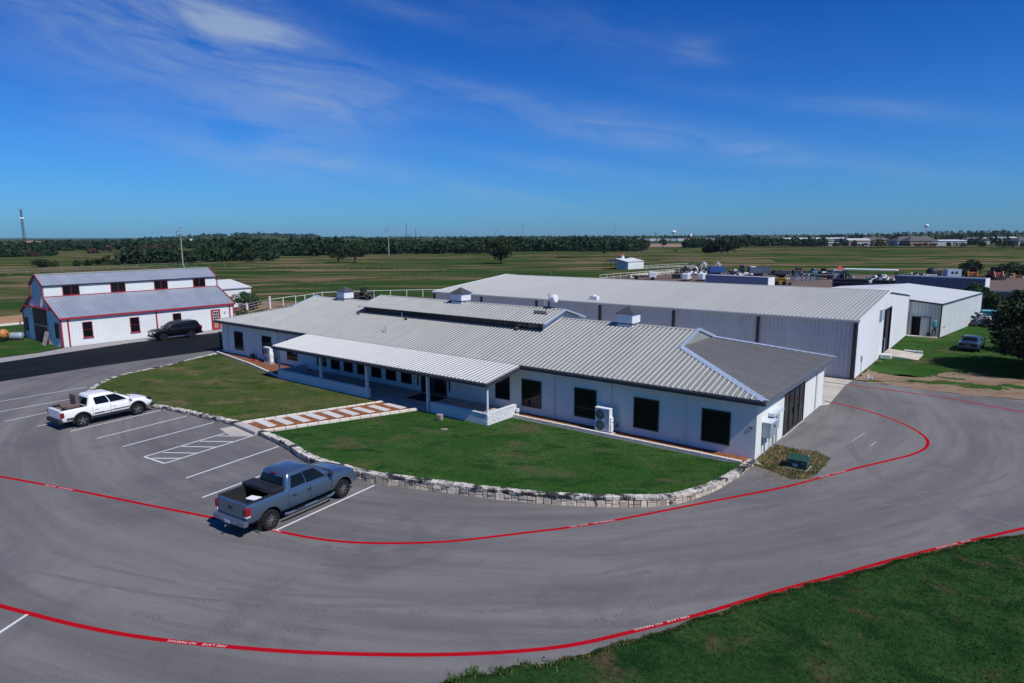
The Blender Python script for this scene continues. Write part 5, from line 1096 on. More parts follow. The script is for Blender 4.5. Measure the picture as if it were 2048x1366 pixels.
    def end_glass(front, t0, t1, wf, nm):
        v = []; K = 10; J = 4
        for j in range(J+1):
            t = t0+(t1-t0)*j/J; b_ = .012*math.sin(math.pi*t); xb = (x1+(X1_-x1)*t if front else x0+(X0_-x0)*t); w_ = (w0+(w1-w0)*t)*wf
            for k in range(K+1):
                y = w_*(2*k/K-1); ww = w0+(w1-w0)*t; v.append((xb+((b_+.10*(1-(y/ww)**2)+.012) if front else -(b_+.04*(1-(y/ww)**2)+.012)), y, z0+(z1-z0)*t))
        MB().add(v, [(j*(K+1)+k, j*(K+1)+k+1, (j+1)*(K+1)+k+1, (j+1)*(K+1)+k) for j in range(J) for k in range(K)]).build(nm, GLASS, root)
    end_glass(True, .06, .93, .86, 'windshield'); end_glass(False, *S.get('rear_t',(.12,.86)), .82, 'rear_window')
    for k, sd_ in ((0,1),(1,-1)):
        m = MB().box(-.07,.07,-.02,.16,-.09,.09) if sd_ > 0 else MB().box(-.07,.07,-.16,.02,-.09,.09); mo = m.build('mirror', S.get('mirror', BLKPL), root); mo.location = (x1-.30, sd_*(w0+.06), z0+.10); bevel(mo,.03,2)
    for ax, sw in ((fa,S.get('steer',0)),(ra,0)):
        for sd_ in (1,-1): wheel(root, ax, sd_*(hw-.135), r, .26, sd_, S['spokes'], S.get('rim', ALLOY), ALLOYDK)
    # door seams and handles
    for xx in S['seams']:
        for sd_ in (1,-1): MB().box(xx-.006,xx+.006,min(sd_*(hw*.94),sd_*(hw*1.004)),max(sd_*(hw*.94),sd_*(hw*1.004)),zb+.14,z0-.05).build('door_seam', BLKPL, root)
    for xx in S['handles']:
        for sd_ in (1,-1): MB().box(xx-.09,xx+.09,min(sd_*(hw*.985),sd_*(hw*1.0+.03)),max(sd_*(hw*.985),sd_*(hw*1.0+.03)),z0-.20,z0-.165).build('door_handle', S.get('handle_m', CHROME), root)
    return root, hw
PA_BLUE = mat('slate_blue_paint', (.095,.15,.225), .24, .6, coat=.8); PA_WHITE = mat('white_car_paint', (.78,.78,.77), .35, coat=.6); PA_BLACK = mat('black_car_paint', (.003,.003,.004), .3, spec=.2, coat=.1)
PA_SEDAN = mat('steel_blue_paint', (.055,.085,.13), .3, .5, coat=.5); PA_DARKRED = mat('dark_maroon_paint', (.012,.008,.010), .3, coat=.4)
def heading(dx, dy): return math.atan2(dy, dx)
# silver blue pickup
S = dict(paint=PA_BLUE, r=.40, wb=3.70, w=2.00, zb=.50, spokes=10, arch=.10,
    body=[(-2.86,.90,.62,1.30,1.30),(-2.80,.965,.52,1.33,1.33),(-1.1,1.0,.50,1.335,1.335),(-.9,1.0,.50,1.26,1.28),(1.25,1.0,.50,1.22,1.26),(1.5,1.0,.50,1.20,1.27),(2.2,.985,.50,1.13,1.20),(2.55,.95,.50,1.04,1.12),(2.78,.86,.54,.90,.98),(2.86,.78,.60,.80,.84)],
    cab=(-1.08,1.42,.93,1.22,-.86,.42,.74,1.83,1.92), bed=(-2.74,-1.16,.80,.84),
    side_glass=[[(.10,.16),(.41,.16),(.50,.88),(.13,.88)],[(.43,.14),(.84,.12),(.93,.88),(.53,.90)]], seams=(-.98,.10,1.22), handles=(-.72,.02), handle_m=BLKPL, mirror=BLKPL)
rt, hw = vehicle('pickup_truck', 'slate blue four door pickup with open bed parked against the stone wall', 'pickup', (-12.78,-16.72), heading(-.34,3.5), S)
MB().box(-2.73,-1.17,-.795,-.785,.85,1.33).box(-2.73,-1.17,.785,.795,.85,1.33).box(-2.735,-2.725,-.785,.785,.85,1.33).box(-1.175,-1.165,-.785,.785,.85,1.33).box(-2.73,-1.17,-.785,.785,.845,.86).build('bed_liner', BLKPL, rt)
MB().box(-2.78,-1.12,-.93,-.79,1.336,1.355).box(-2.78,-1.12,.79,.93,1.336,1.355).build('bed_rail', BLKPL, rt)
for i in range(9): MB().box(-2.7,-1.2,-.7+i*.175-.03,-.7+i*.175+.03,.86,.872).build('floor_rib', BLKPL, rt)
o = MB().box(-1.72,-1.13,-.92,.92,1.36,1.52).build('folded_bed_cover', mat('vinyl_black',(.012,.012,.016),.55), rt); bevel(o,.03)
for y in (-.8,.8): MB().box(-1.7,-1.25,y-.06,y+.06,1.355,1.362).build('cover_rail', CHROME, rt)
o = MB().box(-3.02,-2.82,-.96,.96,.50,.72).box(-3.06,-2.9,-.45,.45,.52,.64).build('rear_bumper', mat('bumper_chrome',(.25,.30,.38),.25,.8), rt); bevel(o,.03)
MB().box(-2.885,-2.862,-.76,.76,.78,1.29).build('tailgate', PA_BLUE, rt); MB().box(-2.90,-2.884,-.12,.12,1.04,1.14).build('tailgate_handle', BLKPL, rt); MB().box(-3.07,-3.061,-.15,.15,.53,.65).build('licence_plate', PLATE, rt)
for s_ in (1,-1):
    o = MB().box(-2.90,-2.70,min(s_*.80,s_*.985),max(s_*.80,s_*.985),.90,1.22).build('tail_lamp', REDL, rt); bevel(o,.03); o = MB().box(-2.905,-2.71,min(s_*.82,s_*.98),max(s_*.82,s_*.98),.82,.90).build('reverse_lamp', CLEARL, rt); bevel(o,.02)
    o = MB().box(2.46,2.70,min(s_*.62,s_*.90),max(s_*.62,s_*.90),.86,1.01).build('head_lamp', CLEARL, rt); bevel(o,.04)
    MB().tube([(-1.25,s_*1.02,.42),(-1.0,s_*1.05,.40),(1.1,s_*1.05,.40),(1.3,s_*1.0,.42)], .05, 10).build('side_step', mat('step_metal',(.22,.27,.34),.3,.7), rt)
    for x in (-.55,.6): MB().box(x-.25,x+.25,min(s_*1.03,s_*1.10),max(s_*1.03,s_*1.10),.42,.455).build('step_pad', BLKPL, rt)
    MB().box(ra_x-.02 if False else -2.33,-2.30,min(s_*.74,s_*.98),max(s_*.74,s_*.98),.12,.45).build('mud_flap', BLKPL, rt)
o = MB().box(2.6,2.875,-.55,.55,.66,.92).build('grille', CHROME, rt); bevel(o,.03); o = MB().box(2.5,2.87,-.80,.80,.46,.62).build('front_bumper', PA_BLUE, rt); bevel(o,.05)
MB().box(-.93,-.90,-.16,.16,1.80,1.86).build('brake_lamp', REDL, rt); MB().tube([(-3.05,0,.42),(-3.16,0,.42),(-3.16,0,.50)], .03, 8).build('tow_ball', CHROME, rt)
MB().box(1.05,1.5,-.7,.7,1.285,1.30).build('wiper_cowl', BLKPL, rt)
# cooler in the bed
ct = thing('cooler', 'blue cooler with a white lid standing in the bed of the slate blue pickup', 'cooler', rt.matrix_basis @ Vector((-2.0,-.20,.885)), heading(-.34,3.5)+R(12)); ct.scale = (.85,)*3
o = MB().box(-.18,.18,-.28,.28,0,.28).build('cooler_body', mat('cooler_blue',(.012,.03,.28),.4), ct); bevel(o,.03); o = MB().box(-.19,.19,-.29,.29,.28,.36).build('lid', WHITEPL, ct); bevel(o,.03); MB().box(-.21,-.19,-.1,.1,.16,.30).build('latch', BLKPL, ct)
MB().tube([(-.0,-.30,.2),(-.0,-.33,.24),(.0,-.30,.29)], .02, 6).build('handle', BLKPL, ct)
# white pickup
S = dict(paint=PA_WHITE, r=.38, wb=3.18, w=1.98, zb=.42, spokes=5, arch=.08, flare=True, rim=ALLOY,
    body=[(-2.66,.93,.52,1.16,1.16),(-2.60,.975,.44,1.18,1.18),(-1.2,.99,.42,1.20,1.20),(-1.0,.99,.42,1.13,1.14),(1.15,.99,.42,1.09,1.12),(1.5,.985,.42,1.06,1.14),(2.05,.965,.42,1.0,1.08),(2.4,.90,.46,.90,.98),(2.58,.80,.50,.78,.84),(2.64,.70,.55,.70,.74)],
    cab=(-1.22,1.50,.92,1.12,-1.02,.25,.72,1.70,1.79), bed=(-2.54,-1.30,.76,.72),
    side_glass=[[(.16,.12),(.46,.12),(.58,.88),(.14,.86)],[(.48,.10),(.86,.10),(.97,.86),(.61,.88)]], seams=(-1.0,.02,1.1), handles=(-.78,.22), handle_m=PA_WHITE, mirror=PA_WHITE)
rt2, hw = vehicle('pickup_truck', 'white crew cab pickup with black side stripe carrying an armchair in its bed', 'pickup', (-33.28,-16.05), heading(-.17,3.03), S)
MB().box(-2.53,-1.31,-.755,-.745,.73,1.19).box(-2.53,-1.31,.745,.755,.73,1.19).box(-2.535,-2.525,-.745,.745,.73,1.17).box(-1.315,-1.305,-.745,.745,.73,1.19).box(-2.53,-1.31,-.745,.745,.725,.74).build('bed_liner', BLKPL, rt2)
MB().box(-2.62,-1.25,-.92,-.75,1.198,1.215).box(-2.62,-1.25,.75,.92,1.198,1.215).build('bed_rail', BLKPL, rt2)
MB().box(-2.70,-2.665,-.80,.80,.66,1.15).build('tailgate', PA_WHITE, rt2); o = MB().box(-2.80,-2.62,-.95,.95,.38,.62).build('rear_bumper', BLKPL, rt2); bevel(o,.05)
MB().box(2.45,2.70,-.80,.80,.40,.58).build('front_bumper', BLKPL, rt2); MB().box(2.55,2.67,-.45,.45,.62,.76).build('grille', BLKPL, rt2)
for s_ in (1,-1):
    o = MB().box(-2.70,-2.52,min(s_*.80,s_*.985),max(s_*.80,s_*.985),.74,1.06).build('tail_lamp', REDL, rt2); bevel(o,.03)
    o = MB().box(2.16,2.52,min(s_*.58,s_*.885),max(s_*.58,s_*.885),.82,.98).build('head_lamp', GLASS, rt2); bevel(o,.04)
    y0, y1 = sorted((s_*.985,s_*.996))
    MB().box(-.93,-.35,y0,y1,.64,.71).build('side_stripe', BLKPL, rt2); MB().box(.12,1.08,y0,y1,.66,.72).build('side_stripe', BLKPL, rt2); MB().box(-2.42,-2.05,y0,y1,.60,.69).build('side_stripe', BLKPL, rt2)
    for i in range(7): MB().box(-.31+i*.06,-.27+i*.06,y0,y1,.65,.705).build('stripe_mark', BLKPL, rt2)
ch = thing('armchair', 'grey brown upholstered armchair loaded in the bed of the white pickup', 'armchair', rt2.matrix_basis @ Vector((-1.78,.08,.74)), heading(-.17,3.03))
CH = mat('taupe_cloth', (.13,.095,.085), .95, var=.1, vscale=8)
for nm, b in (('base',(-.35,.35,-.42,.42,.0,.30)),('seat_cushion',(-.42,.25,-.30,.30,.30,.46)),('arm',(-.40,.30,-.47,-.31,.0,.56)),('arm',(-.40,.30,.31,.47,.0,.56)),('backrest',(.14,.36,-.42,.42,.30,1.08)),('ottoman',(-.78,-.46,-.15,.45,.0,.42))):
    o = MB().box(*b).build(nm, CH, ch); bevel(o,.06,3)
o = MB().box(-.1,.1,-.12,.12,0,.16).build('jug', WHITEPL, None); o.location = rt2.matrix_basis @ Vector((-2.2,-.5,.75)); bevel(o,.04); tag(o, 'small white container in the rear corner of the white pickup bed', 'container')
# black suv
S = dict(paint=PA_BLACK, r=.41, wb=2.95, w=2.0, zb=.40, spokes=6, arch=.08, rim=CHROME, 
    body=[(-2.66,.90,.50,1.20,1.20),(-2.58,.97,.42,1.22,1.22),(-2.0,1.0,.40,1.22,1.22),(1.0,1.0,.40,1.18,1.20),(1.2,.995,.40,1.17,1.24),(2.0,.98,.40,1.12,1.20),(2.32,.93,.42,1.04,1.10),(2.46,.85,.46,.92,.96)],
    cab=(-2.60,1.22,.92,1.20,-2.30,.35,.76,1.80,1.89),
    side_glass=[[(.10,.14),(.30,.14),(.30,.86),(.06,.84)],[(.34,.14),(.57,.13),(.62,.88),(.33,.88)],[(.60,.13),(.88,.12),(.95,.86),(.65,.88)]], seams=(-1.2,.0,1.05), handles=(-.85,.25), mirror=PA_BLACK, rear_t=(.1,.8))
rt3, hw = vehicle('suv', 'large black sport utility vehicle parked along the red trimmed barn', 'SUV', (-61.75,1.25), heading(-.25,-2.75), S)
o = MB().box(2.36,2.50,-.48,.48,.66,1.02).build('grille', CHROME, rt3); bevel(o,.03); MB().box(2.501,2.512,-.12,.12,.86,.94).build('grille_badge', REDL, rt3)
for s_ in (1,-1):
    o = MB().box(2.20,2.44,min(s_*.56,s_*.92),max(s_*.56,s_*.92),.86,1.04).build('head_lamp', CLEARL, rt3); bevel(o,.03)
    MB().tube([(-1.0,s_*1.02,.36),(.95,s_*1.02,.36)], .045, 8).build('running_board', CHROME, rt3)
    MB().tube([(-2.1,s_*.62,1.93),(.1,s_*.62,1.93)], .025, 6).build('roof_rail', CHROME, rt3)
    MB().bar((-2.48,s_*.945,1.245),(1.0,s_*.945,1.225),.012,.03).build('chrome_strip', CHROME, rt3); MB().box(-2.70,-2.55,min(s_*.75,s_*.95),max(s_*.75,s_*.95),.9,1.3).build('tail_lamp', REDL, rt3)
    MB().box(2.30,2.45,min(s_*.5,s_*.72),max(s_*.5,s_*.72),.50,.60).build('fog_lamp', CLEARL, rt3)
MB().box(2.30,2.52,-.86,.86,.40,.58).build('front_bumper', BLKPL, rt3); MB().box(-2.74,-2.6,-.9,.9,.42,.66).build('rear_bumper', BLKPL, rt3)
# blue sedan
S = dict(paint=PA_SEDAN, r=.32, wb=2.85, w=1.86, zb=.28, spokes=7, arch=.07,
    body=[(-2.52,.80,.40,.86,.90),(-2.44,.89,.30,.93,1.00),(-1.6,.93,.28,.97,1.05),(.9,.93,.28,.94,.98),(1.4,.92,.28,.91,.98),(2.1,.88,.28,.82,.88),(2.4,.80,.32,.70,.76),(2.48,.72,.36,.62,.66)],
    cab=(-1.75,1.25,.84,.96,-1.05,.20,.62,1.38,1.44),
    side_glass=[[(.20,.12),(.46,.12),(.48,.88),(.10,.86)],[(.49,.12),(.86,.12),(.92,.86),(.52,.88)]], seams=(-.9,.05,1.0), handles=(-.6,.35), mirror=BLKPL, rear_t=(.08,.92), scale=.9)
rt4, hw = vehicle('sedan_car', 'steel blue sedan seen from behind, parked on the grass near the big tree', 'car', (6.15,43.1), heading(.35,4.4), S)
MB().box(-2.555,-2.50,-.78,.78,.66,.82).build('tail_lamp', mat('dark_red_lamp',(.05,.006,.008),.25), rt4); o = MB().box(-2.62,-2.44,-.88,.88,.34,.58).build('rear_bumper', PA_SEDAN, rt4); bevel(o,.06); MB().box(-2.565,-2.556,-.2,.2,.66,.78).build('licence_plate', mat('old_plate',(.18,.18,.2),.6), rt4); MB().box(2.3,2.5,-.8,.8,.3,.5).build('front_bumper', PA_SEDAN, rt4)
for s_ in (1,-1): MB().box(2.25,2.44,min(s_*.5,s_*.78),max(s_*.5,s_*.78),.60,.72).build('head_lamp', CLEARL, rt4)
# dark pickup far in the yard (seen from its side)
S = dict(paint=PA_DARKRED, r=.40, wb=3.7, w=2.0, zb=.5, spokes=5, arch=.09,
    body=[(-2.86,.90,.62,1.22,1.22),(-2.8,.96,.52,1.25,1.25),(-1.1,1.,.5,1.25,1.25),(1.3,1.,.5,1.2,1.24),(2.3,.98,.5,1.12,1.2),(2.7,.9,.52,.98,1.02),(2.86,.8,.58,.84,.86)], scale=1.,
    cab=(-1.08,1.42,.93,1.2,-.86,.42,.74,1.8,1.9), bed=(-2.74,-1.16,.8,.8), side_glass=[[(.10,.16),(.41,.16),(.5,.88),(.13,.88)],[(.43,.14),(.84,.12),(.93,.88),(.53,.9)]], seams=(.1,), handles=(0.,))
rt5, hw = vehicle('pickup_truck', 'dark maroon pickup parked side on in the far equipment yard', 'pickup', (-28.2,137.6), R(YAW-90)+.05, S)
o = MB().box(2.5,2.95,-.9,.9,.5,.9).build('chrome_front', CHROME, rt5); bevel(o,.06)

# ------------------------------------------------------------------ people
def person(label, loc, rz, joints, radii, edges, shirt, trousers, waist, neck, hairm, h_extra=None):
    t = thing('person', label, 'person', loc, rz)
    me = bpy.data.meshes.new('body'); me.from_pydata(joints, edges, []); o = bpy.data.objects.new('body', me); COL.objects.link(o)
    o.modifiers.new('skin', 'SKIN'); sk = me.skin_vertices[0].data
    for i, r_ in enumerate(radii): sk[i].radius = (r_, r_*.85) if not isinstance(r_, tuple) else r_; sk[i].use_root = (i == 0)
    md = o.modifiers.new('sub', 'SUBSURF'); md.levels = 1; md.render_levels = 1
    bpy.context.view_layer.update(); dg = bpy.context.evaluated_depsgraph_get(); m2 = bpy.data.meshes.new_from_object(o.evaluated_get(dg)); o.modifiers.clear(); o.data = m2; m2.materials.clear()
    SH = mat('cloth_'+shirt[0], shirt[1], .9); TR = mat('cloth_'+trousers[0], trousers[1], .9)
    for m_ in (SKIN, SH, TR, BLKPL): m2.materials.append(m_)
    for p in m2.polygons:
        c = p.center; arm = abs(c.x) > .27 and c.z < 1.2 and c.z > .6
        p.material_index = 3 if c.z < .10 else (2 if c.z < waist else (0 if c.z > neck or arm else 1))
    m2.shade_smooth(); o.parent = t
    hd = joints[3]; MB().lathe([(0,.125),(.07,.115),(.105,.06),(.112,.0),(.10,-.04)], 14, 'z', (hd[0],hd[1]+.018,hd[2]+.02)).build('hair', hairm, t, smooth=True)
    MB().box(hd[0]-.014,hd[0]+.014,hd[1]-.125,hd[1]-.09,hd[2]-.03,hd[2]+.015).build('nose', SKIN, t)
    for s_ in (-1,1):
        MB().box(hd[0]+s_*.036-.013,hd[0]+s_*.036+.013,hd[1]-.105,hd[1]-.092,hd[2]+.012,hd[2]+.024).build('eye', BLKPL, t)
    for side, wi in ((1,8),(-1,11)):
        w_ = Vector(joints[wi]); e_ = Vector(joints[wi-1]); d = (w_-e_).normalized(); q = d.cross(Vector((0,1,0))); q = q.normalized() if q.length > .1 else Vector((1,0,0)); f = MB().obox(w_+d*.05, d*.045, q*.038, d.cross(q)*.014)
        for k, ln in enumerate((.062,.075,.078,.066)):
            b = w_+d*.09+q*(-.028+k*.0187); f.tube([b, b+d*ln*.55, b+d*ln+d.cross(q)*.018], .009, 6, r2=.007)
        b = w_+d*.03+q*.038; f.tube([b, b+d*.03+q*.02, b+d*.06+q*.022], .010, 6); f.build('hand', SKIN, t)
    return t
def standing(bend=0.):
    L = math.sin(bend); c = math.cos(bend); tz = lambda y, z: (y-L*(z-.95), .95+(z-.95)*c) if z > .95 else (y, z)
    def J(x, y, z): yy, zz = tz(y, z); return (x, yy, zz)
    j = [J(0,0,.95), J(0,0,1.18), J(0,0,1.42), J(0,-.02,1.66), J(0,0,1.54), J(.0,0,1.44),
         J(.19,0,1.40), J(.27,.03,1.12), J(.25,-.10,.90), J(-.19,0,1.40), J(-.28,-.02,1.14), J(-.22,-.20,.98),
         (.10,0,.88), (.11,-.02,.50), (.11,.02,.09), (.12,-.10,.04), (-.10,0,.88), (-.12,.01,.50), (-.13,.03,.09), (-.14,-.09,.04)]
    e = [(0,1),(1,2),(2,5),(5,4),(4,3),(2,6),(6,7),(7,8),(2,9),(9,10),(10,11),(0,12),(12,13),(13,14),(14,15),(0,16),(16,17),(17,18),(18,19)]
    r_ = [(.15,.11),(.145,.105),(.16,.11),(.095,.11),.055,.06, .062,.046,.032,.062,.046,.032,.088,.062,.045,.042,.088,.062,.045,.042]
    return j, r_, e
j, r_, e = standing(.05)
person('person in dark clothes standing in the shade at the left end of the office', (-50.55,.45,0), R(-40), j, r_, e, ('black',(.015,.015,.02)), ('navy',(.012,.016,.03)), .98, 1.56, mat('dark_hair',(.012,.01,.01),.8))
j, r_, e = standing(.22)
person('person in a teal hooded top and dark trousers by the open annex door', (2.62,48.62,.09), R(20), j, r_, e, ('teal',(.03,.30,.32)), ('charcoal',(.012,.010,.012)), 1.05, 1.60, mat('teal_hood',(.08,.50,.52),.8))

# ------------------------------------------------------------------ trees
def leaf_cloud(n, sampler, size):
    P_ = sampler(n); V = np.zeros((n,4,3), np.float32); a = rng.normal(size=(n,3)); a /= np.linalg.norm(a,axis=1)[:,None]; b = rng.normal(size=(n,3)); b -= (b*a).sum(1)[:,None]*a; b /= np.linalg.norm(b,axis=1)[:,None]
    s_ = (size*rng.uniform(.5,1.4,n))[:,None]; V[:,0] = P_-a*s_; V[:,1] = P_-b*s_*.55; V[:,2] = P_+a*s_; V[:,3] = P_+b*s_*.55; return V
def LEAFM(nm, c, c2): return mat(nm, c, .75, spec=.25, var=.35, vscale=1.4, col2=c2, c2scale=.5, c2lo=.42, c2hi=.62)
LEAF = LEAFM('oak_leaves', (.020,.040,.013), (.034,.056,.018)); LEAFB = LEAFM('bright_leaves', (.035,.075,.016), (.055,.10,.025)); LEAFD = LEAFM('dark_leaves', (.012,.026,.009), (.020,.038,.012)); LEAFG = LEAFM('bush_leaves', (.035,.075,.03), (.055,.10,.045))
def tree(name, label, x, y, h, cr, n, size, leaf=LEAF, trunk_h=.28, cat='tree', group=None, flat_=.62, clumps=26, seed=0, limbs=5, tr=.035, z=0):
    r = np.random.default_rng(seed+int(abs(x)*7+abs(y)*3)); t = thing(name, label, cat, (x,y,z), 0, group)
    th = h*trunk_h; cz = th+(h-th)*.52; rz_ = (h-th)*.55
    C = r.normal(size=(clumps,3)); C /= np.linalg.norm(C,axis=1)[:,None]; C *= (r.uniform(.25,1,(clumps,1))**.5); C *= np.array([cr*.80,cr*.80,rz_*.80]); C[:,2] += cz; C[:,2] = np.maximum(C[:,2], th*.9)
    cs = r.uniform(.24,.42,clumps)*cr*.95
    def smp(k):
        i = r.integers(0,clumps,k); d = r.normal(size=(k,3)); d /= np.linalg.norm(d,axis=1)[:,None]; q = C[i]+d*(cs[i]*r.uniform(.45,1.08,k)**.6)[:,None]*np.array([1,1,.72]); return q
    V = leaf_cloud(n, smp, size); V[:,:,2] = np.maximum(V[:,:,2], th*.45)
    fast_mesh('crown', V, np.arange(4*n), leaf, t)
    mb = MB(); b = h*tr; mb.tube([(0,0,-.05),(.02*h*r.normal(),.0,th*.6),(.02*h*r.normal(),.02*h*r.normal(),th*1.05)], b, 8, r2=b*.72)
    for k in range(limbs):
        c = C[r.integers(0,clumps)]; mb.tube([(0,0,th*.85), tuple(c*np.array([.45,.45,0])+np.array([0,0,th+(c[2]-th)*.5])), tuple(c)], b*.5, 6, r2=b*.12)
    mb.build('trunk', BARK, t, smooth=True); return t
# big tree at the right edge
tree('shade_tree', 'large dark leafy shade tree at the right edge beside the blue sedan', 12.9, 33.6, 6.0, 5.5, 70000, .15, LEAFD, .16, clumps=70, seed=3, limbs=14, tr=.045)
tree('shade_tree', 'second dark leafy tree standing behind the big one at the right edge', 15.0, 44.0, 7.2, 4.4, 9000, .18, LEAFD, .2, clumps=40, seed=4, limbs=8)
# pasture trees
tree('pasture_tree', 'lone round crowned tree in the middle of the green pasture', -150.5,166.5, 10.8, 6.0, 7000, .28, LEAF, .14, seed=1, clumps=40, limbs=10)
tree('pasture_tree', 'left tree of the pair standing in the pasture', -214.7,138.6, 8.2, 4.6, 3500, .30, LEAF, .17, seed=2, group='pair of pasture trees'); tree('pasture_tree', 'right tree of the pair standing in the pasture', -208.6,142.4, 8.6, 4.7, 3500, .30, LEAF, .17, seed=5, group='pair of pasture trees')
tree('pasture_tree', 'small tree just right of the tall pole above the barn', -252.1,122.1, 6.2, 3.4, 2200, .3, LEAF, .2, seed=6)
tree('pasture_tree', 'slim upright tree at the right end of the distant bush clump', *polar(1466,395), 8.6, 3.0, 2500, .4, LEAF, .25, seed=7, limbs=4)
for i, (px, d, h, c) in enumerate(((1148,478,3.4,1.8),(1187,470,5.0,3.2),(1202,462,5.4,2.0),(1324,560,7.6,4.5))):
    tree('pasture_tree', ('tiny far tree at the left of the three small ones beyond the pasture','middle and widest of three small far trees beyond the pasture','slim right hand one of three small far trees beyond the pasture','round tree in front of the bare brown far field')[i], *polar(px,d), h, c, 700, .5, LEAF, .12, seed=10+i, limbs=3, clumps=14)
cl_ = ((1424,398,7.0,4.0),(1440,396,7.8,4.4),(1452,402,6.2,3.4),(1411,400,4.0,2.8),(1431,405,8.4,4.2))
for i, (px, d, h, c) in enumerate(cl_): tree('thicket_tree', ('left','middle front','right','lowest leftmost','tallest rear')[i]+' bushy tree of the dense clump standing alone in the right pasture', *polar(px,d), h, c, 1500, .5, LEAFD, .06, group='clump of trees in the right pasture', seed=20+i, limbs=3)
tree('shrub', 'green shrub growing against the small white shed behind the barn', -82.3, 21.6, 2.6, 2.2, 5000, .12, LEAFG, .05, cat='shrub', seed=31, clumps=22)
tree('shrub', 'low green shrub behind the white gate by the barn', -72.5, 14.8, 1.0, 1.5, 1800, .1, LEAFG, .02, cat='shrub', seed=32, clumps=14)
tree('shrub', 'dark bush beside the white field shelter', -92.6, 158.5, 4.2, 2.6, 1500, .25, LEAF, .05, cat='shrub', seed=33)
tree('small_tree', 'left of two light green saplings behind the annex roof', 4.6, 74.0, 4.3, 1.7, 1800, .16, LEAFB, .3, seed=34, limbs=4, group='saplings behind the annex'); tree('small_tree', 'right of two light green saplings behind the annex roof', 6.6, 71.0, 3.5, 1.4, 1500, .15, LEAFB, .3, seed=35, limbs=4, group='saplings behind the annex')
tree('shrub', 'weedy green bush in front of the dark panelled fence', 6.9, 78.6, 1.9, 1.5, 1500, .13, LEAFG, .05, cat='shrub', seed=36)
tree('shrub', 'green bush behind the loaders at the edge of the yard', -1.6, 170, 4.0, 3.2, 1800, .25, LEAF, .05, cat='shrub', seed=37); tree('shrub', 'bush with orange debris under it at the far right of the yard', 7.6, 172, 3.6, 3.6, 2200, .25, LEAF, .05, cat='shrub', seed=38)
for i, (px, d, h, c) in enumerate(((87,296,3.4,3.6),(100,298,2.2,4.2),(162,300,2.2,1.9),(182,302,2.4,2.0),(206,304,3.2,3.0),(224,305,3.6,3.0),(238,304,1.6,2.0))):
    tree('hedge_bush', ('tall round bush at the left end of the bushes along the far white fence','low wide bush beside the leftmost tall one on the far white fence','smallest round bush on its own by the far white fence','second small round bush by the far white fence','left bush of the touching pair by the far white fence','right bush of the touching pair by the far white fence','low tuft at the right of the touching pair of bushes')[i], *polar(px,d), h, c, 900, .28, LEAF, .03, cat='bush', seed=40+i, clumps=14, limbs=2)
# woods: thousands of trees that read as one mass
def woods(name, label, specs, leaf, tri=1.0):
    VS = []
    for (n, px0, px1, d0, d1, h0, h1, k) in specs:
        for _ in range(n):
            d = math.sqrt(random.uniform(d0*d0, d1*d1)); px = random.uniform(px0, px1); x, y = polar(px, d)
            if d > 650 and noise.noise(Vector((x*.010, y*.010, 5))) < (-.33 if d < 900 else -.05): continue
            h = random.uniform(h0, h1)*(.8+.4*abs(noise.noise(Vector((x*.02,y*.02,1))))*2); c = h*random.uniform(.42,.62); zt = terrain(x,y)
            u = rng.normal(size=(k,3)); u /= np.linalg.norm(u,axis=1)[:,None]; q = u*np.array([c,c,h*.5])*rng.uniform(.55,1.05,(k,1)); q[:,2] += h*.5; q[:,2] = np.maximum(q[:,2], .1)
            a = rng.normal(size=(k,3)); a /= np.linalg.norm(a,axis=1)[:,None]; a = a+u*.2; b = np.cross(a,rng.normal(size=(k,3))); b /= (np.linalg.norm(b,axis=1)[:,None]+1e-6); s_ = tri*h*.15*rng.uniform(.6,1.4,(k,1))*(70/k)**.5
            q += np.array([x,y,zt]); VS.append(np.stack([q-a*s_, q+a*s_*.6+b*s_*.9, q+a*s_*.6-b*s_*.9],1))
    V = np.concatenate(VS); o = fast_mesh(name, V, np.arange(len(V)*3), leaf, None, 3); kind(o,'stuff'); o['label'] = label; return o
WLEAF = LEAFM('wood_leaves', (.010,.030,.009), (.020,.048,.013)); WLEAF2 = LEAFM('far_wood_leaves', (.010,.030,.012), (.024,.050,.018))
woods('woodland', 'dense green woodland belt beyond the pasture', [(900,470,1010,400,560,5.6,8.4,70),(420,990,1290,440,560,5.6,8.2,60),(60,480,760,388,402,4.5,6.5,70),(40,860,1280,430,445,3,4.5,60)], WLEAF)
woods('hedgerow', 'line of bushy trees behind the far white fence', [(34,258,352,306,318,3.6,5.4,90),(14,356,396,300,312,3.4,4.6,90),(40,400,560,312,345,3.6,5.6,80)], WLEAF)
woods('woodland', 'dark woods on the left beyond the green meadow', [(800,-80,560,640,900,5,7.8,34),(120,-60,120,470,500,2.5,4,40)], WLEAF)
woods('woodland', 'trees around the far houses on the right', [(110,1366,1420,560,660,5,7.5,60),(150,1440,1640,620,700,5,8,50),(70,1640,2100,640,660,2.2,4.2,46),(60,1640,2100,690,800,3.5,6.5,46),(240,1600,2100,720,1000,5,8,30)], WLEAF)
woods('woodland', 'far wooded country up to the skyline', [(900,-80,2130,950,1500,4,7,18),(900,-80,2130,1500,2400,4,8,14),(1100,-80,2130,2400,3800,5,9,12),(400,300,640,2600,4200,7,12,10)], WLEAF2)
woods('brush_pile', 'reddish brown brush and cleared thickets in the left meadow', [(14,290,352,600,640,3,5,50),(8,186,206,520,540,2.5,4,50),(16,-10,130,470,540,2.5,4,50),(3,222,235,610,640,4,5,50)], mat('dead_brush', (.060,.032,.028), .95, var=.3))

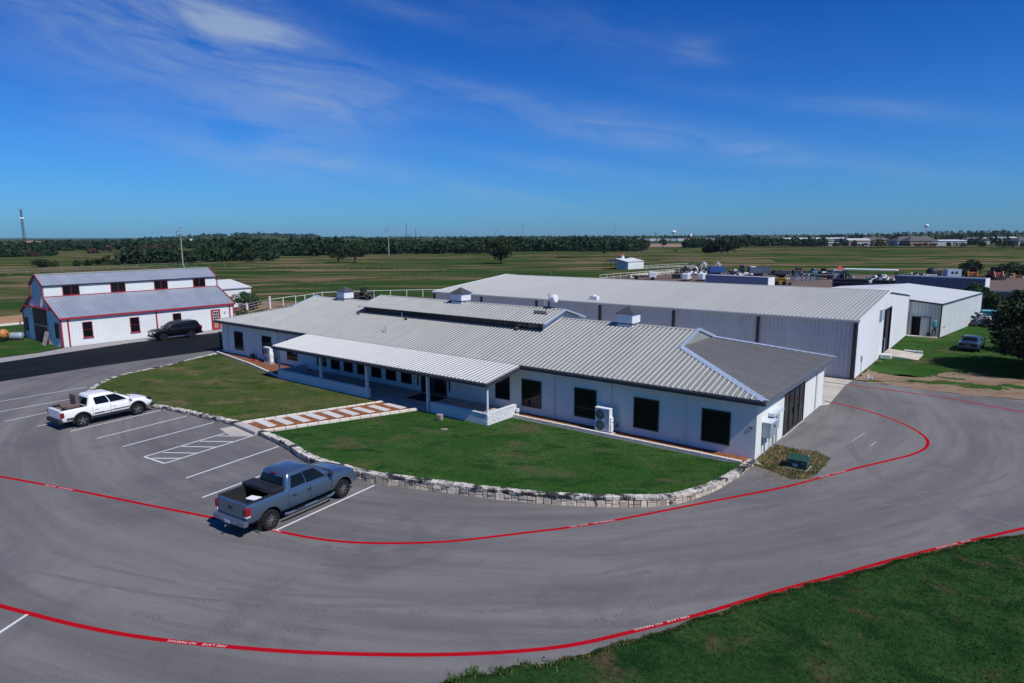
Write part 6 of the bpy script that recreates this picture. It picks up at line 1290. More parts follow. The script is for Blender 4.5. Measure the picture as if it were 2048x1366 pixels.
# ------------------------------------------------------------------ poles, towers, far things
def pole(px, d, h, label, arm=1.6, r0=.22, m=None):
    x, y = polar(px, d); t = thing('utility_pole', label, 'utility pole', (x,y,0), R(YAW-90), group='tall utility poles across the fields')
    m = m or mat('pale_pole', (.36,.36,.33), .8)
    MB().tube([(0,0,0),(0,0,h)], r0, 8, r2=r0*.5).build('pole_shaft', m, t)
    for z, a in ((h*.80,arm),(h*.89,arm*.8),(h*.965,arm*.5)): MB().bar((-a,0,z),(a*.5,0,z), .14, .14).build('crossarm', mat('dark_metal', (.05,.05,.05), .7), t)
    for z in (h*.80,h*.89): MB().tube([(-arm*.9,0,z-.7),(-arm*.9,0,z)], .12, 6).build('insulator', mat('dark_metal', (.05,.05,.05), .7), t)
for px, d, h, lb in ((371,277.5,14.6,'tall pale utility pole rising left of centre above the barn roof'),(781,380,16.5,'tall pale utility pole in front of the woodland left of the cupola'),(1048,471,20.0,'tall utility pole right of the lone pasture tree'),(1229,580,21.0,'utility pole rising beyond the white field shelter'),(1370,1150,24,'thin distant pole above the bare brown field'),(1461,1250,24,'thin distant pole left of the far town'),(1541,1350,30,'distant pole beside the dark tree mound on the skyline')): pole(px,d,h,lb)
def lattice(px, d, h, w_, label, nm='radio_mast', top=True):
    x, y = polar(px,d); t = thing(nm, label, 'tower', (x,y,terrain(x,y)), R(YAW-90)); mb = MB()
    for sx_2 in (-1,1):
        for sy_2 in (-1,1): mb.tube([(sx_2*w_,sy_2*w_,0),(sx_2*w_*.4,sy_2*w_*.4,h)], w_*.16, 4)
    for i in range(10):
        z = h*i/10; q = w_*(1-.6*i/10); mb.bar((-q,0,z),(q*.95,0,z+h/10),w_*.12,w_*.12); mb.bar((q,0,z),(-q*.95,0,z+h/10),w_*.12,w_*.12)
    mb.build('lattice', mat('dark_metal', (.05,.05,.05), .7), t)
    if top:
        MB().lathe([(w_*2.2,h*.72),(w_*2.2,h*.76)], 10, 'z').build('antenna_ring', WHITEPL, t); MB().lathe([(w_*1.5,h*.95),(w_*1.5,h*1.0)], 10, 'z').build('antenna_ring', GREYMET, t)
lattice(62, 1500, 66, 2.0, 'tall lattice communication tower on the far left skyline'); lattice(817, 2600, 60, 2.2, 'dark mast on the skyline left of centre', top=False); lattice(835, 2600, 40, 1.5, 'shorter mast beside the taller one on the skyline left of centre', top=False); lattice(1309, 3000, 22, 3.0, 'small dark tower on the skyline right of centre', top=False)
x, y = polar(990,2500); t = thing('crane', 'tilted crane boom on the skyline behind the woods', 'crane', (x,y,0), R(YAW-90)); MB().bar((-4,0,2),(12,0,34),1.2,1.2).build('boom', mat('dark_metal', (.05,.05,.05), .7), t); MB().box(-7,3,-3,3,0,6).build('cab', BLKPL, t)
def water_tower(px, d, h, r_, label, m=WHITEPL, style=0):
    x, y = polar(px,d); t = thing('water_tower', label, 'water tower', (x,y,0), 0); 
    if style: MB().lathe([(r_,0),(r_,h),(0,h*1.03)], 16, 'z').build('tank', m, t)
    else: MB().lathe([(0,h-r_*.7),(r_*.7,h-r_*.6),(r_,h),(r_*.8,h+r_*.5),(0,h+r_*.75)], 16, 'z').build('tank', m, t); MB().lathe([(r_*.3,0),(r_*.16,h*.3),(r_*.16,h-r_*.6)], 10, 'z').build('pedestal', GREYMET, t)
water_tower(391, 900, 8.4, 1.9, 'white cylindrical standpipe tank on the skyline left of centre', style=1); water_tower(1842, 3200, 42, 9, 'pale water tower on the right skyline'); water_tower(1344, 3400, 24, 12, 'white domed tank on the skyline right of centre'); water_tower(1377, 3000, 14, 8, 'white bulky tank on the skyline beside the domed one', style=1)
def house(px, d, w_, dp, h, rh, wallc, roofc, label, nm='house', cat='house', rot=0., z=0, group=None, wins=3):
    x, y = polar(px,d); t = thing(nm, label, cat, (x,y,z), R(YAW-90)+rot, group); h += .8 if px > 1500 else 0; w_ *= 1.25 if px > 1500 else 1
    MB().box(-w_/2,w_/2,-dp/2,dp/2,-.5,h).build('wall', wallc, t)
    MB().add([(-w_/2-.5,-dp/2-.5,h),(w_/2+.5,-dp/2-.5,h),(w_/2+.5,dp/2+.5,h),(-w_/2-.5,dp/2+.5,h),(-w_/2*(.6 if nm=='house' else 1.02),0,h+rh),(w_/2*(.6 if nm=='house' else 1.02),0,h+rh)], [(0,1,5,4),(1,2,5),(2,3,4,5),(3,0,4),(0,3,2,1)]).build('roof', roofc, t)
    for i in range(wins):
        xx = -w_/2+w_*(i+.5)/wins; f = MB().box(xx-.8,xx+.8,-dp/2-.06,-dp/2-.01,.9,2.3).build('window', BLACKTRIM, t); MB().box(xx-.65,xx+.65,-dp/2-.08,-dp/2-.061,1.05,2.15).build('pane', GLASS, f)
WB = mat('far_white_wall',(.42,.43,.44),.7); BB = mat('far_brick',(.26,.15,.11),.8); RD = mat('far_dark_roof',(.08,.075,.08),.8); RB = mat('far_tan_roof',(.30,.19,.14),.8); WM = mat('far_white_metal_roof',(.50,.52,.54),.5); GW = mat('far_grey_wall',(.34,.36,.38),.7)
for i, a in enumerate(((22,905,22,12,3.2,3.6,RB,RB,'left tan roofed far house beyond the left meadow'),(43,900,14,10,3,3.0,WB,WM,'white far house beyond the left meadow'),(75,920,26,14,3.2,4.2,BB,RB,'wide brown roofed far house beyond the left meadow'),(104,915,24,13,3.2,4.0,BB,RD,'brown far house just left of the white ones'),(134,950,12,9,3,2.5,WB,WM,'small white far house at the edge of the left woods'))): house(*a)
for i, a in enumerate(((1590,760,26,14,4.5,1.6,WB,WM,'long white metal shed at the left end of the far town'),(1578,740,15,10,2.8,1.2,WB,WM,'low white trailer building under the long white shed'),(1648,820,34,16,4.6,1.4,GW,WM,'grey walled metal warehouse with a bright roof end in the far town'),(1706,700,16,12,3.8,1.8,BB,WM,'brick building with a white porch roof in the far town'),(1716,655,9,8,3.6,1.0,WB,RB,'small pink and white house at the pasture edge'),(1732,760,17,12,3.4,3.4,BB,RD,'dark brown roofed far house right of the pink one'),(1660,690,8,5,1.6,.6,WB,WM,'low white box by the pasture edge'),(1752,780,12,10,3.2,3.0,BB,RD,'small dark roofed far house among trees'),(1806,700,20,14,3.4,4.0,GW,RD,'dark grey roofed far house in the trees'),(1830,690,20,14,3.4,4.2,BB,RD,'brown gabled far house right of the grey roofed one'),(1877,700,22,12,3.2,1.2,GW,WM,'long white roofed shed with green side in the far town'),(1905,715,10,8,3,1.0,WB,WM,'small white roofed building right of the long green sided shed'),(1938,760,18,12,3.2,3.0,GW,RD,'low dark house between the two long white sheds'),(1962,800,18,14,4.6,1.2,BB,WM,'brown walled warehouse with white roof edge on the far right'),(1990,830,22,14,5.0,1.2,GW,WM,'long white roofed warehouse behind the dark trees on the far right'),(2040,720,16,12,3.4,3.0,GW,RD,'slate roofed house at the right edge of the far town'))): house(*a[:6], a[6], a[7], a[8], nm='house' if a[5] > 2 else 'warehouse', cat='house' if a[5] > 2 else 'building')
# train of box cars / long sheds
for i in range(14):
    px = 1276+i*13.8; x, y = polar(px, 1000); t = thing('rail_car', ORD[i]+' freight car from the left in the long train beyond the brown field', 'rail car', (x,y,.5), R(YAW-90), group='freight cars of the long far train')
    MB().box(-5.0,5.0,-1.5,1.5,.9,4.6).build('car_body', (GW,GREYMET,WM,GW)[i%4], t); MB().box(-4.6,4.6,-1.2,1.2,0,.9).build('bogie', BLKPL, t)
kind(flat('brown_field', [polar(1294,600),polar(1366,600),polar(1372,830),polar(1290,830)], .02, mat('bare_field', (.26,.16,.11), .95, var=.1, vscale=.1)))
# far fields visible above the woods
for i, (p0,p1,d0,d1,c) in enumerate(((1500,2100,1150,1650,(.045,.075,.028)),(880,955,2300,3000,(.30,.24,.18)),(330,400,1900,2600,(.10,.085,.05)),(400,560,1300,1800,(.045,.08,.03)),(-80,560,540,620,(.05,.085,.026)),(1800,2100,1700,2300,(.04,.07,.03)))):
    pass
# cattle
for i, (x, y) in enumerate(((-185.6,305.8),(-190.2,356.4),(-176.4,335.6),(-163.5,355.6),(-433.4,137.8))):
    t = thing('cow', ('black cow grazing nearest the white field shelter','black cow grazing farthest left of the middle pair','black cow grazing beside another in the far pasture','small dark cow on the right of the grazing group','lone dark cow in the left meadow')[i], 'cow', (x,y,0), random.uniform(0,6))
    bm = bmesh.new(); me = bpy.data.meshes.new('cow_body'); pts = [(0,0,1.15),(.55,0,1.2),(.95,0,1.25),(1.35,0,.95),(1.6,0,.55),(-.6,0,1.2),(.75,.22,.75),(.72,.22,.05),(.75,-.22,.75),(.72,-.22,.05),(-.6,.22,.8),(-.72,.22,.42),(-.66,.22,.05),(-.6,-.22,.8),(-.72,-.22,.42),(-.66,-.22,.05),(-.95,0,1.15),(-1.02,0,.5)]
    me.from_pydata(pts, [(0,1),(1,2),(2,3),(3,4),(0,5),(1,6),(6,7),(1,8),(8,9),(5,10),(10,11),(11,12),(5,13),(13,14),(14,15),(5,16),(16,17)], []); o = bpy.data.objects.new('cow_body', me); COL.objects.link(o); o.modifiers.new('s','SKIN')
    rr_ = [.38,.36,.28,.2,.13,.34,.14,.07,.14,.07,.17,.08,.07,.17,.08,.07,.05,.03]
    for k, q in enumerate(rr_): me.skin_vertices[0].data[k].radius = (q,q); me.skin_vertices[0].data[k].use_root = (k == 0)
    bpy.context.view_layer.update(); m2 = bpy.data.meshes.new_from_object(o.evaluated_get(bpy.context.evaluated_depsgraph_get())); o.modifiers.clear(); o.data = m2; m2.materials.clear(); m2.materials.append(mat('cow_hide',(.012,.010,.010),.8)); o.parent = t

# ------------------------------------------------------------------ fences
def pipe_fence(name, label, pts, h, m, step, r_=.035, rails=(1.,), group=None, sq=.09, cat='fence'):
    t = thing(name, label, cat, (0,0,0), 0, group)
    for a, b in zip(pts, pts[1:]):
        a = Vector(a); b = Vector(b); n = max(1, round((b-a).length/step))
        for i in range(n+1 if b is Vector(pts[-1]) or True else n):
            if i == n and tuple(b) != tuple(pts[-1]): continue
            p = a+(b-a)*i/n; MB().box(p.x-sq/2,p.x+sq/2,p.y-sq/2,p.y+sq/2,0,h).build('post', m, t)
        for q in rails: MB().tube([(a.x,a.y,h*q),(b.x,b.y,h*q)], r_, 5).build('rail', m, t)
    return t
WF = lambda px, d: polar(px, d)
pipe_fence('pipe_fence', 'single rail white pipe fence running from the gate behind the office to the workshop corner', [(-81.8,29.5),(-84.5,36.5),(-80,44),(-70.5,54.5),(-60,66)], 1.3, WHITEPIPE, 3.0, rails=(.98,), r_=.05, sq=.11)
pipe_fence('pipe_fence', 'white pipe fence climbing from the workshop roof line towards the scrap heap', [(-70,104.5),(-67,142.6)], 1.3, WHITEPIPE, 3.0, rails=(.98,.5), r_=.05)
pipe_fence('pipe_fence', 'white rail pen with horizontal rails behind the field shelter', [(-84.3,150),(-78,175),(-72,166),(-67,143)], 1.35, WHITEPIPE, 5.0, rails=(.98,.6,.3), r_=.05)
pipe_fence('dark_fence', 'thin dark wire fence crossing the grass behind the barn and the office', [(-118.7,-20),(-118.7,.2),(-120.1,11.2),(-113,24),(-106.1,32.8),(-106,59.2),(-106.5,91.3),(-99.5,96),(-88,112)], 1.3, DARKPIPE, 4.2, rails=(.97,.5), r_=.02, sq=.09)
pipe_fence('rail_fence', 'faint pale rail fence across the middle of the pasture', [(-250,75),(-178.2,103.3),(-116.5,114.7),(-90,113)], 1.2, mat('weathered_white',(.20,.25,.19),.8), 6.5, rails=(.97,), r_=.028, sq=.08)
pipe_fence('board_fence', 'white rail fence running along the left meadow', [polar(-60,248),polar(60,250),polar(250,262),polar(400,283)], 1.3, mat('fence_white2',(.20,.24,.21),.8), 5.0, rails=(.96,.4), r_=.035, sq=.10)
pipe_fence('dark_fence', 'dark wire fence beside the left end of the barn', [(-78,-8),(-90,2),(-104,8)], 1.6, DARKPIPE, 3.6, rails=(.97,.5), r_=.02)
# gate run beside the barn
pipe_fence('pipe_fence', 'heavy white corner fence between the barn and the gate', [(-64.9,9.8),(-70.5,12.4)], 1.55, WHITEPIPE, 6, rails=(.97,), r_=.06, sq=.2)
t = thing('pipe_gate', 'double leaf pipe gate between tall white posts behind the office', 'gate', (0,0,0))
ga, gb, gc = Vector((-70.5,12.4)), Vector((-74.9,17.2)), Vector((-79.6,23.6))
for p, h, w_ in ((ga,1.9,.22),(gb,1.7,.14),(gc,1.9,.22)): MB().box(p.x-w_/2,p.x+w_/2,p.y-w_/2,p.y+w_/2,0,h).build('gate_post', WHITEPIPE, t)
for a, b in ((ga,gb),(gb,gc)):
    for z in (.35,.75,1.15,1.5): MB().tube([(a.x,a.y,z),(b.x,b.y,z)], .035, 6).build('rail', mat('rusty_white',(.34,.27,.22),.8), t)
    for f in (.06,.5,.94): p = a+(b-a)*f; MB().tube([(p.x,p.y,.3),(p.x,p.y,1.52)], .03, 6).build('stile', mat('rusty_white',(.34,.27,.22),.8), t)
pipe_fence('pipe_fence', 'thin white rail running from the shrub to the gate', [(-75.2,17.5),(-82,15)], 1.5, WHITEPIPE, 5, rails=(.97,), r_=.04)
pipe_fence('pipe_fence', 'white rail continuing right from the far gate post', [(-79.6,23.6),(-81.8,29.5)], 1.4, WHITEPIPE, 3, rails=(.97,), r_=.05, sq=.12)
for nm, lb, x, y, c in (('utility_cart','dark blue cart standing behind the pipe gate',-80.5,20.5,(.02,.03,.07)),('red_cart','small dark red trailer behind the pipe gate',-76,16,(.16,.02,.02))):
    t = thing(nm, lb, 'cart', (x,y,0), .6); MB().box(-.9,.9,-.5,.5,.45,1.0).build('tub', mat(nm+'_paint', c, .6), t)
    for sx_2 in (-.6,.6):
        for sy_2 in (-.55,.55): MB().lathe([(0,-.05),(.25,-.05),(.25,.05),(0,.05)], 12, 'y', (sx_2,sy_2,.25)).build('wheel', TYRE, t)

# ------------------------------------------------------------------ barn clutter
t = thing('cement_mixer', 'orange drum cement mixer on the grass left of the barn door', 'mixer', (-74.4,-10.6,0), .6)
MB().lathe([(.28,-.75),(.34,-.6),(.52,-.1),(.55,.15),(.40,.5),(.1,.55)], 18, 'x', (0,0,.75)).build('drum', mat('mixer_orange',(.42,.17,.04),.5), t, smooth=True); MB().lathe([(.27,-.74),(.0,-.4)], 18, 'x', (0,0,.75)).build('drum_mouth', DARKIN, t)
MB().bar((-.6,-.45,.1),(.6,-.45,.1),.07,.07).bar((-.6,.45,.1),(.6,.45,.1),.07,.07).bar((0,-.5,.1),(0,-.5,.8),.07,.07,(1,0,0)).bar((0,.5,.1),(0,.5,.8),.07,.07,(1,0,0)).build('frame', BLKPL, t)
for s_ in (-.5,.5): MB().lathe([(0,-.05),(.22,-.05),(.22,.05),(0,.05)], 12, 'y', (.4,s_,.22)).build('wheel', TYRE, t)
t = thing('metal_tank', 'grey horizontal tank lying on the grass beside the orange mixer', 'tank', (-74.2,-9.6,0), .75); MB().lathe([(0,-.75),(.36,-.7),(.4,-.6),(.4,.7),(.36,.8),(0,.82)], 16, 'x', (0,0,.45)).build('tank_body', GREYMET, t, smooth=True); MB().box(-.5,-.4,-.35,.35,0,.2).box(.4,.5,-.35,.35,0,.2).build('cradle', BLKPL, t)
o = MB().box(-.9,.9,-.35,.35,0,.55).box(.9,1.5,-.03,.03,.45,.5).build('black_trough', BLKPL, None); o.location = (-76.2,-8.9,0); o.rotation_euler = (0,0,.75); bevel(o,.08); tag(o, 'black trough with a tow bar against the left corner of the barn', 'trough')
t = thing('ladder', 'weathered timber rack leaning by the barn door', 'rack', (-67.6,-8.95,0))
for i in range(6): MB().bar((-.55+i*.2,0,0),(-.62+i*.2,.42,1.35),.05,.03).build('slat', mat('grey_timber',(.30,.27,.25),.9), t)
for z in (.4,1.0): MB().bar((-.62,.13*z/.4,z),(.5,.13*z/.4,z),.04,.04).build('rail', mat('grey_timber',(.30,.27,.25),.9), t)

# ------------------------------------------------------------------ field shelter and yard equipment
t = thing('field_shelter', 'white field shelter with an open lean-to and a small red topped cupola in the pasture', 'shelter', (-90.5,157,0), R(-2)); t.scale = (.66,.66,.80)
MB().box(-2.4,3.8,-6.5,8.5,0,2.9).build('wall', BARNWHITE, t); MB().box(-2.42,3.82,-6.56,-6.5,0,2.9).build('end_wall', SIDING_GREY, t)
MB().add([(-9.5,-7,2.7),(-3,-7,4.2),(4.1,-7,2.95),(-9.5,9,2.7),(-3,9,4.2),(4.1,9,2.95)], [(0,1,4,3),(1,2,5,4)]).build('roof', ROOF_WHITE, t); MB().add([(-9.4,-6.6,2.6),(-3,-6.6,4.1),(3.8,-6.6,2.9),(-2.4,-6.6,2.9)], [(0,1,2,3)]).build('gable', SIDING_GREY, t)
for y in (-6.4,-1,3.5,8.4): MB().box(-9.3,-9.15,y-.08,y+.08,0,2.6).build('post', DARKPIPE, t)
c = MB().box(-3.6,-2.4,-1,.4,4,5.2).build('cupola', WHITEPL, t); MB().add([(-3.8,-1.2,5.2),(-2.2,-1.2,5.2),(-2.2,.6,5.2),(-3.8,.6,5.2),(-3,-.3,6.0)], [(0,1,4),(1,2,4),(2,3,4),(3,0,4)]).build('cupola_roof', mat('orange_roof',(.42,.12,.06),.6), c)
def semi(nm, lb, a, b, w_, z0, z1, m, endm, topm=None, wheels=True, panels=10):
    a = Vector(a); b = Vector(b); d = b-a; L_ = d.length; t = thing(nm, lb, 'trailer', (*((a+b)/2),0), math.atan2(d.y,d.x))
    MB().box(-L_/2,L_/2,0,w_,z0,z1).build('box_body', m, t); MB().box(L_/2+.01,L_/2+.06,.02,w_-.02,z0+.02,z1-.02).build('rear_door', endm, t)
    for i in range(panels): MB().box(-L_/2+L_*i/panels+.02,-L_/2+L_*(i+1)/panels-.02,-.03,-.001,z0+.08,z1-.1).build('side_panel', m, t)
    MB().box(-L_/2,L_/2,-.05,.0,z1-.09,z1).build('top_rail', topm or WHITEPL, t)
    if wheels:
        for x in (L_/2-1.2,L_/2-2.5): 
            for y in (.25,w_-.25): MB().lathe([(0,-.15),(.5,-.15),(.5,.15),(0,.15)], 16, 'y', (x,y,.5)).build('wheel', TYRE, t)
        MB().box(-L_/2+2,-L_/2+2.2,.3,.5,0,z0).build('landing_leg', BLKPL, t)
    return t
PB = mat('periwinkle_panel',(.31,.31,.38),.5,var=.08,vscale=.5); 
semi('semi_trailer', 'long pale blue box trailer with a white end just beyond the workshop roof', (-36.2,84.5), (-24.6,82.9), 2.5, 1.0, 3.45, PB, WHITEPL, BLACKTRIM)
semi('semi_trailer', 'long slate blue trailer with white rear end behind the annex', (-7.3,93.5), (4.9,91.3), 2.6, 1.15, 3.9, mat('slate_panel',(.14,.15,.185),.5,var=.08,vscale=.6), WHITEPL, WHITEPL)
o = box('rust_side', -7.0, 3.4, 91.0, 91.1, .6, 1.4, mat('rust_panel',(.16,.05,.035),.8)); tag(o, 'rusty red steel beam under the slate blue trailer', 'beam')
t = thing('roll_off_container', 'long black open topped steel container beyond the annex roof', 'container', (-12.7,101.5,0), R(3))
CBL = mat('black_steel',(.010,.011,.014),.6)
MB().box(-5.6,5.0,-.1,0,0,2.5).box(-5.6,5.0,2.4,2.5,0,2.5).box(-5.6,-5.5,0,2.4,0,2.5).box(4.9,5.0,0,2.4,0,2.3).box(-5.6,5.0,0,2.4,0,.15).build('shell', CBL, t); MB().box(-5.7,5.1,-.22,-.1,2.38,2.55).box(-5.7,5.1,-.22,-.1,1.85,1.98).build('top_rail', mat('rail_grey',(.08,.09,.11),.6), t)
for i in range(12): MB().box(-.4+i*.45,-.25+i*.45,-.2,-.1,.1,1.84).build('side_rib', mat('rail_grey',(.08,.09,.11),.6), t)
MB().box(-5.74,-5.66,-.22,.1,0,2.5).build('corner_post', mat('rust_panel',(.16,.05,.035),.8), t)
t = thing('ticket_booth', 'small beige booth with a pointed red roof behind the black container', 'booth', (-18.6,107.5,0), R(10)); BG = mat('beige_wall',(.50,.44,.37),.8)
MB().box(-.9,.9,-.9,.9,0,3.7).build('wall', BG, t); MB().box(-1.0,1.0,-1.0,1.0,3.7,3.9).build('eave', WHITEPL, t); MB().add([(-.7,-.7,3.9),(.7,-.7,3.9),(.7,.7,3.9),(-.7,.7,3.9),(0,0,4.8)], [(0,1,4),(1,2,4),(2,3,4),(3,0,4)]).build('pointed_roof', mat('red_roof',(.40,.06,.03),.6), t); MB().box(.2,.6,-.92,-.9,1.8,3.0).build('window', GLASS, t)
t = thing('canopy', 'flat white canopy on thin posts above the black container', 'canopy', (-13.0,104.6,0), R(4))
MB().box(-4.4,4.4,-.3,3.2,4.0,4.2).build('canopy_roof', mat('canopy_white',(.55,.62,.55),.6), t)
for x in (-4.2,4.2):
    for y in (-.1,3.0): MB().box(x-.08,x+.08,y-.08,y+.08,0,4.0).build('post', DARKPIPE, t)
def loader(nm, lb, loc, rz, m, cab=True, sc=1.):
    t = thing(nm, lb, 'loader', loc, rz); t.scale = (sc,)*3
    b = MB().box(-1.2,.9,-.6,.6,.45,1.25).build('machine_body', m, t); bevel(b,.08)
    for x in (-.75,.6):
        for y in (-.75,.75): MB().lathe([(0,-.16),(.3,-.16),(.42,-.12),(.42,.12),(.3,.16),(0,.16)], 16, 'y', (x,y,.42)).build('wheel', TYRE, t)
    if cab: MB().box(-.45,.6,-.5,.5,1.25,2.1).build('cab', GLASS, t); MB().box(-.5,.65,-.55,.55,2.1,2.2).bar((.6,-.5,1.25),(.6,-.5,2.1),.08,.08,(1,0,0)).bar((.6,.5,1.25),(.6,.5,2.1),.08,.08,(1,0,0)).bar((-.45,-.5,1.25),(-.45,-.5,2.1),.08,.08,(1,0,0)).bar((-.45,.5,1.25),(-.45,.5,2.1),.08,.08,(1,0,0)).build('cab_frame', BLKPL, t)
    for y in (-.68,.68): MB().bar((-1.1,y,1.3),(.9,y,1.45),.12,.16).bar((.9,y,1.45),(1.5,y,.4),.12,.14).build('lift_arm', m, t)
    MB().box(1.45,1.95,-.8,.8,.1,.55).build('bucket', BLKPL, t); return t
YEL = mat('machine_yellow',(.50,.28,.04),.5); ORG = mat('machine_orange',(.45,.15,.03),.5)
loader('skid_steer', 'yellow skid steer loader at the end of the pale blue trailer', (-31.2,114,0), R(20), YEL, sc=1.05); loader('skid_steer', 'orange loader with dark cab behind the slate blue trailer', (-.2,158,0), R(-80), ORG, sc=1.35); loader('backhoe', 'dark cabbed loader with red frame right of the orange one', (4.2,158,0), R(-60), mat('machine_red',(.22,.03,.02),.5), sc=1.35)
t = thing('generator_set', 'pale blue generator box with two round fan openings in the far yard', 'generator', (-4.2,160,0), R(YAW-90)); MB().box(-1.7,1.7,-.8,.8,.3,2.1).build('housing', mat('pale_blue_box',(.30,.38,.48),.5), t)
for x in (-.5,.5): MB().lathe([(.0,-.84),(.34,-.84),(.34,-.8)], 16, 'y', (x,0,1.3)).build('fan_opening', BLKPL, t)
MB().box(-1.5,1.5,-.6,.6,0,.3).build('skid', BLKPL, t)
t = thing('black_plastic_tank', 'black rounded tank on a trailer left of the pale blue generator', 'tank', (-8.6,163,0), R(YAW-90)); MB().lathe([(0,0),(1.0,0),(1.35,.3),(1.35,1.6),(.9,2.1),(.3,2.3),(0,2.3)], 18, 'z').build('tank_body', BLKPL, t, smooth=True); MB().lathe([(0,0),(.7,0),(.8,.3),(.8,1.2),(0,1.5)], 14, 'z', (1.6,.2,.2)).build('small_tank', BLKPL, t)
for i in range(5): o = MB().lathe([(0,0),(.16,0),(.16,.7),(.1,.85),(0,.85)], 8, 'z').build('gas_cylinder', WHITEPL, None); o.location = (-9.2+i*.45,158.5,0); tag(o, ORD[i]+' white gas cylinder from the left in the short row before the black tank', 'cylinder', 'row of white cylinders')
# row of pale concrete blocks
for i in range(13):
    y = 117+i*2.02; o = MB().box(-.45,.45,-.85,.85,0,.85).build('concrete_barrier_block', mat('pale_block',(.52,.46,.38),.9,rand=.1,var=.1), None); o.location = (-68.4+random.uniform(-.05,.05), y, 0); bevel(o,.05); tag(o, ORD[i]+' pale concrete block from the near end of the row below the white pipe fence', 'block', 'row of concrete blocks')
def hulk(nm, lb, cat, loc, rz, parts, scl=1.):
    t = thing(nm, lb, cat, loc, rz); t.scale = (scl,)*3
    for (pn, b, m, bv) in parts:
        o = MB().box(*b).build(pn, m, t)
        if bv: bevel(o, bv, 3)
    return t
WPM = mat('white_vehicle',(.60,.62,.64),.5); BLM = mat('steel_blue',(.06,.09,.14),.5,var=.15,vscale=2); TEA = mat('teal_steel',(.05,.13,.15),.5)
def van(nm, lb, loc, rz, m=WPM):
    t = hulk(nm, lb, 'van', loc, rz, scl=.78, parts= [('van_body',(-2.6,1.5,-.95,.95,.5,2.3),m,.2),('bonnet',(1.3,2.5,-.9,.9,.5,1.25),m,.15),('windscreen',(1.42,1.54,-.8,.8,1.3,2.1),GLASS,0),('side_window',(.4,1.3,-.97,.97,1.35,1.95),GLASS,0)])
    for x in (-1.6,1.7):
        for y in (-.85,.85): MB().lathe([(0,-.12),(.36,-.12),(.36,.12),(0,.12)], 16, 'y', (x,y,.36)).build('wheel', TYRE, t)
van('parked_van', 'white van parked just beyond the workshop roof by the scrap', (-52.5,114.5,0), R(100)); van('parked_van', 'second white van half hidden by the pale blue trailer', (-49.5,116.5,0), R(95))
t = thing('flatbed_truck', 'white truck with a black bed in front of the concrete blocks', 'truck', (-62,112,0), R(30)); MB().box(-3,.8,-1.1,1.1,.8,1.1).build('bed', BLKPL, t); o = MB().box(.9,2.6,-1,1,.5,2.0).build('cab', WPM, t); bevel(o,.15); MB().box(2.2,2.62,-.85,.85,1.3,1.85).build('windscreen', GLASS, t)
for x in (-2,1.8):
    for y in (-.9,.9): MB().lathe([(0,-.14),(.42,-.14),(.42,.14),(0,.14)], 14, 'y', (x,y,.42)).build('wheel', TYRE, t)
hulk('black_bin', 'small black box with teal drum standing in the gravel yard', 'bin', (-58,121,0), .3, [('box',(-1,1,-.6,.6,0,1.1),BLKPL,.05),('drum',(1.2,1.8,-.3,.3,0,.9),TEA,.1)])
def heap(nm, lb, cat, x, y, n, m_list, spread, h):
    """a pile of separate pieces, each its own part"""
    t = thing(nm, lb, cat, (x,y,0), 0)
    for i in range(n):
        a = random.uniform(0,6.3); q = random.random()**.6*spread; z = (1-q/spread)*h*random.uniform(.3,1); L_ = random.uniform(.5,1.8); c = Vector((math.cos(a)*q, math.sin(a)*q*.7, z+.15)); d = Vector((random.uniform(-1,1),random.uniform(-1,1),random.uniform(-.3,.6))).normalized(); e = d.cross(Vector((0,0,1))).normalized(); f = d.cross(e)
        MB().obox(c, d*L_/2, e*random.uniform(.08,.35), f*random.uniform(.05,.3)).build('scrap_piece', random.choice(m_list), t)
    return t
SC1 = mat('scrap_brown',(.10,.06,.045),.9); SC2 = mat('scrap_pale',(.52,.48,.44),.8)
heap('scrap_heap', 'large heap of white and brown scrap beyond the workshop roof', 'scrap heap', -60.5, 140, 60, [WPM,WPM,SC2,SC1,BLKPL], 3.6, 2.2)
t = thing('playground_frame', 'bent white tube frames standing on the scrap heap', 'frame', (-60.8,149,0), .2)
for i, (x, s_) in enumerate(((-2.2,1),(-.6,-1),(1.6,1),(3.2,-1))): MB().tube([(x,0,.5),(x+.3*s_,0,2.1),(x+.9*s_,.2,3.0),(x+1.7*s_,.3,2.2)], .17, 8).build('curved_tube', WPM if i < 2 else SC2, t)
heap('brush_heap', 'dark pile of brush at the end of the white fence', 'brush pile', -66, 146, 40, [SC1,BLKPL,mat('brush_green',(.05,.07,.03),.9)], 3.2, 2.0)
for i, (nm, lb, x, y, L_, m, h) in enumerate((('utility_trailer','blue utility trailer with pale sides, left of the yard equipment row',-45.0,143,5.4,BLM,2.3),('utility_trailer','dark flat trailer next to the blue one in the yard row',-39.5,143.5,4.2,mat('dark_blue_steel',(.02,.03,.05),.6),1.4),('flat_trailer','low dark trailer at the middle of the equipment row',-57.5,145,5,TEA,1.6),('blue_trailer','bright blue framed trailer left of the scrap row',-55.5,141,4,mat('royal_blue',(.02,.07,.26),.5),2.2))):
    t = thing(nm, lb, 'trailer', (x,y,0), R(YAW-90)); MB().box(-L_/2,L_/2,-1,1,.6,.8).build('deck', m, t); MB().box(-L_/2,L_/2,-1.05,-1.0,.8,h).box(-L_/2,L_/2,1.0,1.05,.8,h).box(-L_/2,-L_/2+.05,-1,1,.8,h).build('side_board', m, t); MB().box(-L_/2+.3,-L_/2+1.6,-.9,.6,.8,h+.2).build('load', (WPM,BLKPL,BLM,BLM)[i], t)
    for x2 in (-.5,.4):
        for y2 in (-.95,.95): MB().lathe([(0,-.1),(.36,-.1),(.36,.1),(0,.1)], 14, 'y', (x2,y2,.36)).build('wheel', TYRE, t)
